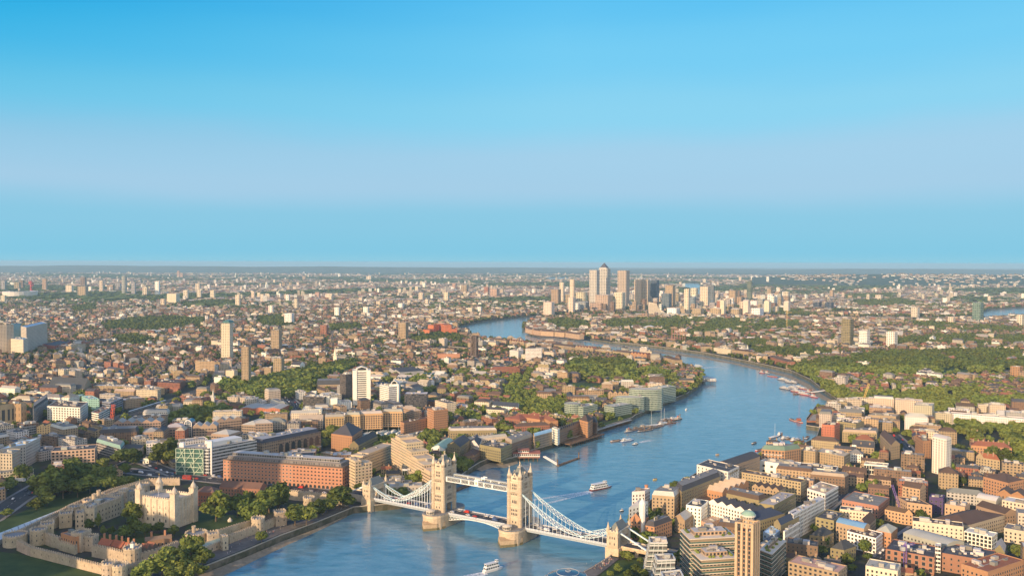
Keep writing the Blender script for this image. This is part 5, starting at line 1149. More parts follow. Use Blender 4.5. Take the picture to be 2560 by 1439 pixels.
N('pale_hip_hall', (2190, 1324), (2228, 1332), (2244, 1318), None, 13, 'brick hall under a pale hipped roof by the purple crane', wall='orange', roof='hip', rc='pale', rh=4)
N('orange_gable_block', (2212, 1272), (2262, 1282), (2282, 1284), 1300, label='orange gabled tenement with three windows left of the dark garden', wall='tan', wallc=(.52, .32, .18), roof='gable', rc='tile', rh=4)
pu = N('purple_block', (2323, 1240), (2358, 1244), (2362, 1236), 1282, label='dark purple clad block with scattered lit square windows', wall='purple', roof='flat', rc='purple', bay=3.4, storey=3.4, ww=1.7, wh=1.7)
THINGS[-1]['lm'] = 'dark purple block'
N('long_brown_roof', (2320, 1298), (2420, 1312), (2512, 1286), None, 15, 'huge brown roofed courtyard warehouse', wall='sand', roof='hip', rc='tile', rh=5)
N('long_brown_roof', (2440, 1262), (2512, 1284), 16, None, 15, 'long pale brown roofed range right of the purple block', wall='tan', roof='gable', rc='tile', rh=4)
N('tan_factory', (2256, 1214), (2300, 1222), 16, None, 17, 'blank tan gabled warehouse behind the purple block', wall='tan', wallc=(.48, .33, .2), roof='gable', rc='tile', rh=4)
N('tan_factory', (2362, 1258), (2412, 1266), (2425, 1256), None, 19, 'blank tan brick warehouse beside the purple block', wall='tan', wallc=(.50, .34, .21), roof='flat', rc='sand')
N('tan_factory', (2240, 1238), (2300, 1246), (2330, 1262), None, 18, 'stepped tan brick warehouse left of the purple block', wall='tan', wallc=(.46, .31, .19), roof='flat', rc='tile')
N('glass_crescent', (2258, 1330), (2300, 1322), (2410, 1352), None, 15, 'long pale grey roofed glazed block under the brown courtyard', wall='pale', roof='barrel', rc='pale', rh=2)
N('winged_roof_block', (2410, 1326), (2480, 1340), (2494, 1330), 1376, label='white glazed block with butterfly roof wings', wall='white', roof='flat', rc='membrane', bay=3, ww=2.2, wh=2.4)
N('brick_studios', (2214, 1370), (2336, 1392), 30, 1412, label='large red brick studios with arched windows and speckled black roof', wall='red', wallc=(.33, .165, .105), roof='flat', rc='dark', clut=18, bay=4.6, storey=4.2, ww=2.6, wh=2.9, wsty='plain')
N('brick_studios', (2352, 1380), (2480, 1402), 30, 1425, label='red brick studios right of glass stair, roof dotted with white lights', wall='red', wallc=(.31, .165, .11), roof='flat', rc='dark', clut=18, bay=4.6, storey=4.2)
N('glass_stair', (2338, 1362), (2352, 1364), 8, None, 21, 'glazed white stair tower joining the two red studios', wall='white', roof='flat', rc='membrane', near=False, frac=.9, bay=2, clut=0)
N('tan_apartments', (1971, 1402), (2096, 1430), (2118, 1412), None, 20, 'tan corner apartments with pink roof terraces', wall='stock', roof='flat', rc='pink', bay=3.6, ww=2)
N('tan_apartments', (2164, 1412), (2244, 1426), 18, None, 18, 'plain pale apartments below the purple crane', wall='cream', roof='flat', rc='pale')
N('tan_apartments', (2470, 1428), (2560, 1398), 20, None, 16, 'red brick apartments at the lower right edge', wall='orange', roof='flat', rc='rust')
N('grey_gable_barn', (2486, 1372), (2512, 1380), (2516, 1362), None, 15, 'grey roofed gabled shed beside the street tree', wall='olive', roof='gable', rc='pale', rh=5)
N('cream_flats', (2505, 1248), (2580, 1262), 18, None, 17, 'cream flats with small windows at the right edge', wall='cream', roof='flat', rc='membrane')
N('brown_block', (2510, 1318), (2580, 1330), 18, None, 12, 'low flat roofed stone block at the right edge below the cream flats', wall='stone', roof='flat', rc='flat')
N('balconied_tenement', (2458, 1190), (2520, 1206), (2560, 1198), None, 18, 'orange balconied tenement with hipped tile roof', wall='orange', roof='hip', rc='tile', rh=5)
N('balconied_tenement', (2494, 1230), (2560, 1240), 18, None, 15, 'orange tenement with gabled attics at the right edge', wall='orange', roof='multi', rc='tile', rh=4)
N('white_dome_hall', (2440, 1242), (2490, 1252), 16, None, 15, 'pale round roofed hall left of the orange tenement', wall='pale', roof='barrel', rc='membrane', rh=3)
N('flats_by_cofferdam', (2110, 1020), (2160, 1024), (2162, 1018), 1042, label='white apartment block behind the rubble cofferdam', wall='white', roof='flat', rc='pale')
N('flats_by_cofferdam', (2170, 1036), (2240, 1040), (2250, 1034), 1062, label='tan balconied apartments right of the white block', wall='stock', roof='flat', rc='sand')
N('red_riverside_flats', (2054, 1060), (2086, 1062), (2100, 1056), 1106, label='red brick balconied riverside flats by the barges', wall='red', wallc=(.48, .16, .09), roof='flat', rc='slate', bay=3)
N('yellow_riverside_flats', (2106, 1078), (2192, 1082), (2196, 1074), 1104, label='yellow brick warehouse flats behind the houseboats', wall='stock', roof='mansard', rc='sand', rh=3)
N('olive_riverside_flats', (2094, 1052), (2140, 1058), (2160, 1052), None, 24, 'olive balconied flats between red flats and cofferdam', wall='olive', roof='flat', rc='slate')
N('striped_roof_warehouse', (2200, 1084), (2228, 1112), (2250, 1108), None, 18, 'long warehouse with a pale sloping rooflight strip', wall='stock', roof='gable', rc='tile', rh=5)
N('grey_towers', (2284, 1012), (2330, 1014), (2336, 1006), 1062, label='tan concrete tower block with grey penthouse', wall='stone', roof='flat', rc='pale', bay=3, near=False)
N('grey_towers', (2332, 1030), (2380, 1034), 14, 1058, label='lower tan concrete slab next to the penthouse tower', wall='stone', roof='flat', rc='pale', near=False)
N('white_slab', (2376, 1032), (2560, 1046), 14, None, 17, 'very long white slab of flats among trees', wall='white', roof='flat', rc='pale', near=False)
N('red_school', (2428, 1112), (2530, 1120), 16, None, 12, 'orange roofed school with many chimneys', wall='orange', roof='hip', rc='redtile', rh=5, chim=8)
N('red_school', (2440, 1140), (2480, 1146), (2500, 1150), None, 11, 'orange gabled school wing in front of the many chimneys', wall='tan', roof='gable', rc='redtile', rh=6, chim=3)
N('garage_row', (2410, 1164), (2480, 1176), 12, None, 8, 'low grey garage row with white posts', wall='pale', roof='flat', rc='tile', near=False)
# terraced apartment blocks and brick campanile
def terraced(label, A, Bp, third, h, floors, lm=None):
 p, h = corners(A, Bp, third, None, h); P = ccw(p); c = Vector((sum(q[0] for q in P) / 4, sum(q[1] for q in P) / 4)); Lc = [(q[0] - c.x, q[1] - c.y) for q in P]; root = empty('terraced_apartments', (c.x, c.y, G)); st = h / floors
 k = MB(); k.prism(inset(Lc, 1.6), -1, h - .3, (.30, .24, .17), 'masonry', topcol=(.34, .30, .26), topmat='roofing'); k.build('wall', root)
 for i in range(floors):
  k = MB(); z = (i + 1) * st; k.prism(Lc, z - .75, z - .1, (.60, .53, .43), 'masonry'); k.build('balcony_slab', root)
  k = MB()
  for s in range(4): a, e = Vector(Lc[s]), Vector(Lc[(s + 1) % 4]); k.bar((*a, z + .5), (*e, z + .5), .08, (.55, .6, .6), 'green glass', 1.0)
  if i < floors - 1: k.build('balcony_rail', root)
 add_windows(root, facade_spots(inset(Lc, 1.6), h, 2.6, st, 2.0, st * .62, .2, True, c), 'plain')
 k = MB(); q = inset(Lc, 6); k.prism(q, h - .3, h + 3, (.42, .30, .20), 'wall with windows', bay=3, storey=3.2, frac=.6, topcol=(.45, .43, .40), topmat='roofing'); clutter(k, q, h + 3, 8); k.build('penthouse', root)
 k = MB()
 for _ in range(14):
  t = rnd.random(); s = rnd.randrange(4); a = Vector(inset(Lc, 3.4)[s]).lerp(Vector(inset(Lc, 3.4)[(s + 1) % 4]), t); k.loft([[(*v, z) for v in ring(a.x, a.y, r_, 6)] for r_, z in ((1, h - .2), (1.3, h + .5), (.9, h + 1.2), (.2, h + 1.5))], (1, 1, 1), 'leaves')
 k.build('planting', root); occupy(p); tag(root, label, 'apartments', zc=h * .7)
 if lm: THINGS[-1]['lm'] = lm
terraced('large terraced apartment block with planted roof and cream balcony bands', (1700, 1322), (1724, 1346), (1842, 1340), 36, 10, 'terraced apartments')
terraced('lower terraced apartment block in front with green roof garden', (1724, 1372), (1752, 1398), (1846, 1392), 27, 8)
terraced('terraced apartment wing right of the brick campanile', (1898, 1372), (1930, 1384), (1966, 1350), 26, 8)
p, h = corners((1840, 1303), (1882, 1309), (1898, 1302), None, 56); cm = building('campanile_tower', p, h - 6, wallc=(.27, .15, .085), roof='flat', rc='tile', near=False, frac=0, label='square brick campanile tower with open top beside terraced apartments', clut=2)
THINGS[-1]['lm'] = 'brick campanile'
c = Vector(cm.location).xy; Lc = [(q[0] - c.x, q[1] - c.y) for q in ccw(p)]
for i in range(4):
 a, e = Vector(Lc[i]), Vector(Lc[(i + 1) % 4]); d = (e - a).normalized(); n = Vector((d.y, -d.x)); ang = math.atan2(d.y, d.x); L = (e - a).length
 for t in (.03, .35, .65, .97): k = MB(); q = a.lerp(e, t) + n * .3; k.box(q.x, q.y, -1, 1.5, .7, h + 1, (.50, .38, .25), 'masonry', ang); k.build('pier', cm)
 k = MB(); q = a.lerp(e, .5); k.box(q.x, q.y, h - .8, L, .9, .9, (.52, .36, .22), 'masonry', ang); k.build('top_beam', cm)
 if n.dot(c) < 0:
  for t in (.19, .5, .81):
   for j in range(15):
    q = a.lerp(e, t) + n * .04; w = bpy.data.objects.new('window', WINDOWS['plain']); COL.objects.link(w); w.parent = cm; w.location = (*q, 2 + j * 3.2); w.scale = (L * .13, 1.5, 2.5); w.rotation_euler = (0, 0, ang)
# slanted glass offices by the bridge
def wedge(label, A, Bp, third, h, lean):
 p, h = corners(A, Bp, third, None, h); P = [Vector(q) for q in p]; c = (P[0] + P[2]) / 2; top = [v - c for v in P]; d = (top[0] - top[1]).normalized(); bot = [top[0] + d * lean, top[1], top[2], top[3] + d * lean]
 root = empty('slanted_offices', (c.x, c.y, G)); k = MB()
 if sum(top[i].x * top[(i + 1) % 4].y - top[(i + 1) % 4].x * top[i].y for i in range(4)) < 0: top.reverse(); bot.reverse()
 k.prism([tuple(v) for v in bot], -1, h, (.20, .24, .23), 'wall with windows', top=False, poly2=[tuple(v) for v in top], bay=2.5, storey=3.6, frac=.9); k.build('wall', root)
 k = MB(); k.face([(*v, h - .5) for v in inset([tuple(v) for v in top], 1)], (.30, .24, .19), 'roofing'); clutter(k, [tuple(v) for v in top], h - .5, 5)
 for i in range(4): k.bar((*top[i], h), (*top[(i + 1) % 4], h), .8, (.55, .56, .54), 'paint', 1.2)
 k.build('roof', root); k = MB()
 for s in range(4):
  a0, a1, b0, b1 = bot[s], bot[(s + 1) % 4], top[s], top[(s + 1) % 4]; n = max(2, int((a1 - a0).length / 4))
  for i in range(n + 1): k.bar((*a0.lerp(a1, i / n), 0), (*b0.lerp(b1, i / n), h), .3, (.60, .62, .60), 'paint')
 for z in range(4, int(h), 4):
  t = z / h
  for s in range(4): k.bar((*bot[s].lerp(top[s], t), z), (*bot[(s + 1) % 4].lerp(top[(s + 1) % 4], t), z), .35, (.58, .60, .58), 'paint', .9)
 k.build('facade_frame', root); occupy(p); tag(root, label, 'offices', zc=h * .6)
wedge('slanted glass office nearest the bridge anchor ties', (1626, 1356), (1668, 1356), (1664, 1342), 26, 5)
wedge('slanted glass office with rust brown roof, closer to the viewer', (1644, 1400), (1688, 1398), (1680, 1384), 26, 5)
wedge('slanted glass office cut off by the lower edge', (1660, 1446), (1708, 1440), (1700, 1424), 26, 5)
# rounded glass city hall at the lower edge
p = at(1406, 1427, G + 42); hl = empty('round_glass_hall', (p.x, p.y, G)); ringsr = [(9, 0), (14, 6), (18.5, 14), (20.5, 22), (20, 30), (17, 36), (12.5, 40), (7, 42.4), (1.5, 43.4)]
k = MB(); k.loft([[(x + (z - 15) * .12, y - (z - 15) * .10, z) for x, y in ring(0, 0, r_, 28)] for r_, z in ringsr], (.2, .25, .3), 'blue glass'); k.build('glass_shell', hl, smooth=True); k = MB()
for r_, z in ringsr[1:]:
 R_ = [(x + (z - 15) * .12, y - (z - 15) * .10, z) for x, y in ring(0, 0, r_ + .12, 28)]
 for a, e in zip(R_, R_[1:] + R_[:1]): k.bar(a, e, .3, (.45, .46, .45), 'paint')
k.build('frame', hl); tag(hl, 'rounded blue glass hall just showing at the lower edge', 'glass hall', zc=40)
def letters(root, A, Bp, h, z, size, text, col):
 a, e = (Vector(at(*q, G + h)[:2]) - root.location.xy for q in (A, Bp)); d = (e - a).normalized(); n = Vector((d.y, -d.x)); c = bpy.data.curves.new('lettering', 'FONT'); c.body = text; c.size = size; c.extrude = .08; c.align_x = 'CENTER'
 if col not in MAT: m_, t_, b_ = principled(col); b_.inputs['Base Color'].default_value = dict(gilt=(.30, .22, .10, 1), pale=(.75, .72, .65, 1))[col]
 c.materials.append(MAT[col]); o = bpy.data.objects.new('lettering', c); COL.objects.link(o); bpy.context.view_layer.update(); me = bpy.data.meshes.new_from_object(o); bpy.data.objects.remove(o); o = bpy.data.objects.new('lettering', me); COL.objects.link(o); o.parent = root; m_ = (a + e) / 2 + n * .15; o.location = (*m_, z); o.rotation_euler = (math.pi / 2, 0, math.atan2(d.y, d.x))
letters(WW_, (1821, 1178), (1848, 1164), 27, 22.6, 3.0, 'BUTLERS WHARF', 'gilt')
letters(AW_, (1904, 1122), (1962, 1126), 24, 17.5, 2.6, 'BUTLERS WHARF', 'pale')
occupy(P2((1440, 1439), (1548, 1385), (1605, 1380), (1625, 1420), (1640, 1480), (1400, 1520)), 1)
# ------------------------------------------------------------------ tower blocks, each from its pixels: left, right, top, foot
def tower_block(x0, x1, yt, yb, wall='cream', label=None, name='tower_block', roof='flat', rc='pale', frac=.5, bay=3.2, storey=3.0, th=-22, asp=1.0, n=4, lm=None, wc=None, top=None, rh=None, group=None):
 c = at((x0 + x1) / 2, yb, G); h = rise(c, yt); D = c.length; a = R(th) + math.atan2(-c.x, c.y)
 w = (x1 - x0) * (c.y / F) / (abs(math.cos(R(th))) + asp * abs(math.sin(R(th)))); d = w * asp
 P = rect(c.x, c.y + d / 2, w, d, a) if n == 4 else ring(c.x, c.y + w / 2, w / 2 * 1.05, n)
 bay, storey = max(bay, D / 470), max(storey, D / 560)
 o = building(name, P, h, wall, roof, rc, rh, bay=bay, storey=storey, frac=frac, wallc=wc or jit(PAL[wall], .06), label=label, clut=2, cat=name.replace('_', ' '), group=group)
 if lm: THINGS[-1]['lm'] = lm
 return o, c, w, h
TB = tower_block
# the cluster of towers across the bend
oc, c, w, h = TB(1498, 1527, 671, 768, 'grey', 'tallest tower of the far cluster, silver with a dark pyramid roof', 'skyscraper', wc=(.50, .47, .42), frac=.55, bay=2.6, storey=3.8, lm='pyramid topped skyscraper')
k = MB(); P = rect(0, w / 2, w * .84, w * .84, R(-22) + math.atan2(-c.x, c.y)); k.prism(P, h, h + 5, (.45, .43, .40)); k.prism(inset(P, 2), h + 5, h + 31, (.08, .085, .11), 'roofing', poly2=rect(0, w / 2, .3, .3)); k.build('pyramid_roof', oc); oc.children[0]
for r in (
 (1474, 1499, 675, 772, 'grey', 'silver slab skyscraper directly left of the pyramid topped one', .6, (.48, .45, .40)), (1545, 1575, 676, 772, 'tan', 'flat topped skyscraper with stripes, right of the pyramid topped one', .5, (.40, .33, .27)),
 (1587, 1606, 699, 768, 'tan', 'narrow tan tower at the left of the dark blue tower group', .3, (.62, .48, .34)), (1606, 1626, 699, 768, 'tan', 'gridded tan tower against the dark blue tower', .6, (.46, .38, .29)),
 (1627, 1649, 700, 766, 'navy', 'dark blue glass tower in the far cluster', .8, (.07, .10, .15)), (1423, 1439, 698, 770, 'cream', 'round white tower left of the silver skyscrapers', .4, None),
 (1378, 1403, 723, 764, 'tan', 'tan tower with dark flank at the left of the far cluster', .5, None), (1399, 1412, 706, 760, 'cream', 'slim pale tower behind the tan one with dark flank', .4, None),
 (1437, 1472, 730, 760, 'cream', 'broad pale gridded block below the round white tower', .6, None), (1420, 1438, 743, 784, 'cream', 'stepped cream riverside tower in front of the round one', .4, None),
 (1359, 1387, 755, 787, 'cream', 'cream riverside block with stepped shoulders at the bend', .4, None), (1490, 1534, 737, 779, 'tan', 'wide tan office block at the foot of the skyscrapers', .6, (.44, .33, .25)),
 (1536, 1565, 731, 778, 'cream', 'half built white framed tower with red hoists', .7, None), (1576, 1612, 763, 779, 'tan', 'low construction frame in front of the far cluster', .8, None),
 (1656, 1681, 734, 776, 'navy', 'blue glass riverside tower with a tan neighbour', .8, (.12, .16, .19)), (1665, 1690, 713, 770, 'stock', 'tall tan gridded tower behind the blue glass riverside one', .6, None),
 (1711, 1726, 722, 787, 'cream', 'slim white tower with a dark cap', .5, None), (1752, 1779, 716, 770, 'cream', 'white ribbed tower with dark grey shoulder', .5, None),
 (1778, 1787, 712, 765, 'grey', 'narrow dark grey tower joined to the white ribbed one', .6, (.14, .16, .18)), (1726, 1741, 742, 772, 'grey', 'low blue grey office behind the slim white tower', .8, (.2, .25, .3)),
 (1801, 1815, 752, 788, 'cream', 'pointed gable cream block, first of four along the far shore', .1, None), (1859, 1877, 752, 788, 'cream', 'pointed gable cream block, second along the far shore', .1, None),
 (1912, 1929, 753, 785, 'cream', 'pointed gable cream block, third along the far shore', .1, None), (1961, 1977, 755, 782, 'cream', 'pointed gable cream block, last along the far shore', .1, None),
 (1670, 1702, 770, 787, 'white', 'white low square block on the far shore', .3, None), (1733, 1762, 771, 788, 'stock', 'yellow brick shore block below the slim white tower', .5, None),
 (1778, 1811, 772, 788, 'stock', 'yellow brick shore block left of the first pointed gable', .5, None), (1830, 1856, 773, 788, 'stock', 'yellow brick shore block between two pointed gables', .5, None),
 (1793, 1806, 752, 786, 'red', 'red brick tower beside the first pointed gable block', .4, None), (1704, 1716, 772, 788, 'tan', 'small tan shore block left of slim white tower', .4, None),
 (1824, 1846, 726, 765, 'tan', 'tan tower behind the shore blocks', .5, None), (1841, 1860, 742, 765, 'tan', 'short tan tower left of the green cylinder', .5, None), (1878, 1900, 752, 770, 'white', 'white block with a round porthole wall', .3, None),
 (1880, 1912, 770, 788, 'white', 'white striped shore flats', .6, None), (1440, 1474, 755, 778, 'grey', 'grey glass shore block below the gridded pale one', .8, (.33, .34, .33)), (1476, 1516, 757, 779, 'tan', 'brown terraced office at the water below the skyscrapers', .7, (.40, .28, .21))):
 x0, x1, yt, yb, wl, lab, fr, wc = r
 cyl = 'round white' in lab; pt = 'pointed' in lab
 TB(x0, x1, yt, yb, wl, lab, 'high_rise', frac=fr * .72, wc=wc, storey=3.6, n=14 if cyl else 4, roof='gable' if pt else 'flat', rh=5 if pt else None, rc='cream' if pt else 'pale')
TB(1867, 1884, 703, 760, 'glassgreen', 'green glass cylinder tower on the far peninsula', 'high_rise', n=14, frac=.85, wc=(.13, .17, .11))
for i in range(110):
 x_ = rnd.uniform(1362, 1965); y_ = rnd.uniform(748, 784); w_ = rnd.uniform(8, 20); TB(x_, x_ + w_, y_ - rnd.uniform(12, 30), y_, rnd.choice(['cream', 'tan', 'stock', 'grey', 'pale', 'brown', 'white']), None, 'high_rise', frac=.55, storey=3.6)
c = at(1622, 786); h = rise(c, 755); W2 = 46 * c.y / F; wv = empty('sloping_block', tuple(c)); k = MB()
k.loft([[(0, 0, -1), (W2, 0, -1), (W2, 0, 4), (W2 * .52, 0, h * .5), (W2 * .42, 0, h * .9), (0, 0, h)], [(0, 18, -1), (W2, 18, -1), (W2, 18, 4), (W2 * .52, 18, h * .5), (W2 * .42, 18, h * .9), (0, 18, h)]], PAL['cream'], 'masonry'); k.build('wall', wv); k = MB()
for i in range(1, 10): k.box(W2 * .3, -.2, h * i / 11, W2 * (.56 if i > 5 else .5 + .4 * (1 - i / 6)), .5, 1.3, (.1, .1, .1), 'window glass')
k.build('balcony', wv); tag(wv, 'white ski slope shaped apartment block on the far shore', 'high rise', zc=20)
# tower blocks left of the river and beyond
for r in (
 (550, 579, 808, 900, 'cream', 'very tall cream tower block with rounded glass crown', .45), (602, 625, 866, 968, 'tan', 'tall tan tower with zigzag balconies, nearer of twin pair', .6), (681, 708, 895, 944, 'tan', 'shorter tan tower with zigzag balconies', .6), (675, 702, 825, 880, 'tan', 'orange and white chequered tower block behind the church', .6),
 (995, 1020, 806, 852, 'stock', 'pale gold gridded tower near the riverside park', .55), (799, 820, 812, 842, 'red', 'red brick striped tower block', .5), (709, 733, 783, 812, 'white', 'wide white slab tower beside dark trees', .4), (734, 745, 747, 775, 'cream', None, .4), (650, 660, 735, 757, 'cream', None, .4), (714, 723, 737, 757, 'white', None, .4),
 (670, 683, 763, 786, 'white', None, .4), (835, 849, 768, 793, 'white', 'white tower block, left one of a matching pair', .3), (907, 922, 767, 792, 'white', 'white tower block, right one of a matching pair', .3), (812, 834, 734, 747, 'cream', None, .4), (1056, 1065, 706, 720, 'white', None, .4), (1109, 1123, 730, 752, 'cream', None, .4), (1152, 1171, 712, 733, 'tan', None, .5),
 (994, 1009, 758, 775, 'white', None, .3), (1225, 1248, 722, 743, 'pink', None, .5), (1210, 1223, 717, 740, 'red', None, .4), (1170, 1183, 769, 784, 'cream', None, .3), (1192, 1205, 767, 783, 'white', None, .6), (627, 637, 728, 748, 'cream', None, .3), (1072, 1088, 773, 790, 'stock', None, .5), (787, 800, 730, 746, 'pink', None, .4), (1046, 1060, 732, 752, 'cream', None, .4),
 (414, 444, 734, 761, 'cream', 'wide cream slab tower left of the dark park belt', .05), (400, 412, 747, 768, 'cream', None, .4), (386, 398, 703, 740, 'white', 'tall white tower left of the wide cream slab', .3), (301, 316, 690, 736, 'grey', 'tall grey rounded tower, highest on the left horizon', .6), (327, 338, 707, 738, 'grey', None, .6), (247, 257, 701, 731, 'cream', None, .4),
 (104, 116, 697, 727, 'tan', None, .4), (162, 180, 713, 733, 'cream', None, .2), (191, 215, 716, 742, 'stock', None, .4), (199, 213, 693, 716, 'brown', None, .4), (457, 470, 725, 751, 'cream', None, .4), (487, 500, 708, 728, 'cream', None, .4), (491, 503, 725, 748, 'cream', None, .4), (524, 537, 725, 748, 'cream', None, .4),
 (587, 600, 737, 769, 'cream', 'lone cream tower at the edge of the dark park belt', .4), (442, 449, 677, 694, 'pink', 'pale pink tower in the far hills district', .4), (450, 457, 682, 694, 'pink', None, .4), (355, 368, 719, 741, 'cream', None, .5), (288, 301, 708, 727, 'grey', None, .6), (266, 283, 712, 728, 'tan', None, .5), (46, 58, 700, 722, 'brown', None, .5), (0, 12, 702, 726, 'grey', None, .5), (33, 48, 706, 724, 'stock', None, .4), (0, 12, 738, 760, 'cream', None, .2),
 (512, 520, 790, 806, 'white', None, .5), (1130, 1141, 708, 724, 'pink', None, .4), (1062, 1072, 748, 765, 'cream', None, .4), (940, 953, 752, 766, 'cream', None, .4), (972, 985, 750, 764, 'tan', None, .4), (880, 895, 776, 790, 'tan', None, .4), (1018, 1028, 750, 766, 'cream', None, .4), (915, 930, 690, 700, 'cream', None, .3), (845, 852, 684, 693, 'white', None, .3), (755, 765, 690, 700, 'tan', None, .3), (705, 713, 706, 717, 'tan', None, .3), (722, 730, 706, 717, 'tan', None, .3),
 (2108, 2137, 797, 871, 'olive', 'tall olive and glass tower right of the woods', .75), (2152, 2178, 826, 874, 'white', 'white gridded tower block, left of matching two beside the park', .6), (2221, 2247, 829, 874, 'white', 'white gridded tower block, right of matching two beside the park', .6), (2437, 2462, 756, 806, 'glassgreen', 'pale green glass tower at the far right water', .8), (2374, 2390, 792, 810, 'cream', 'octagonal cream tower left of the green glass one', .4), (2546, 2562, 787, 818, 'cream', 'cream tower at the right edge by the water', .4), (2534, 2562, 916, 948, 'orange', 'orange brick tower block at the right edge by the park', .5),
 (2282, 2302, 768, 792, 'cream', None, .5), (2036, 2056, 755, 774, 'navy', 'dark glass office with white columns, left one of two', .8), (2066, 2087, 755, 775, 'navy', 'dark glass office with white columns, right one of two', .8), (2316, 2330, 686, 694, 'cream', None, .3), (1949, 1955, 689, 702, 'white', None, .3), (1917, 1924, 691, 711, 'white', None, .3), (1891, 1897, 690, 700, 'white', None, .3), (1878, 1884, 690, 700, 'white', None, .3), (2010, 2016, 692, 701, 'cream', None, .3), (2070, 2077, 690, 701, 'white', None, .3), (1848, 1856, 692, 703, 'cream', None, .3), (1758, 1768, 697, 707, 'cream', None, .4), (2168, 2176, 735, 752, 'cream', None, .4), (2192, 2210, 737, 750, 'cream', None, .4), (2122, 2134, 738, 748, 'stock', None, .4), (2076, 2086, 725, 745, 'stock', None, .3)):
 x0, x1, yt, yb, wl, lab, fr = r
 o, c, w, h = TB(x0, x1, yt, yb, wl, lab, frac=fr * .88, n=12 if 'rounded tower' in (lab or '') else 4)
 if lab and 'rounded glass crown' in lab: THINGS[-1]['lm'] = 'rounded crown tower'; k = MB(); q = rect(0, w / 2, w * .9, w * .9, R(-22)); k.loft([[(x * f, w / 2 + (y - w / 2) * f, h + z) for x, y in q] for f, z in ((1, 0), (.95, 3), (.7, 6), (.3, 7.6))], (.5, .5, .45), 'green glass'); k.build('crown', o)
 if lab and 'nearer of twin' in lab: THINGS[-1]['lm'] = 'zigzag balconied tower'
 if lab and 'olive and glass' in lab: THINGS[-1]['lm'] = 'olive glass tower'
 if lab and 'gold gridded' in lab: THINGS[-1]['lm'] = 'gold gridded tower'
 if lab and 'zigzag' in lab:
  k = MB()
  for s in (-.25, .25):
   for j in range(int(h / 3)): k.box(-w * .33 + s * w * .5 - w * .05, -w * .12 + s * -w * .2, j * 3 + 1, w * .12, 1.4, 1.4, (.55, .45, .34), 'masonry', R(-22))
  k.build('balcony', o)
# the hospital at the left edge
for A, Bp, t3, yb, wc, lab in (((-10, 812), (8, 811), (34, 810), 890, (.56, .46, .34), 'tan and dark glass hospital block at the left edge'), ((34, 809), (52, 808), 14, 880, (.13, .30, .42), 'blue glass hospital link block'), ((52, 815), (66, 818), (118, 806), 880, (.52, .46, .38), 'pale panelled hospital tower with blue roof'), ((27, 846), (58, 848), (70, 844), 888, (.66, .58, .45), 'cream hospital block on white columns')):
 B('hospital_block', A, Bp, t3, yb, label=lab, wallc=wc, roof='flat', rc='blue', frac=.4, bay=3.2, storey=3.6); THINGS[-1]['lm'] = 'cream hospital' if 'cream' in lab else None
B('red_office', (106, 860), (137, 864), (178, 854), None, 16, label='bright red ended office beside the hospital', wall='red', wallc=(.42, .09, .05), roof='flat', rc='slate')
B('mansion_flats', (174, 862), (195, 860), (214, 858), 882, label='cream balconied flats right of the bright red office', wall='cream', roof='flat', rc='pale', frac=.8)
for i, (x0, y0, x1, y1, hh) in enumerate(((1074, 824, 1090, 820, 22), (1084, 812, 1100, 810, 34), (1100, 808, 1112, 812, 36), (1110, 816, 1126, 822, 24))):
 B('red_riverside_flats', (x0, y0), (x1, y1), 22, None, hh, label=['glowing red brick ziggurat flats, low west step', 'glowing red brick ziggurat flats, left peak', 'glowing red brick ziggurat flats, right peak', 'glowing red brick ziggurat flats, step at the water'][i], wall='red', wallc=(.55, .17, .07), roof='flat', rc='rust', frac=.4)
# curved green glass riverside flats
for A, Bp, hh, r_, lab in (((1420, 1010), (1456, 1008), 22, 13, 'green glass riverside flats with rounded bays, left group'), ((1458, 1016), (1494, 1010), 19, 12, 'green glass riverside flats beside the lawn'), ((1535, 1016), (1580, 1008), 17, 12, 'low white and green glass flats in front of the terraced ones'), ((1572, 996), (1606, 988), 24, 13, 'curved green glass terrace stepping up the river'), ((1604, 976), (1650, 968), 34, 14, 'tallest curved green glass flats with a small tower'), ((1648, 970), (1690, 964), 26, 12, 'grey glazed flats at the end of the green glass terrace')):
 p, hh = corners(A, Bp, 20, None, hh); P = ccw(p)
 if 'curved' in lab or 'rounded' in lab: c0 = Vector((sum(q[0] for q in P) / 4, sum(q[1] for q in P) / 4)); ww_ = (Vector(P[0]) - Vector(P[1])).length; P = [(c0.x + ww_ * .55 * math.cos(a), c0.y + 12 * math.sin(a)) for a in (2 * math.pi * j / 14 for j in range(14))]
 building('glass_flats', P, hh, wallc=(.30, .38, .31), roof='flat', rc='pale', frac=.8, bay=2.4, storey=3, label=lab, clut=3)
N('yellow_gable_flats', (1520, 982), (1606, 985), 16, None, 15, 'golden brick gabled flats behind the green glass terrace', wall='stock', roof='multi', rc='tile', rh=4, near=False)
N('grey_river_flats', (1604, 1002), (1640, 994), 14, None, 12, 'grey riverside block between green glass flats', wall='grey', roof='flat', rc='slate', near=False)
N('museum_shed', (1000, 930), (1060, 926), 60, None, 12, 'vast dark sawtooth roofed depot beside a gold brick office', wall='grey', roof='saw', rc='slate', rh=3, near=False, frac=0)
N('gold_depot_office', (1016, 920), (1070, 922), 14, None, 12, 'gold brick office in front of the sawtooth depot', wall='tan', roof='flat', rc='sand', near=False)
N('brick_cold_store', (1094, 884), (1150, 884), 26, 905, label='blank orange brick block left of the dark lattice tower', wall='orange', wallc=(.42, .21, .13), roof='flat', rc='tile', near=False, frac=0)
N('white_flats', (1313, 872), (1354, 872), (1356, 870), 909, label='white gridded slab of flats on the inner bank', wall='white', roof='flat', rc='pale', near=False, frac=.7)
N('tan_flats', (1216, 902), (1260, 900), 18, None, 14, 'pale yellow mansion flats left of the red roofed school', wall='cream', roof='multi', rc='tile', rh=2, near=False)
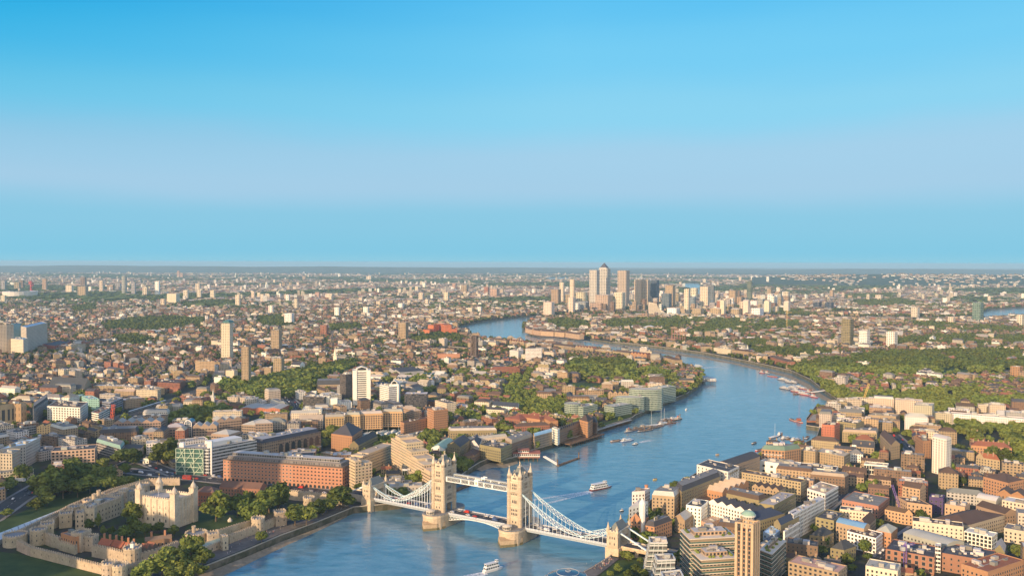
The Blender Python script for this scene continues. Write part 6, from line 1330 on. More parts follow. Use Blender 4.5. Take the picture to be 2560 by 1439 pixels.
N('red_school', (1228, 922), (1300, 921), 14, None, 14, 'long red roofed school with white bays at the canal top', wall='red', roof='hip', rc='redtile', rh=4, near=False)
# riverside rows along both banks of the bend
bank = [(1219, 846), (1260, 849), (1312, 854), (1375, 859), (1437, 865), (1485, 870), (1531, 876), (1575, 881), (1619, 885), (1660, 892), (1690, 898)]
for i, ((xa, ya), (xb, yb_)) in enumerate(zip(bank, bank[1:])): N('riverside_flats', (xa + 1, ya + 1 + (i % 3)), (xb - 2, yb_ + 1 + (i % 2)), 18, None, 13 + (i * 7 % 5), wall=rnd.choice(['orange', 'tan', 'stock']), roof=['hip', 'multi', 'flat'][i % 3], rc=['tile', 'redtile', 'sand'][i % 3], rh=4, near=False)
bank = [(1312, 819), (1330, 824), (1350, 827), (1385, 829), (1412, 831), (1450, 836)]
for (xa, ya), (xb, yb_) in zip(bank, bank[1:]): N('riverside_flats', (xa + 1, ya), (xb - 1, yb_), 16, None, 15, wall='tan', wallc=jit((.52, .36, .22)), roof='gable', rc='tile', rh=5, near=False)
bank = [(1465, 842), (1516, 845), (1525, 850), (1560, 855), (1600, 856), (1662, 861), (1668, 866), (1692, 868), (1730, 874), (1755, 878), (1784, 880), (1830, 886), (1875, 893), (1920, 902), (1972, 918)]
for i, ((xa, ya), (xb, yb_)) in enumerate(zip(bank, bank[1:])):
 if i % 2 == 0 or i > 8: N('riverside_flats', (xa, ya - 12), (xb - 3, yb_ - 14), 18, None, 13 + i % 4, wall=['cream', 'stock', 'tan', 'red', 'stock'][i % 5], roof=['flat', 'hip'][i % 2], rc='tile', rh=4, near=False)
# ------------------------------------------------------------------ the town between: rows of houses, flats, works and sheds
WOODS = []                                    # (outline, spacing, height)
def wood(pts, sp=10, h=13, world=False):
 p = ccw(P2(*pts)); WOODS.append((p, sp, h)); return p
wood([(548, 962), (600, 952), (640, 960), (720, 940), (800, 925), (880, 905), (890, 925), (800, 950), (770, 990), (700, 1000), (640, 995), (560, 985)], 11, 15)
wood([(1262, 998), (1272, 972), (1300, 938), (1306, 940), (1282, 980), (1272, 1000)], 7, 11); wood([(1285, 1000), (1303, 965), (1322, 928), (1330, 930), (1310, 975), (1297, 1000)], 7, 11)
wood([(1418, 925), (1440, 912), (1540, 910), (1590, 920), (1585, 950), (1430, 948)], 11, 18); wood([(1560, 945), (1620, 930), (1690, 945), (1700, 962), (1640, 968), (1565, 962)], 11, 16)
wood([(1030, 852), (1060, 836), (1120, 836), (1160, 846), (1140, 858), (1040, 862)], 12, 14)
wood([(1372, 806), (1400, 798), (1465, 806), (1470, 822), (1420, 828), (1380, 818)], 16, 13)
wood([(1510, 806), (1600, 798), (1700, 796), (1990, 806), (2000, 818), (1900, 828), (1800, 838), (1720, 842), (1620, 830), (1520, 822)], 15, 13)
wood([(1980, 925), (2060, 905), (2200, 888), (2560, 878), (2560, 925), (2440, 935), (2300, 938), (2150, 940), (2020, 945)], 11, 15)
wood([(2060, 960), (2085, 965), (2120, 985), (2160, 1000), (2150, 1012), (2100, 1000), (2065, 980)], 9, 12)
wood([(2150, 985), (2300, 985), (2440, 975), (2450, 1000), (2380, 1040), (2300, 1030), (2230, 1005), (2160, 1008)], 12, 12)
wood([(2380, 1000), (2560, 1002), (2560, 1036), (2400, 1024)], 10, 13)
wood([(2500, 1080), (2560, 1072), (2560, 1190), (2520, 1165)], 11, 13); wood([(2390, 1062), (2480, 1056), (2490, 1080), (2400, 1098)], 11, 12)
wood([(255, 812), (330, 800), (420, 794), (510, 800), (500, 818), (400, 830), (270, 826)], 16, 14); wood([(440, 760), (520, 752), (590, 752), (585, 768), (470, 772)], 20, 14)
wood([(280, 848), (330, 840), (380, 852), (330, 866)], 14, 14); wood([(180, 768), (235, 762), (240, 776), (190, 780)], 18, 13)
wood([(640, 795), (700, 790), (735, 815), (660, 822)], 16, 13); wood([(820, 815), (900, 812), (900, 828), (830, 830)], 16, 13)
wood([(2130, 752), (2250, 748), (2330, 762), (2300, 770), (2140, 768)], 22, 14); wood([(1925, 775), (2040, 776), (2040, 790), (1930, 788)], 16, 12); wood([(2290, 768), (2340, 760), (2350, 770)], 20, 14)
wood([(1640, 845), (1760, 848), (1850, 860), (1840, 872), (1700, 862)], 16, 11); wood([(1850, 850), (2000, 862), (2060, 880), (1960, 900), (1880, 880)], 15, 11)
wood([(2240, 850), (2420, 838), (2560, 845), (2560, 862), (2400, 862), (2260, 866)], 15, 12); wood([(2250, 806), (2400, 812), (2560, 822), (2560, 832), (2350, 828)], 16, 12)
wood([(1180, 1012), (1230, 1020), (1300, 1000), (1400, 1005), (1415, 1028), (1380, 1040), (1250, 1030)], 10, 10)
wood([(424, 1052), (480, 1030), (560, 1022), (580, 1030), (560, 1048), (450, 1062)], 10, 14)
wood([(812, 1100), (836, 1060), (850, 1064), (830, 1110)], 8, 12); wood([(1050, 1100), (1090, 1090), (1100, 1110), (1060, 1116)], 8, 12)
wood([(2100, 740), (2140, 735), (2250, 735), (2240, 745), (2120, 750)], 24, 13)
def glade(x, y):                              # openings in the woods on the south side, where streets run
 x, y = np.asarray(x), np.asarray(y); k = np.sin(x * .0135 + 1.2) * np.sin(y * .017 + .6) + .7 * np.sin(x * .031 - y * .012) + .5 * np.sin(x * .006 + y * .043)
 return (k > .5) & (x > .14 * y) & (y > 1250)
for p, sp, h in WOODS:
 P = np.array(p)
 if P[:, 0].mean() > .14 * P[:, 1].mean() and P[:, 1].mean() > 1250:
  for x in np.arange(P[:, 0].min(), P[:, 0].max(), 14):
   for y in np.arange(P[:, 1].min(), P[:, 1].max(), 14):
    if inside(p, [x], [y])[0] and not glade(x, y): occupy(rect(x, y, 14, 14), 1)
 else: occupy(p, 0)
def in_frame(x, y, m=60):
 return y > 500 and abs(x) < y * (CX + m) / F + 25
PALW = dict(brick_house=['tan', 'tan', 'brown', 'brown', 'stock', 'red', 'olive'], apartment_block=['cream', 'tan', 'stock', 'white', 'brown', 'red', 'brown', 'pale', 'tan'], office_block=['grey', 'white', 'concrete', 'brown', 'stone', 'cream', 'tan'], workshop=['tan', 'grey', 'stock', 'pale', 'white'])
PALR = dict(brick_house=['slate', 'tile', 'tile', 'slate', 'tile', 'redtile'], apartment_block=['flat', 'flat', 'tile', 'slate', 'slate', 'sand', 'pale', 'tile'], office_block=['flat', 'pale', 'membrane', 'slate'], workshop=['pale', 'membrane', 'slate', 'flat'])
SPECS = []; SCATTER = []
def h2(i, j, k=0): return random.Random(i * 7919 + j * 104729 + k * 31337).random()
CELL = 140
for j in range(3, 36):
 for i in range(-24, 26):
  cx, cy = i * CELL + 70, j * CELL + 70
  if not in_frame(cx, cy, 180): continue
  px, py = pix((cx, cy, G)); south = px > 1650 and py > 1040
  g = .34 if px < 1500 else .5
  if py < 960: g = .74 if px > 1850 else .6
  if py < 850 and 1480 < px < 2010: g = .85
  if 1100 < px < 1750 and py > 900: g = .6
  if south: g = .18
  if px < 700 and py > 900: g = .28
  ang = R(-34) + (h2(i // 2, j // 2, 1) - .5) * 1.5 if not south else BANG + (h2(i // 2, j // 2, 2) - .5) * .5
  r_ = h2(i, j, 3)
  if south: sty = 'brick' if r_ < .8 else 'offices'
  elif py > 1000 and px < 900: sty = 'offices' if r_ < .5 else 'flats'
  else: sty = 'houses' if r_ < .5 else 'flats' if r_ < .8 else 'mixed'
  if 930 < px < 1080 and 940 < py < 1000: sty = 'sheds'
  rr = random.Random(i * 131 + j * 977); v = -CELL / 2; ca, sa = math.cos(ang), math.sin(ang)
  while v < CELL / 2:
   kind = {'houses': rr.choices(['brick_house', 'apartment_block'], [.8, .2]), 'flats': rr.choices(['apartment_block', 'brick_house', 'office_block'], [.6, .28, .12]), 'mixed': rr.choices(['workshop', 'apartment_block', 'brick_house'], [.3, .4, .3]),
     'offices': rr.choices(['office_block', 'apartment_block', 'brick_house'], [.55, .3, .15]), 'brick': rr.choices(['apartment_block', 'brick_house', 'workshop', 'office_block'], [.45, .3, .15, .1]), 'sheds': ['workshop']}[sty][0]
   dep = {'brick_house': rr.uniform(8, 10.5), 'apartment_block': rr.uniform(11, 15), 'office_block': rr.uniform(15, 24), 'workshop': rr.uniform(15, 26)}[kind]; u = -CELL / 2 + rr.uniform(0, 10); fin = 1 if py > 985 else .72; dep *= 1 if py > 985 else .86
   while u < CELL / 2:
    k2 = kind if rr.random() < .8 else rr.choice(['apartment_block', 'brick_house', 'brick_house'])
    L = {'brick_house': rr.uniform(10, 26), 'apartment_block': rr.uniform(16, 42), 'office_block': rr.uniform(18, 40), 'workshop': rr.uniform(20, 45)}[k2] * fin
    hh = {'brick_house': rr.uniform(6.5, 9.5), 'apartment_block': rr.choice([9, 11, 12, 14, 15, 18]), 'office_block': rr.choice([12, 15, 18, 21]), 'workshop': rr.uniform(6, 9)}[k2] * (1.15 if south else 1)
    uc, vc = u + L / 2, v + dep / 2; x, y = cx + uc * ca - vc * sa, cy + uc * sa + vc * ca
    if max(abs(uc), abs(vc)) < CELL / 2 + 4 and in_frame(x, y):
     if rr.random() < g * .42: SCATTER += [(x + rr.uniform(-L / 3, L / 3), y + rr.uniform(-5, 5), rr.uniform(7, 13)) for _ in range(max(1, int(L / 11)))]
     else: SPECS.append((k2, x, y, L, dep, ang + (rr.random() < .12) * math.pi / 2, hh, rr.choice(PALW[k2]), rr.choice(PALR[k2]), rr.random(), sty))
    u += L + (rr.uniform(0.5, 2.5) if rr.random() < .55 else rr.uniform(4, 11))
   if rr.random() < g * 1.9:
    for _ in range(int(20 * g)): uu = rr.uniform(-CELL / 2, CELL / 2); vv = v + dep + rr.uniform(2, 6); SCATTER.append((cx + uu * ca - vv * sa, cy + uu * sa + vv * ca, rr.uniform(6, 12)))
   v += dep + (rr.uniform(5, 9) if rr.random() < .5 else rr.uniform(9, 15))
SPECS.sort(key=lambda s: s[1] ** 2 + s[2] ** 2)
REST = {}; NK = {}
LIM = 285
def roof_for(kind, t, rc):
 if kind == 'brick_house': return 'hip' if t < .35 else 'gable'
 if kind == 'apartment_block': return 'flat' if t < .55 else 'hip' if t < .8 else 'mansard' if t < .9 else 'gable'
 if kind == 'office_block': return 'flat' if t < .8 else 'mansard'
 return 'gable' if t < .4 else 'flat' if t < .7 else 'barrel' if t < .85 else 'saw'
for (kind, x, y, L, dep, ang, hh, wl, rc, t, sty) in SPECS:
 P = rect(x, y, L, dep, ang)
 if taken(P): continue
 occupy(P, 0)
 if NK.get(kind, 0) < LIM:
  NK[kind] = NK.get(kind, 0) + 1; rf = roof_for(kind, t, rc); D = math.hypot(x, y)
  building(kind, P, hh, wl, rf, rc, {'barrel': 3, 'saw': 3, 'mansard': 3.2}.get(rf), bay=rnd.choice([2.6, 3, 3.4]), storey=3.1, frac=rnd.uniform(.35, .55) if kind != 'workshop' else .2, near=D < 960 and kind != 'workshop', clut=None, chim=(2 if kind == 'brick_house' and D < 1400 else 0), ww=1.2, wh=1.5, cap=60)
 else: REST.setdefault(kind, []).append((x, y, L, dep, ang, hh, jit(PAL[wl]), jit(PAL[rc], .15), roof_for(kind, t, rc), D if False else 0))
# ------------------------------------------------------------------ many buildings in one sheetwork mesh (past the first few hundred of a kind)
def town_mesh(name, S_, z0=G):
 n = len(S_); A = np.array([(s[0], s[1], s[2], s[3], s[4], s[5]) for s in S_]); wc = np.array([s[6] for s in S_]); rc = np.array([s[7] for s in S_]); pit = np.array([s[8] in ('gable', 'hip', 'mansard') for s in S_])
 x, y, L, W_, a, h = A.T; sw = W_ > L; L, W_, a = np.where(sw, W_, L), np.where(sw, L, W_), np.where(sw, a + math.pi / 2, a)
 ca, sa = np.cos(a), np.sin(a)
 def pt(u, v, z): return np.stack([x + u * ca - v * sa, y + u * sa + v * ca, z + 0 * x], 1)
 c = [(-L / 2, -W_ / 2), (L / 2, -W_ / 2), (L / 2, W_ / 2), (-L / 2, W_ / 2)]; zt = z0 + h; q = []; uv = []; col = []; mi = []
 fr = np.random.RandomState(3).uniform(.3, .6, n)
 for i in range(4):
  j = (i + 1) % 4; q.append(np.stack([pt(*c[i], z0 - 1), pt(*c[j], z0 - 1), pt(*c[j], zt), pt(*c[i], zt)], 1)); nb = np.maximum(1, np.round((L if i % 2 == 0 else W_) / 3.2)); ns = h / 3.1; o = np.zeros(n)
  uv.append(np.stack([np.stack([o, o + .01], 1), np.stack([nb, o + .01], 1), np.stack([nb, ns], 1), np.stack([o, ns], 1)], 1)); col.append(np.concatenate([wc, fr[:, None]], 1)); mi.append(np.zeros(n, int))
 rh = np.where(pit, W_ * .32, 0.0); ins = np.where(pit, W_ * .25, 0) * np.array([s[8] != 'gable' for s in S_]); r1, r2 = pt(-L / 2 + ins, 0 * L, zt + rh), pt(L / 2 - ins, 0 * L, zt + rh); e = [pt(*k, zt) for k in c]; rca = np.concatenate([rc, np.zeros((n, 1))], 1)
 for f in ([e[0], e[1], r2, r1], [e[2], e[3], r1, r2], [e[1], e[2], r2, r2 + (0, 0, .01)], [e[3], e[0], r1, r1 + (0, 0, .01)]):
  q.append(np.stack(f, 1)); uv.append(np.tile(np.array([[[0, -1.0]] * 4]), (n, 1, 1))); col.append(rca); mi.append(np.ones(n, int))
 # a lift house or chimney on each
 t = np.random.RandomState(5).uniform(-.3, .3, n); k = 1.4 + L * .03; cc = [(L * t - k, -k * .7), (L * t + k, -k * .7), (L * t + k, k * .7), (L * t - k, k * .7)]; zk = zt + np.where(pit, rh + .8, 2.2)
 for i in range(4): q.append(np.stack([pt(*cc[i], zt - .2), pt(*cc[(i + 1) % 4], zt - .2), pt(*cc[(i + 1) % 4], zk), pt(*cc[i], zk)], 1)); uv.append(np.tile(np.array([[[0, -1.0]] * 4]), (n, 1, 1))); col.append(np.concatenate([wc * .9, np.zeros((n, 1))], 1)); mi.append(np.zeros(n, int))
 q.append(np.stack([pt(*k_, zk) for k_ in cc], 1)); uv.append(np.tile(np.array([[[0, -1.0]] * 4]), (n, 1, 1))); col.append(rca); mi.append(np.ones(n, int))
 return quads_mesh(name, np.concatenate(q), np.concatenate(uv), np.repeat(np.concatenate(col), 4, 0), np.concatenate(mi), ['wall with windows', 'roofing'])
def quads_mesh(name, Q, UV, C, MI, mats):
 m_ = len(Q); me = bpy.data.meshes.new(name); me.vertices.add(m_ * 4); me.vertices.foreach_set('co', Q.astype('f').ravel()); me.loops.add(m_ * 4); me.loops.foreach_set('vertex_index', np.arange(m_ * 4, dtype='i'))
 me.polygons.add(m_); me.polygons.foreach_set('loop_start', np.arange(0, m_ * 4, 4, dtype='i')); me.polygons.foreach_set('material_index', MI.astype('i')); me.update(calc_edges=True)
 if UV is not None: me.uv_layers.new(name='UV').data.foreach_set('uv', UV.astype('f').ravel())
 if C is not None: me.color_attributes.new('Col', 'FLOAT_COLOR', 'CORNER').data.foreach_set('color', C.astype('f').ravel())
 for k in mats: me.materials.append(MAT[k])
 o = bpy.data.objects.new(name, me); COL.objects.link(o); return o
NAMES = dict(brick_house='distant_brick_houses', apartment_block='distant_apartment_blocks', office_block='distant_office_blocks', workshop='distant_workshops')
for k, S_ in REST.items(): o = town_mesh(NAMES[k], S_); setting(o, 'stuff')
# the far city, thinning into suburbs
ng = np.random.RandomState(11); n = 60000
y = 4900 * (17500 / 4900) ** (ng.rand(n) ** .8); x = (ng.rand(n) * 2 - 1) * (y * (CX + 60) / F + 60)
key = np.sin(x * .0021 + 1) * np.sin(y * .0017 + 2) + .6 * np.sin(x * .0007 + y * .0011) + .5 * np.sin(x * .0049 - y * .0031 + 1.3)
keep_ = (key > -.55) & (ng.rand(n) < np.where(key > .1, .85, .45) * np.clip(1.5 - y / 9000, .42, 1)); x, y, key = x[keep_], y[keep_], key[keep_]
ok = ~np.any([inside(h, x, y) for h in holes] + [inside(p, x, y) for p, _, _ in WOODS], axis=0); x, y, key = x[ok], y[ok], key[ok]; n = len(x)
FARW = [PAL[k] for k in ('tan', 'cream', 'brown', 'brown', 'tan', 'pale', 'tan', 'red', 'stock', 'cream')]; FARR = [PAL[k] for k in ('tile', 'slate', 'redtile', 'pale', 'slate', 'tile', 'sand')]
far = []
for i in range(n):
 t = ng.rand(); L = ng.uniform(18, 55) if t < .9 else ng.uniform(50, 120); hh = ng.uniform(6, 11) if t < .86 else ng.uniform(8, 14) if t < .955 else ng.uniform(18, 42)
 if hh > 18: L = ng.uniform(15, 26)
 wd = min(L, ng.uniform(9, 16)) if hh < 18 else L * .9
 far.append((x[i], y[i], L, wd if t < .9 else L * .5, ng.uniform(-.7, .7), hh, jit(FARW[ng.randint(len(FARW))], .15) if hh < 18 else jit(PAL[('white', 'cream', 'stone')[ng.randint(3)]]), jit(FARR[ng.randint(len(FARR))], .2) if t < .9 else jit(PAL['membrane'], .2), 'gable' if (t < .7) else 'flat'))
setting(town_mesh('distant_city', far), 'stuff')
FAR_XY = (x, y, key)
hs = []
for (rows, n_), cnt in zip(HILLS[3:4], (900,)):
 for _ in range(cnt):
  i, t, u = ng.randint(n_), ng.rand() ** .7, ng.rand(); a, b_ = (rows[1], rows[2]) if ng.rand() < .75 else (rows[0], rows[1]); p = (Vector(a[i]).lerp(Vector(a[i + 1]), u)).lerp(Vector(b_[i]).lerp(Vector(b_[i + 1]), u), t)
  if math.sin(p.x * .004) + math.sin(p.x * .0011 + 2) + rnd.uniform(-1, 1) > .1: hs.append((p.x, p.y, ng.uniform(20, 50), 14, ng.uniform(-.5, .5), p.z - G + ng.uniform(8, 13), jit(PAL[('cream', 'white', 'tan', 'pale')[ng.randint(4)]]), jit(PAL['tile']), 'gable'))
setting(town_mesh('hillside_houses', hs), 'stuff')
# ------------------------------------------------------------------ trees
tr = np.random.RandomState(21)
def leaf_quads(n, seed, flat=.85, clumps=16, size=(.05, .10)):
 """leaves gathered in clumps through an uneven crown of unit width"""
 r = np.random.RandomState(seed); v = r.normal(size=(clumps, 3)); v /= np.linalg.norm(v, axis=1)[:, None]; v *= (r.uniform(.35, 1, clumps) ** .6)[:, None] * np.array([.36, .36, .36 * flat]); rad = r.uniform(.14, .24, clumps)
 k = r.randint(0, clumps, n); d = r.normal(size=(n, 3)); d /= np.linalg.norm(d, axis=1)[:, None]; c = v[k] + d * (rad[k] * r.uniform(.6, 1.05, n))[:, None]
 nn = d + r.normal(size=(n, 3)) * .55 + np.array([0, 0, .25]); nn /= np.linalg.norm(nn, axis=1)[:, None]; t = np.cross(nn, r.normal(size=(n, 3))); t /= np.linalg.norm(t, axis=1)[:, None]; b = np.cross(nn, t); s = r.uniform(*size, n)[:, None]
 return np.stack([c - t * s - b * s * .8, c + t * s - b * s * .5, c + t * s * .7 + b * s, c - t * s * .8 + b * s * .7], 1)
CROWN = []
for sd_i in range(7):
 Q = leaf_quads(1300, 100 + sd_i, [.8, .95, .75, 1.1, .85, .9, .7][sd_i], [16, 20, 14, 18, 22, 13, 17][sd_i], (.035, .075)); Q[:, :, 2] += .5 - Q[:, :, 2].min() * .0
 o = quads_mesh('crown', Q, None, None, np.zeros(len(Q), int), ['leaves']); CROWN.append(o.data); bpy.data.objects.remove(o)
def trunk_mesh(seed):
 r = random.Random(seed); b = MB(); b.loft([[(x, y, z) for x, y in ring(0, 0, q, 7)] for q, z in ((.034, 0), (.024, .1), (.02, .38), (.012, .62))], (.13, .10, .07), 'bark', False)
 for i in range(6):
  a = i * 1.05 + r.random(); z0 = .26 + .05 * i; e = (.28 * math.cos(a), .28 * math.sin(a), z0 + .25); b.bar((0, 0, z0), e, .016, (.13, .10, .07), 'bark')
 o = b.build('trunk'); me = o.data; bpy.data.objects.remove(o); return me
TRUNK = [trunk_mesh(i) for i in range(3)]
TREES = []
def tree_here(px, py_mid, rpx, yb, lab=None):
 c = at(px, yb, G); s = c.y / F; wdt = 2 * rpx * s; TREES.append((c.x, c.y, max(rise(c, py_mid - rpx), wdt * .7), wdt, 0, lab))
CX1 = lambda x, y, r_, yb: (x * .28125, 1040 + y * .28125, r_ * .28125, 1040 + yb * .28125)
for x, y, r_, yb, lab in (
 (400, 600, 105, 720, 'broad tree at the hill road end of the castle hill clump'), (500, 520, 105, 700, None), (430, 690, 90, 740, None), (560, 620, 110, 730, None), (620, 540, 95, 690, None), (690, 640, 95, 720, None), (760, 490, 100, 650, 'tallest tree of the castle hill clump below the gridded offices'), (800, 600, 95, 690, None), (870, 500, 100, 640, None), (940, 520, 90, 640, 'last tree of the castle hill clump towards the square'), (960, 600, 80, 680, None), (1080, 590, 70, 640, None), (1150, 600, 60, 640, None), (660, 500, 85, 660, None), (350, 660, 70, 720, None),
 (1200, 850, 100, 955, 'big round tree in front of the pale keep'), (1195, 950, 62, 1060, None), (1115, 1035, 60, 1090, 'small round tree on the castle green, nearest the red tiled houses'), (1290, 985, 56, 1075, None), (1405, 985, 58, 1050, 'round tree under the near corner of the pale keep'), (1540, 1015, 50, 1070, None), (1920, 790, 105, 935, 'spreading plane tree on the castle lawn beside the tent'), (2110, 760, 85, 895, None), (2255, 840, 102, 980, 'rounded tree over the inner river wall'), (2390, 720, 112, 850, 'tallest tree between castle and bridge road'), (2480, 690, 100, 830, None), (2220, 715, 65, 840, None), (2330, 780, 80, 880, None),
 (1110, 470, 52, 525, None), (1470, 300, 120, 425, 'great tree in the square before the white mansion'), (1400, 370, 70, 430, None), (1540, 360, 80, 430, None), (1120, 375, 95, 425, None), (1190, 370, 75, 420, None), (1050, 390, 60, 430, None), (205, 500, 78, 565, 'dark tree at the corner of the grey stone offices'), (990, 1005, 36, 1065, None), (875, 900, 30, 990, None), (795, 960, 42, 1010, None), (920, 1005, 30, 1060, None), (30, 640, 70, 700, None), (60, 870, 50, 900, None), (320, 790, 60, 830, None), (420, 760, 60, 800, None),
 (1700, 1160, 110, 1290, 'tree beside the stone river gate'), (1800, 1260, 90, 1350, None), (1590, 1270, 110, 1380, None), (1500, 1235, 90, 1340, None), (1440, 1330, 110, 1430, None), (1320, 1375, 100, 1450, None), (1650, 1370, 100, 1450, None), (1550, 1410, 90, 1470, None), (1250, 1410, 80, 1460, None), (1760, 1380, 70, 1430, None)):
 tree_here(*CX1(x, y, r_, yb), lab)
CX2 = lambda x, y, r_, yb: (420 + x * .28125, 1020 + y * .28125, r_ * .28125, 1020 + yb * .28125)
for x, y, r_, yb, lab in ((1130, 935, 95, 1045, 'leafy tree at the wharf east of the ruined square tower'), (1230, 950, 85, 1040, None), (1330, 890, 70, 960, None), (1300, 880, 60, 950, None), (1420, 870, 75, 930, None), (1530, 790, 108, 880, 'full tree right beside the bridge abutment'), (1600, 830, 60, 890, None), (2210, 615, 66, 700, 'single green tree on the hotel forecourt'), (2080, 745, 55, 790, None), (1950, 720, 50, 760, None), (975, 770, 90, 900, None), (900, 830, 70, 930, None)):
 tree_here(*CX2(x, y, r_, yb), lab)
for x, y, r_, yb, lab in ((1190, 1075, 8, 1082, None), (1297, 1082, 10, 1092, 'bright yellow green tree by red brick flats'), (1030, 1105, 8, 1112, None), (1046, 1098, 9, 1108, None), (1235, 1044, 12, 1054, None), (1215, 1048, 11, 1056, None), (1255, 1062, 12, 1072, None), (1180, 1020, 12, 1030, None),
 (1585, 1330, 14, 1352, 'ivy dark tree against the atrium building'), (1560, 1385, 10, 1395, None), (1572, 1390, 11, 1402, None), (1545, 1420, 11, 1430, None), (1590, 1420, 14, 1436, None), (1610, 1434, 12, 1445, None), (1570, 1436, 12, 1446, None), (1525, 1434, 9, 1442, None), (1600, 1400, 9, 1408, None),
 (2062, 1350, 14, 1366, 'dark garden tree behind the black hipped houses'), (2050, 1375, 14, 1388, None), (2160, 1362, 17, 1386, 'dense street tree in front of the white fronted flats'), (2170, 1390, 12, 1402, None), (2295, 1290, 14, 1304, 'tree below the dark purple block'), (2285, 1298, 9, 1306, None), (2540, 1378, 17, 1394, 'roadside tree at the right edge by the grey gabled shed'), (2455, 1420, 18, 1440, 'large tree at the corner of the red brick studios'), (2545, 1300, 16, 1316, None), (2120, 1398, 14, 1412, None), (2130, 1420, 12, 1432, None), (2400, 1350, 7, 1356, None), (2545, 1170, 20, 1190, None), (2510, 1145, 22, 1165, None), (2480, 1130, 18, 1150, None), (2425, 1130, 14, 1142, None), (2440, 1095, 22, 1112, None), (2400, 1120, 12, 1130, None), (2550, 1120, 20, 1140, None), (2278, 1108, 9, 1114, None), (2330, 1070, 16, 1080, None), (2240, 1076, 10, 1083, None), (2370, 1068, 14, 1078, None)):
 tree_here(x, y, r_, yb, lab)
for p, sp, h in WOODS:
 P = np.array(p); x0, y0 = P.min(0); x1, y1 = P.max(0); n = int((x1 - x0) * (y1 - y0) / (sp * sp) * 1.25); X, Y = tr.uniform(x0, x1, n), tr.uniform(y0, y1, n); k = inside(p, X, Y) & ~inside(river, X, Y) & ~(glade(X, Y) & (tr.rand(n) < .8))
 for x, y in zip(X[k], Y[k]): hh = h * tr.uniform(.7, 1.2); TREES.append((x, y, hh, hh * tr.uniform(.75, 1.1), 1, None))
nfoot = len(FOOT); FX = np.array([(f[0].x, f[0].y) for f in FOOT])
for x, y, hh in SCATTER:
 i, j = int((x - OCC_X0) / OCC_D), int((y - OCC_Y0) / OCC_D)
 if 0 <= i < OCC.shape[1] and 0 <= j < OCC.shape[0] and not OCC[j, i] and in_frame(x, y): TREES.append((x, y, hh, hh * rnd.uniform(.8, 1.1), 1, None))
TREES.sort(key=lambda t: (t[4], -t[3] / math.hypot(t[0], t[1])))
NEAR_T, FAR_T = TREES[:288], TREES[288:]
for x, y, h, w, kind, lab in NEAR_T:
 o = empty('tree', (x, y, G), rnd.uniform(0, 6.28)); c = bpy.data.objects.new('crown', rnd.choice(CROWN)); COL.objects.link(c); c.parent = o; ch = h * .8; c.scale = (w * rnd.uniform(1.05, 1.25), w * rnd.uniform(1.05, 1.25), ch * 1.05); c.location = (0, 0, h - ch * 1.0)
 t = bpy.data.objects.new('trunk', rnd.choice(TRUNK)); COL.objects.link(t); t.parent = o; t.scale = (h, h, h)
 tag(o, lab, 'tree', 'trees' if lab is None else None, zc=h * .6, colour='broad green' if w > h else 'green', h=h, D=math.hypot(x, y), roofw=None, rk=None, land=None)
def forest(name, T, q, seed):
 A = np.array([t[:4] for t in T]); n = len(A); r = np.random.RandomState(seed); base = [leaf_quads(q, 500 + i, .9, max(4, q // 9), (.10 if q > 30 else .16, .17 if q > 30 else .26)) for i in range(9)]
 k = r.randint(0, 9, n); a = r.uniform(0, 6.28, n); B_ = np.stack(base)[k]; ca, sa = np.cos(a)[:, None, None], np.sin(a)[:, None, None]
 X = (B_[..., 0] * ca - B_[..., 1] * sa) * A[:, 3, None, None] * 1.25 + A[:, 0, None, None]; Y = (B_[..., 0] * sa + B_[..., 1] * ca) * A[:, 3, None, None] * 1.25 + A[:, 1, None, None]; Z = (B_[..., 2] + .5) * A[:, 2, None, None] * .95 + G + A[:, 2, None, None] * .08
 Q = np.stack([X, Y, Z], -1).reshape(-1, 4, 3); o = quads_mesh(name, Q, None, None, np.zeros(len(Q), int), ['far leaves']); return setting(o, 'stuff')
b1 = [t for t in FAR_T if t[1] < 1900]; b2 = [t for t in FAR_T if 1900 <= t[1] < 3000]; b3 = [t for t in FAR_T if t[1] >= 3000]
if b1: forest('woodland', b1, 150, 1)
if b2: forest('woodland', b2, 80, 2)
if b3: forest('woodland', b3, 30, 3)
x, y, key = FAR_XY; n = 60000; yy = 4300 * (16000 / 4300) ** (ng.rand(n) ** .85); xx = (ng.rand(n) * 2 - 1) * (yy * (CX + 60) / F + 60); kk = np.sin(xx * .0021 + 1) * np.sin(yy * .0017 + 2) + .6 * np.sin(xx * .0007 + yy * .0011) + .5 * np.sin(xx * .0049 - yy * .0031 + 1.3)
k = (kk < -.1) | (ng.rand(n) < .45); k &= ~np.any([inside(h, xx, yy) for h in holes], axis=0)
forest('woodland', [(a, b, c * (.9 if f > -.25 else 1.15), c * (3 if f > -.25 else 5)) for a, b, c, f in zip(xx[k], yy[k], ng.uniform(8, 14, k.sum()), kk[k])], 14, 4)
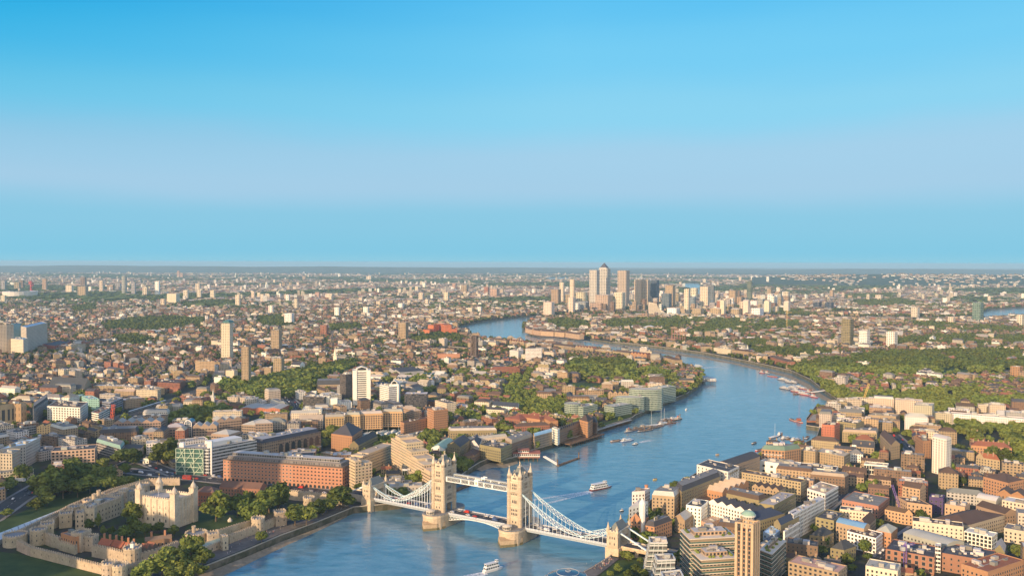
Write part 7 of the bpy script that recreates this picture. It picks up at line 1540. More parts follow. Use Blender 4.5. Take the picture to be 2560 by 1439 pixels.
# ------------------------------------------------------------------ boats
def boat(px, py, L, ang, kind, label, group=None, col=WHITE, hull=(.10, .12, .16)):
 """hull outline L metres long with a deck house; ang: bow direction in the world"""
 p = at(px, py, WZ); o = empty(dict(cruise='cruise_boat', barge='barge', house='houseboat', tug='tugboat', small='motor_boat', ferry='ferry', sail='sailing_boat')[kind], tuple(p), ang); w = L * dict(cruise=.2, barge=.2, house=.2, tug=.3, small=.32, ferry=.24, sail=.26)[kind]; fb = dict(cruise=1.6, barge=1.3, house=1.3, tug=1.6, small=.9, ferry=1.7, sail=.9)[kind]
 b = MB(); n = 7
 def outline(s, z, bl=.34):
  pts = [(-L / 2, -w / 2 * s * .9), (-L / 4, -w / 2 * s), (L * (.5 - bl), -w / 2 * s), (L * (.5 - bl * .35), -w / 2 * s * .62), (L / 2 * (1 if z > 0 else .93), 0)]
  return [(x, y, z) for x, y in pts] + [(x, -y, z) for x, y in reversed(pts[:-1])]
 b.loft([outline(.82, -.8), outline(.95, .2), outline(1, fb)], hull, 'paint'); b.loft([outline(1, fb), outline(1.02, fb + .25)], col, 'paint'); b.face(outline(.96, fb + .1), (.35, .33, .3), 'paint'); b.build('hull', o)
 def house(x0, x1, z0, z1, ws, name='cabin', gl=(.04, .05, .06), rc=None, lean=.0):
  k = MB(); P = [(x0, -w * ws / 2), (x1, -w * ws / 2), (x1, w * ws / 2), (x0, w * ws / 2)]; k.prism(P, z0, z1, col, 'paint'); c = k.build(name, o); g = MB()
  for sg in (-1, 1):
   m_ = max(2, int((x1 - x0) / 2.2));
   for i in range(m_):
    xa, xb = x0 + (x1 - x0) * (i + .12) / m_, x0 + (x1 - x0) * (i + .88) / m_; g.face([(xa, sg * (w * ws / 2 + .03), z0 + (z1 - z0) * .35), (xb, sg * (w * ws / 2 + .03), z0 + (z1 - z0) * .35), (xb, sg * (w * ws / 2 + .03), z0 + (z1 - z0) * .85), (xa, sg * (w * ws / 2 + .03), z0 + (z1 - z0) * .85)], gl, 'window glass')
  for xx_, d in ((x0 - .03, 1), (x1 + .03, 1)): g.face([(xx_, -w * ws * .4, z0 + (z1 - z0) * .4), (xx_, w * ws * .4, z0 + (z1 - z0) * .4), (xx_, w * ws * .4, z0 + (z1 - z0) * .85), (xx_, -w * ws * .4, z0 + (z1 - z0) * .85)], gl, 'window glass')
  g.build('windows_glazing', c); return c
 if kind == 'cruise':
  house(-L * .44, L * .26, fb, fb + 2.6, .92); house(-L * .40, L * .20, fb + 2.6, fb + 5.0, .86, 'upper_deck'); house(L * .12, L * .24, fb + 5.0, fb + 6.6, .5, 'wheelhouse')
  k = MB(); k.prism([(-L * .42, -w * .45), (L * .22, -w * .45), (L * .22, w * .45), (-L * .42, w * .45)], fb + 5.0, fb + 5.3, (.62, .62, .62), 'paint'); k.build('sun_deck', o)
 elif kind == 'ferry': house(-L * .42, L * .3, fb, fb + 2.4, .9); house(-L * .1, L * .14, fb + 2.4, fb + 4.2, .55, 'wheelhouse'); k = MB(); k.bar((-L * .1, 0, fb + 2.4), (-L * .15, 0, fb + 7), .2, WHITE); k.build('mast', o)
 elif kind == 'tug': house(-L * .2, L * .18, fb, fb + 2.3, .6); house(0, L * .16, fb + 2.3, fb + 4.4, .45, 'wheelhouse'); k = MB(); k.cyl(-L * .1, 0, fb + 2.3, fb + 5, .7, (.45, .1, .06), 'paint', 8); k.build('funnel', o)
 elif kind == 'small': house(-L * .22, L * .2, fb, fb + 1.7, .62)
 elif kind == 'house': house(-L * .40, L * .22, fb, fb + 1.9, .76); house(-L * .36, -L * .16, fb + 1.9, fb + 3.6, .5, 'wheelhouse')
 elif kind == 'barge': k = MB(); k.prism([(-L * .38, -w * .38), (L * .3, -w * .38), (L * .3, w * .38), (-L * .38, w * .38)], fb, fb + .7, (.28, .2, .14), 'timber'); k.build('hold', o)
 elif kind == 'sail': house(-L * .2, L * .15, fb, fb + .8, .5); k = MB(); k.bar((L * .05, 0, fb), (L * .05, 0, fb + L * .85), .18, (.7, .68, .62), 'paint'); k.bar((L * .05, 0, fb + 1.6), (-L * .35, 0, fb + 1.6), .18, (.7, .68, .62), 'paint'); k.bar((L * .05 - .8, 0, fb + L * .6), (L * .05 + .8, 0, fb + L * .6), .1, (.7, .68, .62), 'paint'); k.build('mast', o)
 return tag(o, label, dict(cruise='boat', barge='barge', house='houseboat', tug='tug', small='boat', ferry='ferry', sail='yacht')[kind], group, zc=2, colour={'house': 'moored', 'sail': 'masted', 'tug': 'red hulled', 'barge': 'flat', 'small': 'small', 'ferry': 'white', 'cruise': 'white'}[kind])
def wake(px, py, ang, L, W0, W1, label=None):
 p = at(px, py, WZ); b = MB(); n = 10; d = Vector((math.cos(ang), math.sin(ang))); q = Vector((-d.y, d.x))
 for sg in (-1, 1):
  for i in range(n):
   t0, t1 = i / n, (i + 1) / n; c0, c1 = p.xy - d * L * t0, p.xy - d * L * t1; o0, o1 = W0 + (W1 - W0) * t0, W0 + (W1 - W0) * t1; a0, a1 = 1 - t0 * .85, 1 - t1 * .85; wd0, wd1 = 1.2 + 2.2 * t0, 1.2 + 2.2 * t1
   b.face([(*(c0 + q * sg * (o0 - wd0)), WZ + .05), (*(c1 + q * sg * (o1 - wd1)), WZ + .05), (*(c1 + q * sg * (o1 + wd1)), WZ + .05), (*(c0 + q * sg * (o0 + wd0)), WZ + .05)], (a0, a0, a0), 'wake foam')
 for i in range(n):
  t0, t1 = i / n * .6, (i + 1) / n * .6; c0, c1 = p.xy - d * L * t0, p.xy - d * L * t1; a0 = (1 - t0 * 1.5) * .9
  b.face([(*(c0 - q * W0), WZ + .06), (*(c1 - q * W0 * .7), WZ + .06), (*(c1 + q * W0 * .7), WZ + .06), (*(c0 + q * W0), WZ + .06)], (a0, a0, a0), 'wake foam')
 return setting(b.build('wake_foam'), 'stuff')
boat(1233, 1425, 19, R(38), 'cruise', 'white two decked tour boat nearest the viewer, below the bridge piers', hull=(.6, .6, .6)); wake(1214, 1431, R(38), 30, 2, 5)
boat(1503, 1221, 30, R(35), 'cruise', 'long white sightseeing boat with foaming wake beyond the bridge', hull=(.16, .05, .05)); wake(1478, 1228, R(35), 95, 3, 11)
boat(1743, 917, 36, R(25), 'ferry', 'white catamaran ferry off the inner bank of the bend', hull=(.5, .5, .5)); wake(1758, 919, R(205), 60, 3, 6)
boat(1541, 1102, 20, R(35), 'barge', 'flat brown barge moored beside the blue hulled boat', hull=(.22, .13, .08)); boat(1569, 1102, 24, R(38), 'house', 'blue hulled work boat with white house alongside a barge', hull=(.12, .16, .30)); boat(1589, 1110, 11, R(40), 'small', 'small dark launch trailing a thin wake in midstream', hull=(.05, .06, .08)); wake(1600, 1105, R(220), 26, 1, 2)
hb = [(1570, 1080, 15, 'tug'), (1582, 1077, 22, 'house'), (1597, 1073, 24, 'house'), (1606, 1078, 20, 'barge'), (1615, 1068, 26, 'house'), (1620, 1076, 22, 'barge'), (1630, 1064, 26, 'sail'), (1636, 1070, 24, 'house'), (1646, 1066, 24, 'barge'), (1654, 1054, 24, 'sail'), (1660, 1060, 26, 'house'), (1670, 1052, 22, 'house'), (1676, 1058, 20, 'tug'), (1686, 1048, 22, 'house'), (1696, 1048, 20, 'tug'), (1662, 1048, 20, 'sail')]
for i, (x, y, L, k) in enumerate(hb): boat(x, y, L, R(38) + rnd.uniform(-.1, .1) + (math.pi if i % 3 == 0 else 0), k, None, 'old boats moored off the green glass flats', hull=rnd.choice([(.05, .05, .06), (.14, .06, .04), (.06, .09, .16), (.2, .12, .07)]), col=rnd.choice([(.55, .5, .42), (.7, .7, .66), (.25, .2, .16)]))
rs = [(1904, 932, 16, 'tug'), (1917, 933, 16, 'tug'), (1931, 941, 26, 'barge'), (1957, 950, 26, 'ferry'), (1971, 956, 22, 'ferry'), (1981, 957, 22, 'ferry'), (1961, 972, 28, 'ferry'), (1981, 971, 26, 'ferry'), (1997, 970, 34, 'ferry'), (1990, 979, 28, 'ferry'), (2008, 986, 28, 'ferry'), (2022, 981, 18, 'tug'), (2033, 992, 20, 'tug'), (2020, 974, 22, 'barge')]
for i, (x, y, L, k) in enumerate(rs): boat(x, y, L, R(125) + rnd.uniform(-.15, .15), k, None, 'red and white boats at the outer bend pier', hull=rnd.choice([(.30, .05, .045), (.26, .06, .05), (.1, .1, .12)]), col=(.62, .61, .59))
boat(1886, 1108, 14, R(50), 'barge', 'dark open lighter drifting near the south wharves', hull=(.04, .045, .05)); boat(2018, 1094, 22, R(60), 'barge', 'dark barge by the red riverside flats', hull=(.06, .06, .07)); boat(1950, 1086, 20, R(60), 'house', 'grey moored boat left of the floating gardens', hull=(.1, .11, .12)); boat(1936, 1092, 22, R(40), 'sail', 'old sailing barge at the outer end of the floating gardens', hull=(.1, .06, .05)); boat(1965, 1096, 22, R(40), 'house', 'planted houseboat, first of the floating gardens', hull=(.12, .08, .06)); boat(1990, 1100, 24, R(40), 'house', 'planted houseboat in the middle of the floating gardens', hull=(.2, .1, .06))
for x, y in ((1955, 1088), (1968, 1090), (1980, 1092), (1993, 1092), (2004, 1096), (1975, 1098)): pass
boat(1638, 1199, 6, R(30), 'barge', 'small yellow mooring raft near the white brewhouse', hull=(.45, .35, .08)); boat(1794, 1137, 6, R(30), 'barge', 'small tan mooring raft off the white wharf block', hull=(.4, .28, .14)); boat(1555, 1277, 5, R(30), 'small', 'tiny dark skiff beyond the south abutment', hull=(.03, .03, .03)); boat(1900, 1125, 18, R(40), 'barge', 'red pontoon with a green awning', hull=(.4, .08, .06)); boat(1620, 868, 12, R(20), 'small', 'tiny white launch in the narrow bend reach', hull=(.6, .6, .6)); boat(1716, 1024, 8, R(60), 'small', 'lone speedboat in the glitter of midstream', hull=(.5, .5, .5))
mb_x = [(864, 1084), (878, 1080), (892, 1084), (905, 1078), (918, 1083), (930, 1079), (944, 1083), (958, 1078), (970, 1082), (984, 1078), (996, 1082), (1010, 1076), (1022, 1080), (1034, 1074), (1046, 1080), (1060, 1078), (900, 1090), (950, 1089), (1000, 1088)]
for i, (x, y) in enumerate(mb_x): boat(x, y, rnd.uniform(11, 17), R(60) + rnd.uniform(-.3, .3), 'sail' if i % 3 else 'small', None, 'yachts in the enclosed marina', hull=(.7, .7, .7))
# ------------------------------------------------------------------ piers and jetties
def on_piles(name, label, A, Bp, dep, top, deckcol, cat, thick=1.0, parts=None):
 a, e = at(*A, WZ + top), at(*Bp, WZ + top); d = (e - a).xy.normalized(); n = Vector((-d.y, d.x)); n = n if n.y > 0 else -n; c = (a.xy + e.xy) / 2; o = empty(name, (*c, WZ)); L = (e - a).length; ang = math.atan2(d.y, d.x); m0 = n * dep / 2
 k = MB(); k.box(m0.x, m0.y, top - thick, L, dep, thick, deckcol, 'timber' if deckcol[0] < .3 else 'paint', ang); k.build('deck', o); k = MB()
 for i in range(max(3, int(L / 5))):
  for v in (.6, dep / 2, dep - .6): q = d * (-L / 2 + (i + .5) * L / max(3, int(L / 5))) + n * v; k.cyl(q.x, q.y, -3, top - thick, .4, (.20, .13, .09), 'timber', 6)
 k.build('pile_lattice', o); tag(o, label, cat, zc=top); return o, d, n, L, ang
o, d, n, L, ang = on_piles('restaurant_pier', 'pier restaurant with red roof on timber piles', (1282, 1142), (1350, 1142), 22, 5.5, (.30, .17, .12), 'pier')
for (u0, u1, v0, v1, z0, z1, rc) in ((-.48, .5, .15, .9, 5.5, 9.2, (.33, .12, .08)), (-.3, .1, .3, .75, 9.6, 12.6, (.30, .13, .09))):
 k = MB(); P = [tuple(d * L * u + n * 22 * v) for u, v in ((u0, v0), (u1, v0), (u1, v1), (u0, v1))]; P = ccw(P); k.prism(P, z0, z1, (.72, .70, .66), 'wall with windows', bay=2.6, storey=4, frac=.75, top=False); q = k.build('pavilion', o); k = MB(); k.prism(inset(P, -.8), z1, z1 + .5, rc, 'roofing'); k.build('roof', q)
on_piles('jetty', 'broad timber jetty on piles in front of the dark brick wharf', (1426, 1110), (1512, 1084), 18, 5, (.2, .12, .08), 'jetty'); on_piles('riverside_walk', 'piled riverside walk along the lawn', (1494, 1074), (1580, 1048), 5, 5.5, (.35, .33, .3), 'jetty')
o, d, n, L, ang = on_piles('police_pier', 'blue panelled pier building on tall piles at the inner bend', (1749, 952), (1792, 952), 24, 6, (.2, .22, .25), 'pier')
for (u0, u1, z1, col) in ((-.45, .48, 11, (.58, .62, .66)), (-.2, .1, 14, (.10, .18, .32))):
 k = MB(); P = ccw([tuple(d * L * u + n * 24 * v) for u, v in ((u0, .1), (u1, .1), (u1, .9), (u0, .9))]); k.prism(P, 6, z1, col, 'wall with windows', bay=3, storey=5, frac=.5, topcol=(.08, .16, .3), topmat='roofing'); k.build('pavilion', o)
def pontoon(label, A, Bp, w, z=1.2, col=(.25, .22, .2), posts=True):
 a, e = at(*A, WZ + z), at(*Bp, WZ + z); c = (a + e) / 2; o = empty('pontoon', (c.x, c.y, WZ)); k = MB(); k.bar((*(a - c).xy, .4), (*(e - c).xy, .4), w, col, 'timber', 1.6); k.build('deck', o)
 if posts:
  for q in (a, e): k = MB(); k.cyl(q.x - c.x, q.y - c.y, -2, 8, .7, (.22, .13, .09), 'timber', 8); k.build('post', o)
 tag(o, label, 'pontoon', zc=1)
pontoon('long dark mooring pontoon right of the pier restaurant', (1394, 1162), (1447, 1143), 4); pontoon('pontoon behind the north bridge tower', (1136, 1224), (1170, 1211), 6); pontoon('moored timber stage among the old boats', (1612, 1075), (1700, 1044), 5); pontoon('pale landing stage at the outer bend pier', (1985, 985), (2028, 980), 6, col=(.5, .5, .5)); pontoon('floating garden deck between houseboats', (1955, 1092), (2008, 1102), 7)
a, e = at(1360, 1140, G + 1), at(1394, 1160, WZ + 2); c = (a + e) / 2; gw = empty('gangway', tuple(c)); k = MB()
for sg in (-1, 1): k.bar(a - c + Vector((sg, sg, 0)), e - c + Vector((sg, sg, 0)), .3, (.7, .7, .68), 'paint', 1.4)
k.build('handrail', gw); k = MB(); k.bar(a - c, e - c, 2.4, (.6, .58, .55), 'paint', .2); k.build('walkway', gw); tag(gw, 'white sloping gangway from the pier restaurant to the pontoon', 'gangway')
a, e = at(2028, 980, WZ + 4), at(2070, 974, G + 1); c = (a + e) / 2; gw = empty('gangway', tuple(c)); k = MB(); k.bar(a - c, e - c, 2.6, (.7, .7, .68), 'paint', 1.3); k.build('walkway', gw); tag(gw, 'long pale footbridge to the outer bend pier', 'gangway')
# cofferdam, crane barge, cranes
P = P2((2018, 1050), (2044, 1016), (2108, 1016), (2112, 1050), z=G + 3); c = Vector(P[0]); o = empty('cofferdam', (*c, WZ)); k = MB()
for i in range(4):
 a, e = Vector(P[i]) - c, Vector(P[(i + 1) % 4]) - c; n_ = max(2, int((e - a).length / 3)); k.bar((*a, 3), (*e, 3), 1.2, (.28, .13, .08), 'steel', 11)
 for j in range(n_): q = a.lerp(e, (j + .5) / n_); k.bar((q.x, q.y, -2), (q.x, q.y, 9), .9, (.22, .10, .06), 'steel')
k.build('sheet_piling', o); k = MB(); k.face([(*(Vector(q) - c), 8) for q in ccw(P)], (.4, .35, .3), 'rubble'); k.build('fill', o); k = MB(); cc = sum((Vector(q) for q in P), Vector((0, 0))) / 4 - c
for _ in range(26): q = cc + Vector((rnd.uniform(-20, 20), rnd.uniform(-16, 16))); k.loft([[(*v, 7.9 + z) for v in ring(q.x + rnd.uniform(-.4, .4), q.y, r_, 6)] for r_, z in ((rnd.uniform(2, 4), 0), (1.6, rnd.uniform(.8, 1.6)), (.3, rnd.uniform(1.7, 2.4)))], (.4, .36, .3), 'rubble')
k.build('rubble', o); tag(o, 'rust brown sheet piled cofferdam filled with rubble', 'cofferdam', zc=8)
def lattice(k, a, e, w, col, n=None):
 a, e = Vector(a), Vector(e); d = (e - a); L = d.length; d.normalize(); s = d.cross(Vector((.3, .8, .5))).normalized(); t = s.cross(d); n = n or max(3, int(L / (w * 1.4))); O = [s * w / 2 + t * w / 2, -s * w / 2 + t * w / 2, -s * w / 2 - t * w / 2, s * w / 2 - t * w / 2]
 for q in O: k.bar(a + q, e + q, w * .14, col, 'paint')
 for i in range(n):
  p, r_ = a + d * L * i / n, a + d * L * (i + 1) / n
  for j in range(4): k.bar(p + O[j], r_ + O[(j + 1) % 4], w * .09, col, 'paint')
def crane(label, px, yb, ytop, jib, col, z=G, w=2.2, name='tower_crane', luff=None):
 p = at(px, yb, z); h = rise(p, ytop); o = empty(name, tuple(p)); k = MB();
 if luff is None:
  lattice(k, (0, 0, 0), (0, 0, h * .92), w, col); k.build('mast', o); k = MB(); j = Vector(jib); lattice(k, -j * .3 + Vector((0, 0, h * .88)), j + Vector((0, 0, h * .88)), w * .7, col); k.build('jib', o); k = MB(); k.box(-j.x * .28, -j.y * .28, h * .88 - 3, 3, 3, 3, (.4, .4, .4)); k.build('counterweight', o); k = MB(); k.box(w, 0, h * .82, 2, 2, 2.4, (.6, .6, .6), 'paint'); k.build('cab', o); k = MB()
  for q in (-j * .25, j * .75): k.bar((0, 0, h), (*q.xy, h * .88), .15, col);
  k.bar((0, 0, h * .88), (0, 0, h), w * .4, col); k.build('tie', o)
 else:
  tip = Vector(luff); k.box(0, 0, 0, 6, 5, 4, (.30, .10, .06), 'paint'); k.build('cab', o); k = MB(); lattice(k, (0, 0, 3), tip, w, col); k.build('jib', o); k = MB(); k.bar(tip, (*(tip.xy * .95), 4), .12, (.1, .1, .1)); k.build('cable', o)
 tag(o, label, 'crane', zc=h * .5); return o
crane('purple tower crane rising over the red brick studios', 2262, 1425, 1355, (10, 6, 0), (.22, .14, .38), w=2.0); crane('purple luffing crane in front of the stepped tan warehouse', 2255, 1292, 1240, (0, 0, 0), (.24, .15, .4), luff=(-8, 4, 30), w=1.6)
k_ = at(2163, 1010, G); crane('yellow crawler crane leaning over the tan flats by the outer bend', 2155, 1014, 958, None, (.60, .42, .12), luff=(12, 2, rise(k_, 955)), w=2.2, name='crawler_crane')
crane('orange red crane jib standing by the railway', 279, 1058, 1008, None, (.60, .12, .06), luff=(3, 0, rise(at(279, 1058), 1010)), w=3.2, name='crawler_crane'); crane('yellow tower crane before the far green woods', 1967, 822, 775, (20, 5, 0), (.6, .42, .14), w=3); crane('white tower crane on the far skyscraper site', 1590, 760, 690, (18, 0, 0), (.6, .6, .6), w=3); crane('white tower crane right of the stepped skyscraper site', 1604, 760, 682, (-8, 3, 0), (.6, .6, .6), w=3)
boat(1995, 1053, 26, R(95), 'barge', 'rusty red crane barge moored off the cofferdam', hull=(.42, .12, .07)); boat(1981, 1050, 24, R(95), 'barge', 'open rusty hopper barge left of the crane barge', hull=(.36, .14, .09)); crane('blue lattice boom on the rusty crane barge', 1997, 1051, 985, None, (.16, .22, .42), z=WZ + 1.5, luff=(1, 0, rise(at(1997, 1051, WZ), 990)), w=2, name='floating_crane')
# steel lattice tower and churches
def spire(label, px, yb, yt, col, w=6, name='church', body=True):
 p = at(px, yb, G); h = rise(p, yt); o = empty(name, tuple(p)); k = MB(); k.box(0, 0, 0, w, w, h * .5, col); k.box(0, 0, h * .5, w * 1.1, w * 1.1, .6, col); k.cyl(0, 0, h * .5, h * .68, w * .4, col, n=8); k.build('tower', o); k = MB(); k.cyl(0, 0, h * .68, h, w * .34, col, n=8, r2=.1); k.build('spire', o)
 if body: k = MB(); k.box(w * 2, w, 0, w * 4, w * 2, h * .22, col); k.prism(rect(w * 2, w, w * 4.1, w * 2.1), h * .22, h * .36, (.16, .15, .16), 'roofing', poly2=rect(w * 2, w, w * 4, .1)); k.build('nave', o)
 tag(o, label, 'church', zc=h * .6); return o
spire('white stone baroque church tower among dark trees', 838, 912, 866, (.72, .66, .52), 8); spire('grey church with slender pale spire near the red supermarket', 533, 1016, 970, (.52, .50, .44), 5); spire('white church steeple on the right bank of the bend', 1869, 884, 862, (.70, .66, .58), 5); spire('church steeple hidden in woods left of the olive glass tower', 2105, 892, 876, (.66, .6, .5), 5); spire('slim cream spire beside the riverside park', 1047, 848, 825, (.7, .6, .42), 5); spire('pale far church tower left of the shore blocks', 1100, 780, 755, (.7, .64, .5), 7); spire('small church spire by inner bank woods', 1591, 932, 915, (.7, .68, .6), 4)
p = at(1186, 900, G); h = rise(p, 838); o = empty('scaffold_tower', tuple(p)); k = MB()
for z in np.arange(2, h, 3.2): k.box(0, 0, z, 17, 13, .5, (.33, .27, .2), 'timber', .4)
k.build('floor_slab', o); k = MB(); lattice(k, (0, 0, 0), (0, 0, h), 13, (.16, .13, .12), 16); k.build('frame', o); k = MB(); k.box(0, 0, 0, 8, 8, h, (.12, .10, .09), 'masonry', .4); k.build('core', o); tag(o, 'dark open framed tower like stacked floors on the inner bank', 'unfinished tower', zc=h * .6)
p = at(1700, 858, G); h = rise(p, 824); o = empty('gas_holder', tuple(p)); k = MB(); P = ring(0, 22, 22, 16)
for i, (x, y) in enumerate(P):
 k.bar((x, y, 0), (x, y, h), 1.0, (.36, .18, .13), 'paint')
 for z in (h * .35, h * .68, h * .99): k.bar((x, y, z), (*P[(i + 1) % 16], z), .7, (.36, .18, .13), 'paint')
k.build('frame', o); k = MB(); k.cyl(0, 22, 0, 4, 21, (.25, .22, .2), n=20); k.build('tank', o); tag(o, 'rust red gas holder frame among the woods', 'gas holder', zc=h * .5)
p = at(78, 740, G); h = rise(p, 702); o = empty('red_lattice_tower', tuple(p)); k = MB(); r_ = np.linspace(0, 1, 26); pts = [((1.3 + math.sin(t * 9)) * 14 * (1 - t * .55) * math.cos(t * 17), (1.3 + math.sin(t * 9)) * 14 * (1 - t * .55) * math.sin(t * 17), h * t * .95) for t in r_]
for a, e in zip(pts, pts[1:]): k.bar(a, e, 5, (.40, .05, .06), 'paint')
k.build('loop', o); k = MB(); k.cyl(0, 0, 0, h, 7, (.38, .06, .06), 'paint'); k.cyl(0, 0, h * .8, h * .92, 14, (.4, .07, .07), 'paint', 12); k.build('shaft', o); tag(o, 'red looping lattice tower on the left horizon', 'tower', zc=h * .5)
p = at(30, 744, G); o = empty('stadium', tuple(p)); k = MB(); rr = 36 * p.y / F; k.prism([(x, y * 1.2 + rr) for x, y in ring(0, 0, rr, 24)], 0, rise(p, 729), (.66, .62, .58), 'masonry', poly2=[(x * 1.08, y * 1.25 + rr) for x, y in ring(0, 0, rr, 24)]); k.build('stand', o); k = MB(); k.prism([(x, y * 1.2 + rr) for x, y in ring(0, 0, rr * .6, 24)], rise(p, 729), rise(p, 729) + 1, (.05, .09, .03), 'grass'); k.build('pitch', o); tag(o, 'pale round stadium at the left edge of the horizon', 'stadium', zc=20)
p = at(1970 - 350, 826, G); o = empty('swoop_roofed_hall', tuple(p)); k = MB(); Wd = 110; P = rect(0, 20, Wd, 40); k.prism(P, 0, 9, (.5, .46, .4), 'wall with windows', bay=5, storey=5, frac=.6, top=False); k.build('wall', o); k = MB()
for i in range(12):
 x0, x1 = -Wd / 2 + Wd * i / 12, -Wd / 2 + Wd * (i + 1) / 12; z0, z1 = 10 + 3 * math.sin(i * 1.05), 10 + 3 * math.sin((i + 1) * 1.05); k.face([(x0, -2, z0), (x1, -2, z1), (x1, 42, z1 + 3), (x0, 42, z0 + 3)], (.66, .64, .58), 'roofing')
k.build('roof', o); tag(o, 'pale wavy roofed hall amid the green woods', 'hall', zc=8)
# ------------------------------------------------------------------ vehicles
def vehicle_proto(kind, col):
 o = empty({'car': 'car', 'van': 'van', 'bus': 'bus', 'lorry': 'lorry'}[kind], (0, 0, -500)); L, w, hb_, ht = {'car': (4.3, 1.8, .85, 1.45), 'van': (5.6, 2.0, 1.1, 2.5), 'bus': (10.5, 2.5, 3.0, 4.3), 'lorry': (11, 2.5, 1.2, 3.8)}[kind]; k = MB()
 side = {'car': [(-2.15, .3), (2.15, .3), (2.15, .75), (1.2, .9), (.6, 1.42), (-1.2, 1.45), (-1.9, .95), (-2.15, .85)], 'van': [(-2.8, .35), (2.8, .35), (2.8, 1.1), (2.0, 1.35), (1.4, 2.4), (-2.8, 2.5)], 'bus': [(-5.2, .4), (5.2, .4), (5.25, 2.2), (5.0, 4.2), (-5.1, 4.3)], 'lorry': [(-5.5, .9), (3.2, .9), (3.2, 3.8), (-5.5, 3.8)]}[kind]
 k.loft([[(x, -w / 2, z) for x, z in side], [(x, w / 2, z) for x, z in side]], col, 'paint'); k.build('body', o)
 if kind == 'lorry': k = MB(); k.loft([[(x, y, z) for x, z in ((3.4, .5), (5.5, .5), (5.5, 1.6), (5.2, 3.0), (3.4, 3.1))] for y in (-1.2, 1.2)], (.7, .7, .7), 'paint'); k.build('cab', o)
 k = MB(); zs = {'car': (.92, 1.36, -1.3, .75), 'van': (1.45, 2.1, .9, 1.65), 'bus': (1.5, 2.3, -4.9, 4.9), 'lorry': (1.9, 2.7, 3.8, 5)}[kind]
 for s in (-1, 1): k.face([(zs[2], s * (w / 2 + .01), zs[0]), (zs[3] + .2, s * (w / 2 + .01), zs[0]), (zs[3], s * (w / 2 + .01), zs[1]), (zs[2] + .15, s * (w / 2 + .01), zs[1])], (.03, .03, .04), 'window glass')
 if kind == 'bus':
  for s in (-1, 1): k.face([(-4.9, s * (w / 2 + .01), 3.0), (4.9, s * (w / 2 + .01), 3.0), (4.9, s * (w / 2 + .01), 3.8), (-4.9, s * (w / 2 + .01), 3.8)], (.03, .03, .04), 'window glass')
 k.build('glazing', o)
 for x in (-L * .31, L * .31):
  for s in (-1, 1): k = MB(); k.loft([[(x + .33 * math.cos(a), y, .33 + .33 * math.sin(a)) for a in np.linspace(0, 6.28, 9)[:-1]] for y in (s * w * .5 - .12, s * w * .5 + .08)], (.02, .02, .02), 'paint'); k.build('wheel', o)
 kids = [c for c in list(COL.objects)[-12:] if c.parent == o]
 return o, kids
PRO = {}
def vehicle(kind, col, px, py, ang, z=G + .35, label=None, group='traffic on the roads'):
 key = (kind, col); p = at(px, py, z)
 if key not in PRO: PRO[key] = vehicle_proto(kind, col); o, kids = PRO[key]
 else:
  o0, kids = PRO[key]; o = o0.copy(); COL.objects.link(o)
  for c in kids: q = c.copy(); COL.objects.link(q); q.parent = o
 o.location = p; o.rotation_euler = (0, 0, ang); CN = {(.7, .7, .7): 'white', (.45, .04, .03): 'red', (.04, .04, .05): 'black', (.30, .31, .33): 'grey', (.06, .10, .22): 'blue', (.62, .62, .64): 'silver'}
 return tag(o, label, kind, group, zc=1, colour=CN.get(col, 'grey'))
CC = [(.7, .7, .7), (.45, .04, .03), (.04, .04, .05), (.30, .31, .33), (.06, .10, .22), (.62, .62, .64)]
vehicle('lorry', (.7, .7, .7), 50, 1203, R(12), label='white box lorry below the grey stone offices'); vehicle('van', (.7, .7, .7), 604, 1209, R(160), label='white van on the bridge road before the long red warehouse'); vehicle('bus', (.45, .04, .03), 468, 1197, R(165), label='red double decker bus on the bridge road by the green glass front'); vehicle('van', (.7, .7, .7), 373, 1189, R(160), label='white van at the junction by the stone gate lodge')
def along(pts, n, w=3.2, kinds=('car', 'car', 'car', 'van'), off=0):
 P = P2(*pts); seg = [(Vector(a), Vector(b)) for a, b in zip(P, P[1:])]; tot = sum((b - a).length for a, b in seg)
 for i in range(n):
  s = (i + rnd.uniform(.1, .9)) / n * tot
  for a, b in seg:
   l = (b - a).length
   if s <= l: break
   s -= l
  d = (b - a).normalized(); sd_ = rnd.choice((-1, 1)); q = a + d * min(s, l) + Vector((-d.y, d.x)) * sd_ * w + Vector((-d.y, d.x)) * off; x, y = pix((*q, G)); vehicle(rnd.choice(kinds), rnd.choice(CC), x, y, math.atan2(d.y, d.x) + (math.pi if sd_ > 0 else 0))
along([(880, 1239), (760, 1222), (600, 1206), (470, 1192), (330, 1177)], 20); along([(285, 1172), (200, 1190), (110, 1208), (40, 1250)], 14, 5); along([(285, 1172), (330, 1152), (372, 1160), (440, 1186)], 10, 3); along([(745, 1040), (735, 1010), (716, 992), (740, 975)], 16, 4); along([(1940, 1360), (2010, 1320), (2075, 1262)], 8, 3); along([(2200, 1395), (2245, 1350), (2290, 1318)], 7, 3); along([(2235, 1085), (2262, 1110), (2285, 1140)], 6, 3); along([(508, 1186), (555, 1192)], 6, 2)
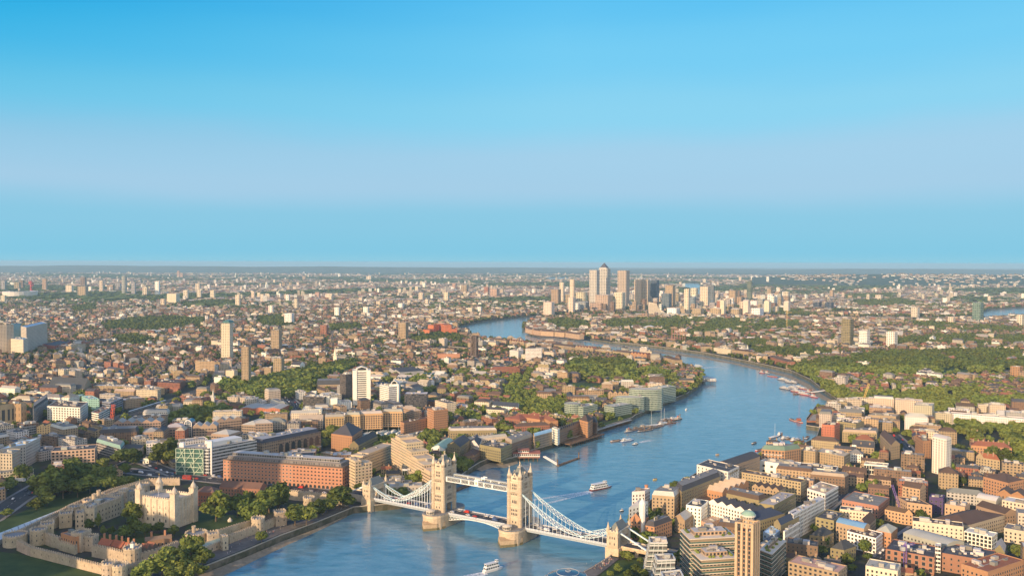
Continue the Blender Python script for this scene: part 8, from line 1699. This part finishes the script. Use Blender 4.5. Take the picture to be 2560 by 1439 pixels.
for s, w_ in ((12, -3.2), (24, 3.2), (38, -3.4), (52, 3.2), (SPAN + 24, -3.2), (SPAN + 34, 3.2), (SPAN + 48, -3.2), (-24, 3.2), (-40, -3.2), (-60, 3.2), (-30, -3.2), (S_AB2 + 14, 3.2), (S_AB2 + 24, -3.0), (S_AB2 + 36, 3.2), (16, 3.2), (30, -3.2), (46, 3.2), (60, -3.2), (70, 3.2), (SPAN + 16, 3.2), (SPAN + 42, -3.2), (SPAN + 58, 3.2), (SPAN + 66, -3.2), (-16, -3.2), (-50, 3.2), (-70, -3.2)):
 q = BC + BU * s + BN * w_; x, y = pix((*q, DK + .1)); vehicle(rnd.choice(['car', 'car', 'van']), rnd.choice(CC), x, y, BANG + (math.pi if w_ > 0 else 0), DK + .1, None, 'traffic on the bridge')
q = BC + BU * (SPAN + 30) + BN * -3.2; x, y = pix((*q, DK + .1)); vehicle('van', (.62, .62, .64), x, y, BANG, DK + .1, 'silver van on the bridge just past the south tower')
# trains on the viaduct
P = [Vector(q) for q in P2((330, 1031), (375, 1016), (420, 1003))]
for i in range(6):
 t = i / 6; a = P[0].lerp(P[2], t); d = (P[2] - P[0]).normalized(); o = empty('railway_carriage', (a.x, a.y, G + .6), math.atan2(d.y, d.x)); k = MB(); k.loft([[(-9.6, y, z), (9.6, y, z)][::1] + [(9.6, y, z + .01), (-9.6, y, z + .01)] for y, z in ((-1.4, .6), (-1.4, 3.0), (-.9, 3.7), (.9, 3.7), (1.4, 3.0), (1.4, .6))], (.55, .57, .58), 'paint', False); k.build('body', o); k = MB(); k.box(0, 0, 0, 16, 2, .8, (.08, .08, .08)); k.build('bogie', o); k = MB()
 for s in (-1, 1): k.face([(-9, s * 1.42, 1.8), (9, s * 1.42, 1.8), (9, s * 1.42, 2.6), (-9, s * 1.42, 2.6)], (.03, .03, .03), 'window glass')
 k.build('glazing', o); tag(o, None, 'train', 'carriages of the train on the viaduct', zc=2, colour='grey')
# lamp posts along the roads and the bridge approach
def lamp_mesh():
 b = MB(); b.cyl(0, 0, 0, 9, .12, (.12, .16, .2), 'steel', 6, r2=.07); b.bar((0, 0, 9), (1.6, 0, 9.3), .1, (.12, .16, .2)); o = b.build('post'); me1 = o.data; bpy.data.objects.remove(o); b = MB(); b.box(1.6, 0, 9.15, .9, .35, .2, (.6, .6, .6)); o = b.build('lamp_head'); me2 = o.data; bpy.data.objects.remove(o); return me1, me2
LM = lamp_mesh()
for pts, n, off in (([(880, 1239), (760, 1222), (600, 1206), (470, 1192)], 16, 10.5), ([(285, 1172), (200, 1190), (110, 1208), (40, 1250)], 9, 12.5), ([(745, 1040), (735, 1010), (716, 992)], 5, 10)):
 P = P2(*pts); tot = sum((Vector(b) - Vector(a)).length for a, b in zip(P, P[1:]))
 for i in range(n):
  s = (i + .5) / n * tot
  for a, b in zip(P, P[1:]):
   l = (Vector(b) - Vector(a)).length
   if s <= l: break
   s -= l
  d = (Vector(b) - Vector(a)).normalized(); q = Vector(a) + d * s + Vector((-d.y, d.x)) * off * (1 if i % 2 else -1); o = empty('street_lamp', (q.x, q.y, G + .3), math.atan2(d.y, d.x) - (math.pi / 2 if i % 2 else -math.pi / 2))
  for nm, me in (('post', LM[0]), ('lamp_head', LM[1])): c = bpy.data.objects.new(nm, me); COL.objects.link(c); c.parent = o
  tag(o, None, 'street lamp', 'street lamps', zc=8, colour='dark')
for x, y in ((1463, 1424), (1478, 1416), (1508, 1398)):
 o = empty('street_lamp', at(x, y, G + .3))
 for nm, me in (('post', LM[0]), ('lamp_head', LM[1])): c = bpy.data.objects.new(nm, me); COL.objects.link(c); c.parent = o; c.scale = (.6, .6, .6)
 tag(o, None, 'street lamp', 'street lamps', zc=5, colour='dark')
p3_ = [at(x, y, G) for x, y in ((1006, 1204), (1012, 1204), (1018, 1203))]
for i, p in enumerate(p3_):
 o = empty('flagpole', tuple(p)); k = MB(); k.cyl(0, 0, 0, 15, .12, (.8, .8, .8), 'paint', 6, r2=.06); k.build('pole', o); k = MB(); k.face([(0, 0, 12.6), (2.8, .5, 12.3), (2.8, .5, 14.1), (0, 0, 14.6)], [(.7, .7, .7), (.6, .6, .65), (.7, .65, .6)][i], 'paint'); k.face([(0, .04, 12.6), (2.8, .54, 12.3), (2.8, .54, 14.1), (0, .04, 14.6)], (.7, .7, .7), 'paint'); k.build('flag', o)
 tag(o, None, 'flagpole', 'flagpoles before the stepped hotel', zc=10, colour='white')
# ------------------------------------------------------------------ people, a few pixels tall
def person_proto(shirt, trousers, stride):
 me = bpy.data.meshes.new('person'); V = [(0, 0, .95), (0, 0, 1.2), (0, 0, 1.45), (0, 0, 1.55), (0, .01, 1.68), (.19, 0, 1.42), (.24, .04, 1.15), (.25, .1 * stride, .92), (-.19, 0, 1.42), (-.24, .04, 1.15), (-.25, -.1 * stride, .92), (.1, 0, .9), (.11, .16 * stride, .5), (.11, .2 * stride, .06), (.11, .34 * stride, .03), (-.1, 0, .9), (-.11, -.12 * stride, .5), (-.11, -.24 * stride, .06), (-.11, -.1 * stride, .03)]
 E = [(0, 1), (1, 2), (2, 3), (3, 4), (2, 5), (5, 6), (6, 7), (2, 8), (8, 9), (9, 10), (0, 11), (11, 12), (12, 13), (13, 14), (0, 15), (15, 16), (16, 17), (17, 18)]; rad = [.15, .16, .15, .06, .115, .075, .055, .04, .075, .055, .04, .1, .075, .05, .04, .1, .075, .05, .04]
 me.from_pydata(V, E, []); o = bpy.data.objects.new('person', me); COL.objects.link(o); s = o.modifiers.new('body', 'SKIN')
 for v, r_ in zip(me.skin_vertices[0].data, rad): v.radius = (r_, r_ * .8)
 me.skin_vertices[0].data[0].use_root = True; o.modifiers.new('smooth', 'SUBSURF').levels = 1; dg = bpy.context.evaluated_depsgraph_get(); dg.update(); m2 = bpy.data.meshes.new_from_object(o.evaluated_get(dg)); bpy.data.objects.remove(o)
 c = m2.color_attributes.new('Col', 'FLOAT_COLOR', 'CORNER'); data = []
 for p in m2.polygons:
  z = p.center.z; ax = abs(p.center.x); k = (.50, .34, .25) if z > 1.52 and z < 1.72 or (ax > .22 and z < 1.16 and z > .8) else (.10, .07, .05) if z >= 1.72 else shirt if z > .95 else trousers if z > .09 else (.05, .05, .05)
  data += [(*k, 0)] * p.loop_total
 c.data.foreach_set('color', np.array(data, 'f').ravel()); m2.materials.append(MAT['paint']); m2.name = 'person'; return m2
SH = [((.7, .7, .68), (.06, .07, .12)), ((.45, .08, .06), (.1, .1, .1)), ((.08, .14, .32), (.3, .27, .22)), ((.06, .06, .07), (.08, .09, .14)), ((.6, .5, .3), (.08, .09, .14)), ((.7, .45, .45), (.5, .5, .5))]; SW = ['white shirt', 'red top', 'blue top', 'black jacket', 'yellow top', 'pink top']
PP = [person_proto(a, b, s) for (a, b), s in zip(SH, (1, .6, 1, .4, .8, 1))]
def crowd(poly, n, group):
 P = np.array(poly); k = 0
 while k < n:
  x, y = rnd.uniform(P[:, 0].min(), P[:, 0].max()), rnd.uniform(P[:, 1].min(), P[:, 1].max())
  if not inside(poly, [x], [y])[0] or inside(river, [x], [y])[0]: continue
  i = rnd.randrange(6); o = bpy.data.objects.new('person', PP[i]); COL.objects.link(o); o.location = (x, y, G + .03 + .02 * SHEETS[0]); o.rotation_euler = (0, 0, rnd.uniform(0, 6.28)); tag(o, None, 'person', group, zc=1, colour='walking', shirt=SW[i]); k += 1
crowd(P2((1475, 1424), (1524, 1394), (1540, 1398), (1500, 1430)), 62, 'people on the south bank promenade'); crowd(P2((560, 1394), (720, 1316), (860, 1272), (868, 1262), (700, 1304), (590, 1352)), 70, 'people strolling on the wharf promenade')
# ------------------------------------------------------------------ tall city offices out of view, placed and sized to shade the castle hill
for x, y, w, h, lab in ((-700, 306, 60, 172, 'bulging grey office tower west of the castle, just outside the picture'), (-652, 331, 72, 158, 'broad office skyscraper west of the castle'), (-668, 425, 50, 226, 'wedge shaped office skyscraper north west of the castle'), (-789, 467, 76, 190, 'rounded office skyscraper north of the castle hill'), (-888, 706, 84, 176, 'slab office tower beyond the castle hill'), (-850, 827, 64, 215, 'pale office tower along the hill road'), (-560, 290, 44, 110, 'riverside office block west of the castle')):
 building('skyscraper', rect(x, y, w, w * .8, .5) if 'rounded' not in lab else ring(x, y, w / 2, 18), h, 'grey', 'flat', 'pale', bay=3, storey=3.8, frac=.7, wallc=(.25, .28, .30), label=lab)
# ------------------------------------------------------------------ haze between the viewer and the far hills
HZ = MB(); x0, x1, y0, y1, z0, z1 = -33000, 33000, -2500, 41000, WZ - 4.5, 249
for f in (((x0, y0), (x1, y0)), ((x1, y0), (x1, y1)), ((x1, y1), (x0, y1)), ((x0, y1), (x0, y0))): (a, b_), (c, d_) = f; HZ.face([(a, b_, z0), (c, d_, z0), (c, d_, z1), (a, b_, z1)], (1, 1, 1), 'paint')
HZ.face([(x0, y1, z0), (x1, y1, z0), (x1, y0, z0), (x0, y0, z0)], (1, 1, 1), 'paint'); HZ.face([(x0, y0, z1), (x1, y0, z1), (x1, y1, z1), (x0, y1, z1)], (1, 1, 1), 'paint')
hz = HZ.build('haze'); hm = bpy.data.materials.new('haze'); hm.use_nodes = True; t = hm.node_tree; t.nodes.clear(); ho = nd(t, 'ShaderNodeOutputMaterial'); pv = nd(t, 'ShaderNodeVolumePrincipled'); pv.inputs['Density'].default_value = 4.4e-5; pv.inputs['Color'].default_value = (.50, .80, 1.0, 1); pv.inputs['Anisotropy'].default_value = 0.0
t.links.new(pv.outputs[0], ho.inputs['Volume']); hz.data.materials.clear(); hz.data.materials.append(hm); setting(hz, 'stuff')
# ------------------------------------------------------------------ labels for the repeats: each says what stands next to it
LMS = {'marquee along': 'grey marquee', 'over the river arch': 'river gate', 'conical canvas': 'garden tent', 'gas holder frame': 'gas holder', 'baroque church': 'baroque church', 'slender pale spire': 'spired church', 'tallest curved green': 'green glass flats', 'long pale footbridge': 'outer bend footbridge',
 'dock apartments at the marina': 'amber dock apartments', 'flats, left peak': 'glowing red flats', 'school with white bays': 'red roofed school', 'wide cream slab tower': 'wide cream slab', 'round white tower left': 'round white tower', 'pier restaurant with': 'pier restaurant', 'very long white slab': 'long white slab', 'cylinder tower': 'green glass cylinder',
 'pale green glass tower at': 'far green glass tower', 'deck over a red': 'parking deck', 'huge brown roofed': 'brown courtyard warehouse', 'glass arch between': 'white glass arch', 'stone offices with many': 'grey stone offices', 'white six storey': 'white six storey offices', 'white tower block, right one': 'matching white towers', 'highest on the left': 'grey rounded tower', 'riverside museum': 'white museum', 'sheet piled': 'cofferdam', 'many chimneys': 'many chimneyed school'}
for t in THINGS:
 for k, v in LMS.items():
  if not t.get('lm') and k in (t.get('label') or ''): t['lm'] = v
marks = [t for t in THINGS if t.get('lm')]; ORD = ['nearest', 'second', 'third', 'fourth', 'fifth', 'sixth', 'seventh', 'eighth', 'ninth', 'tenth', 'eleventh', 'twelfth', 'thirteenth', 'fourteenth', 'fifteenth', 'sixteenth', 'seventeenth', 'eighteenth', 'nineteenth', 'twentieth']
TENS = ['twenty', 'thirty', 'forty', 'fifty']
def ordinal(i): return ORD[i] if i < 20 else TENS[min(3, (i - 20) // 10)] + '-' + ['first', 'second', 'third', 'fourth', 'fifth', 'sixth', 'seventh', 'eighth', 'ninth', 'tenth'][(i - 20) % 10]
def phrase(t):
 c = t['cat']
 if c == 'person': return 'walker in a ' + t['shirt']
 if c == 'tree': return t['colour'] + ' tree'
 if t.get('rk'):
  hh = t.get('h', 10); ht = 'low' if hh < 9 else 'tall' if hh > 22 else ''
  rf = {'flat': 'flat roofed', 'gable': 'gabled', 'hip': 'hip roofed', 'mansard': 'mansard roofed', 'multi': 'many gabled', 'barrel': 'barrel roofed', 'saw': 'sawtooth roofed'}[t['rk']]
  return ' '.join(x for x in (ht, t['colour'], rf, c.replace('brick house', 'house') if 'brick' in t['colour'] else c) if x)
 return (t.get('colour') or '') + ' ' + c
groups = {}
for t in THINGS:
 if t.get('label'): continue
 px, py = t['px']; b = min(marks, key=lambda k: (k['px'][0] - px) ** 2 + ((k['px'][1] - py) * 2.2) ** 2); dx, dy = px - b['px'][0], py - b['px'][1]
 rel = ('left of' if dx < 0 else 'right of') if abs(dx) > abs(dy) * 1.6 else ('in front of' if dy > 0 else 'behind')
 if t['cat'] == 'person': rel, b = 'along', dict(lm='wharf promenade' if px < 1200 else 'south bank promenade', px=(px - 1, 1280 if px < 1200 else 1400))
 groups.setdefault((phrase(t).strip(), rel, b['lm']), []).append((math.hypot(px - b['px'][0], py - b['px'][1]) if t['cat'] != 'person' else px, t))
for (ph, rel, lm), L in groups.items():
 L.sort(key=lambda q: q[0])
 for i, (d_, t) in enumerate(L):
  if t['cat'] == 'person': s = f'{ph}, {ordinal(i) if i else "first"} from the viewer\'s left along the {lm}'.replace("viewer's ", '')
  else: s = f'{ph} {rel} the {lm}' + ((', nearest' if i == 0 else f', {ordinal(i)} nearest') if len(L) > 1 else '')
  t['o']['label'] = s; t['o']['group'] = t['o'].get('group') or {'brick house': 'houses in the streets', 'apartment block': 'apartment blocks', 'office block': 'office blocks', 'workshop': 'workshops and sheds', 'tower block': 'tower blocks', 'riverside flats': 'flats along the river'}.get(t['cat'], t['cat'] + 's')
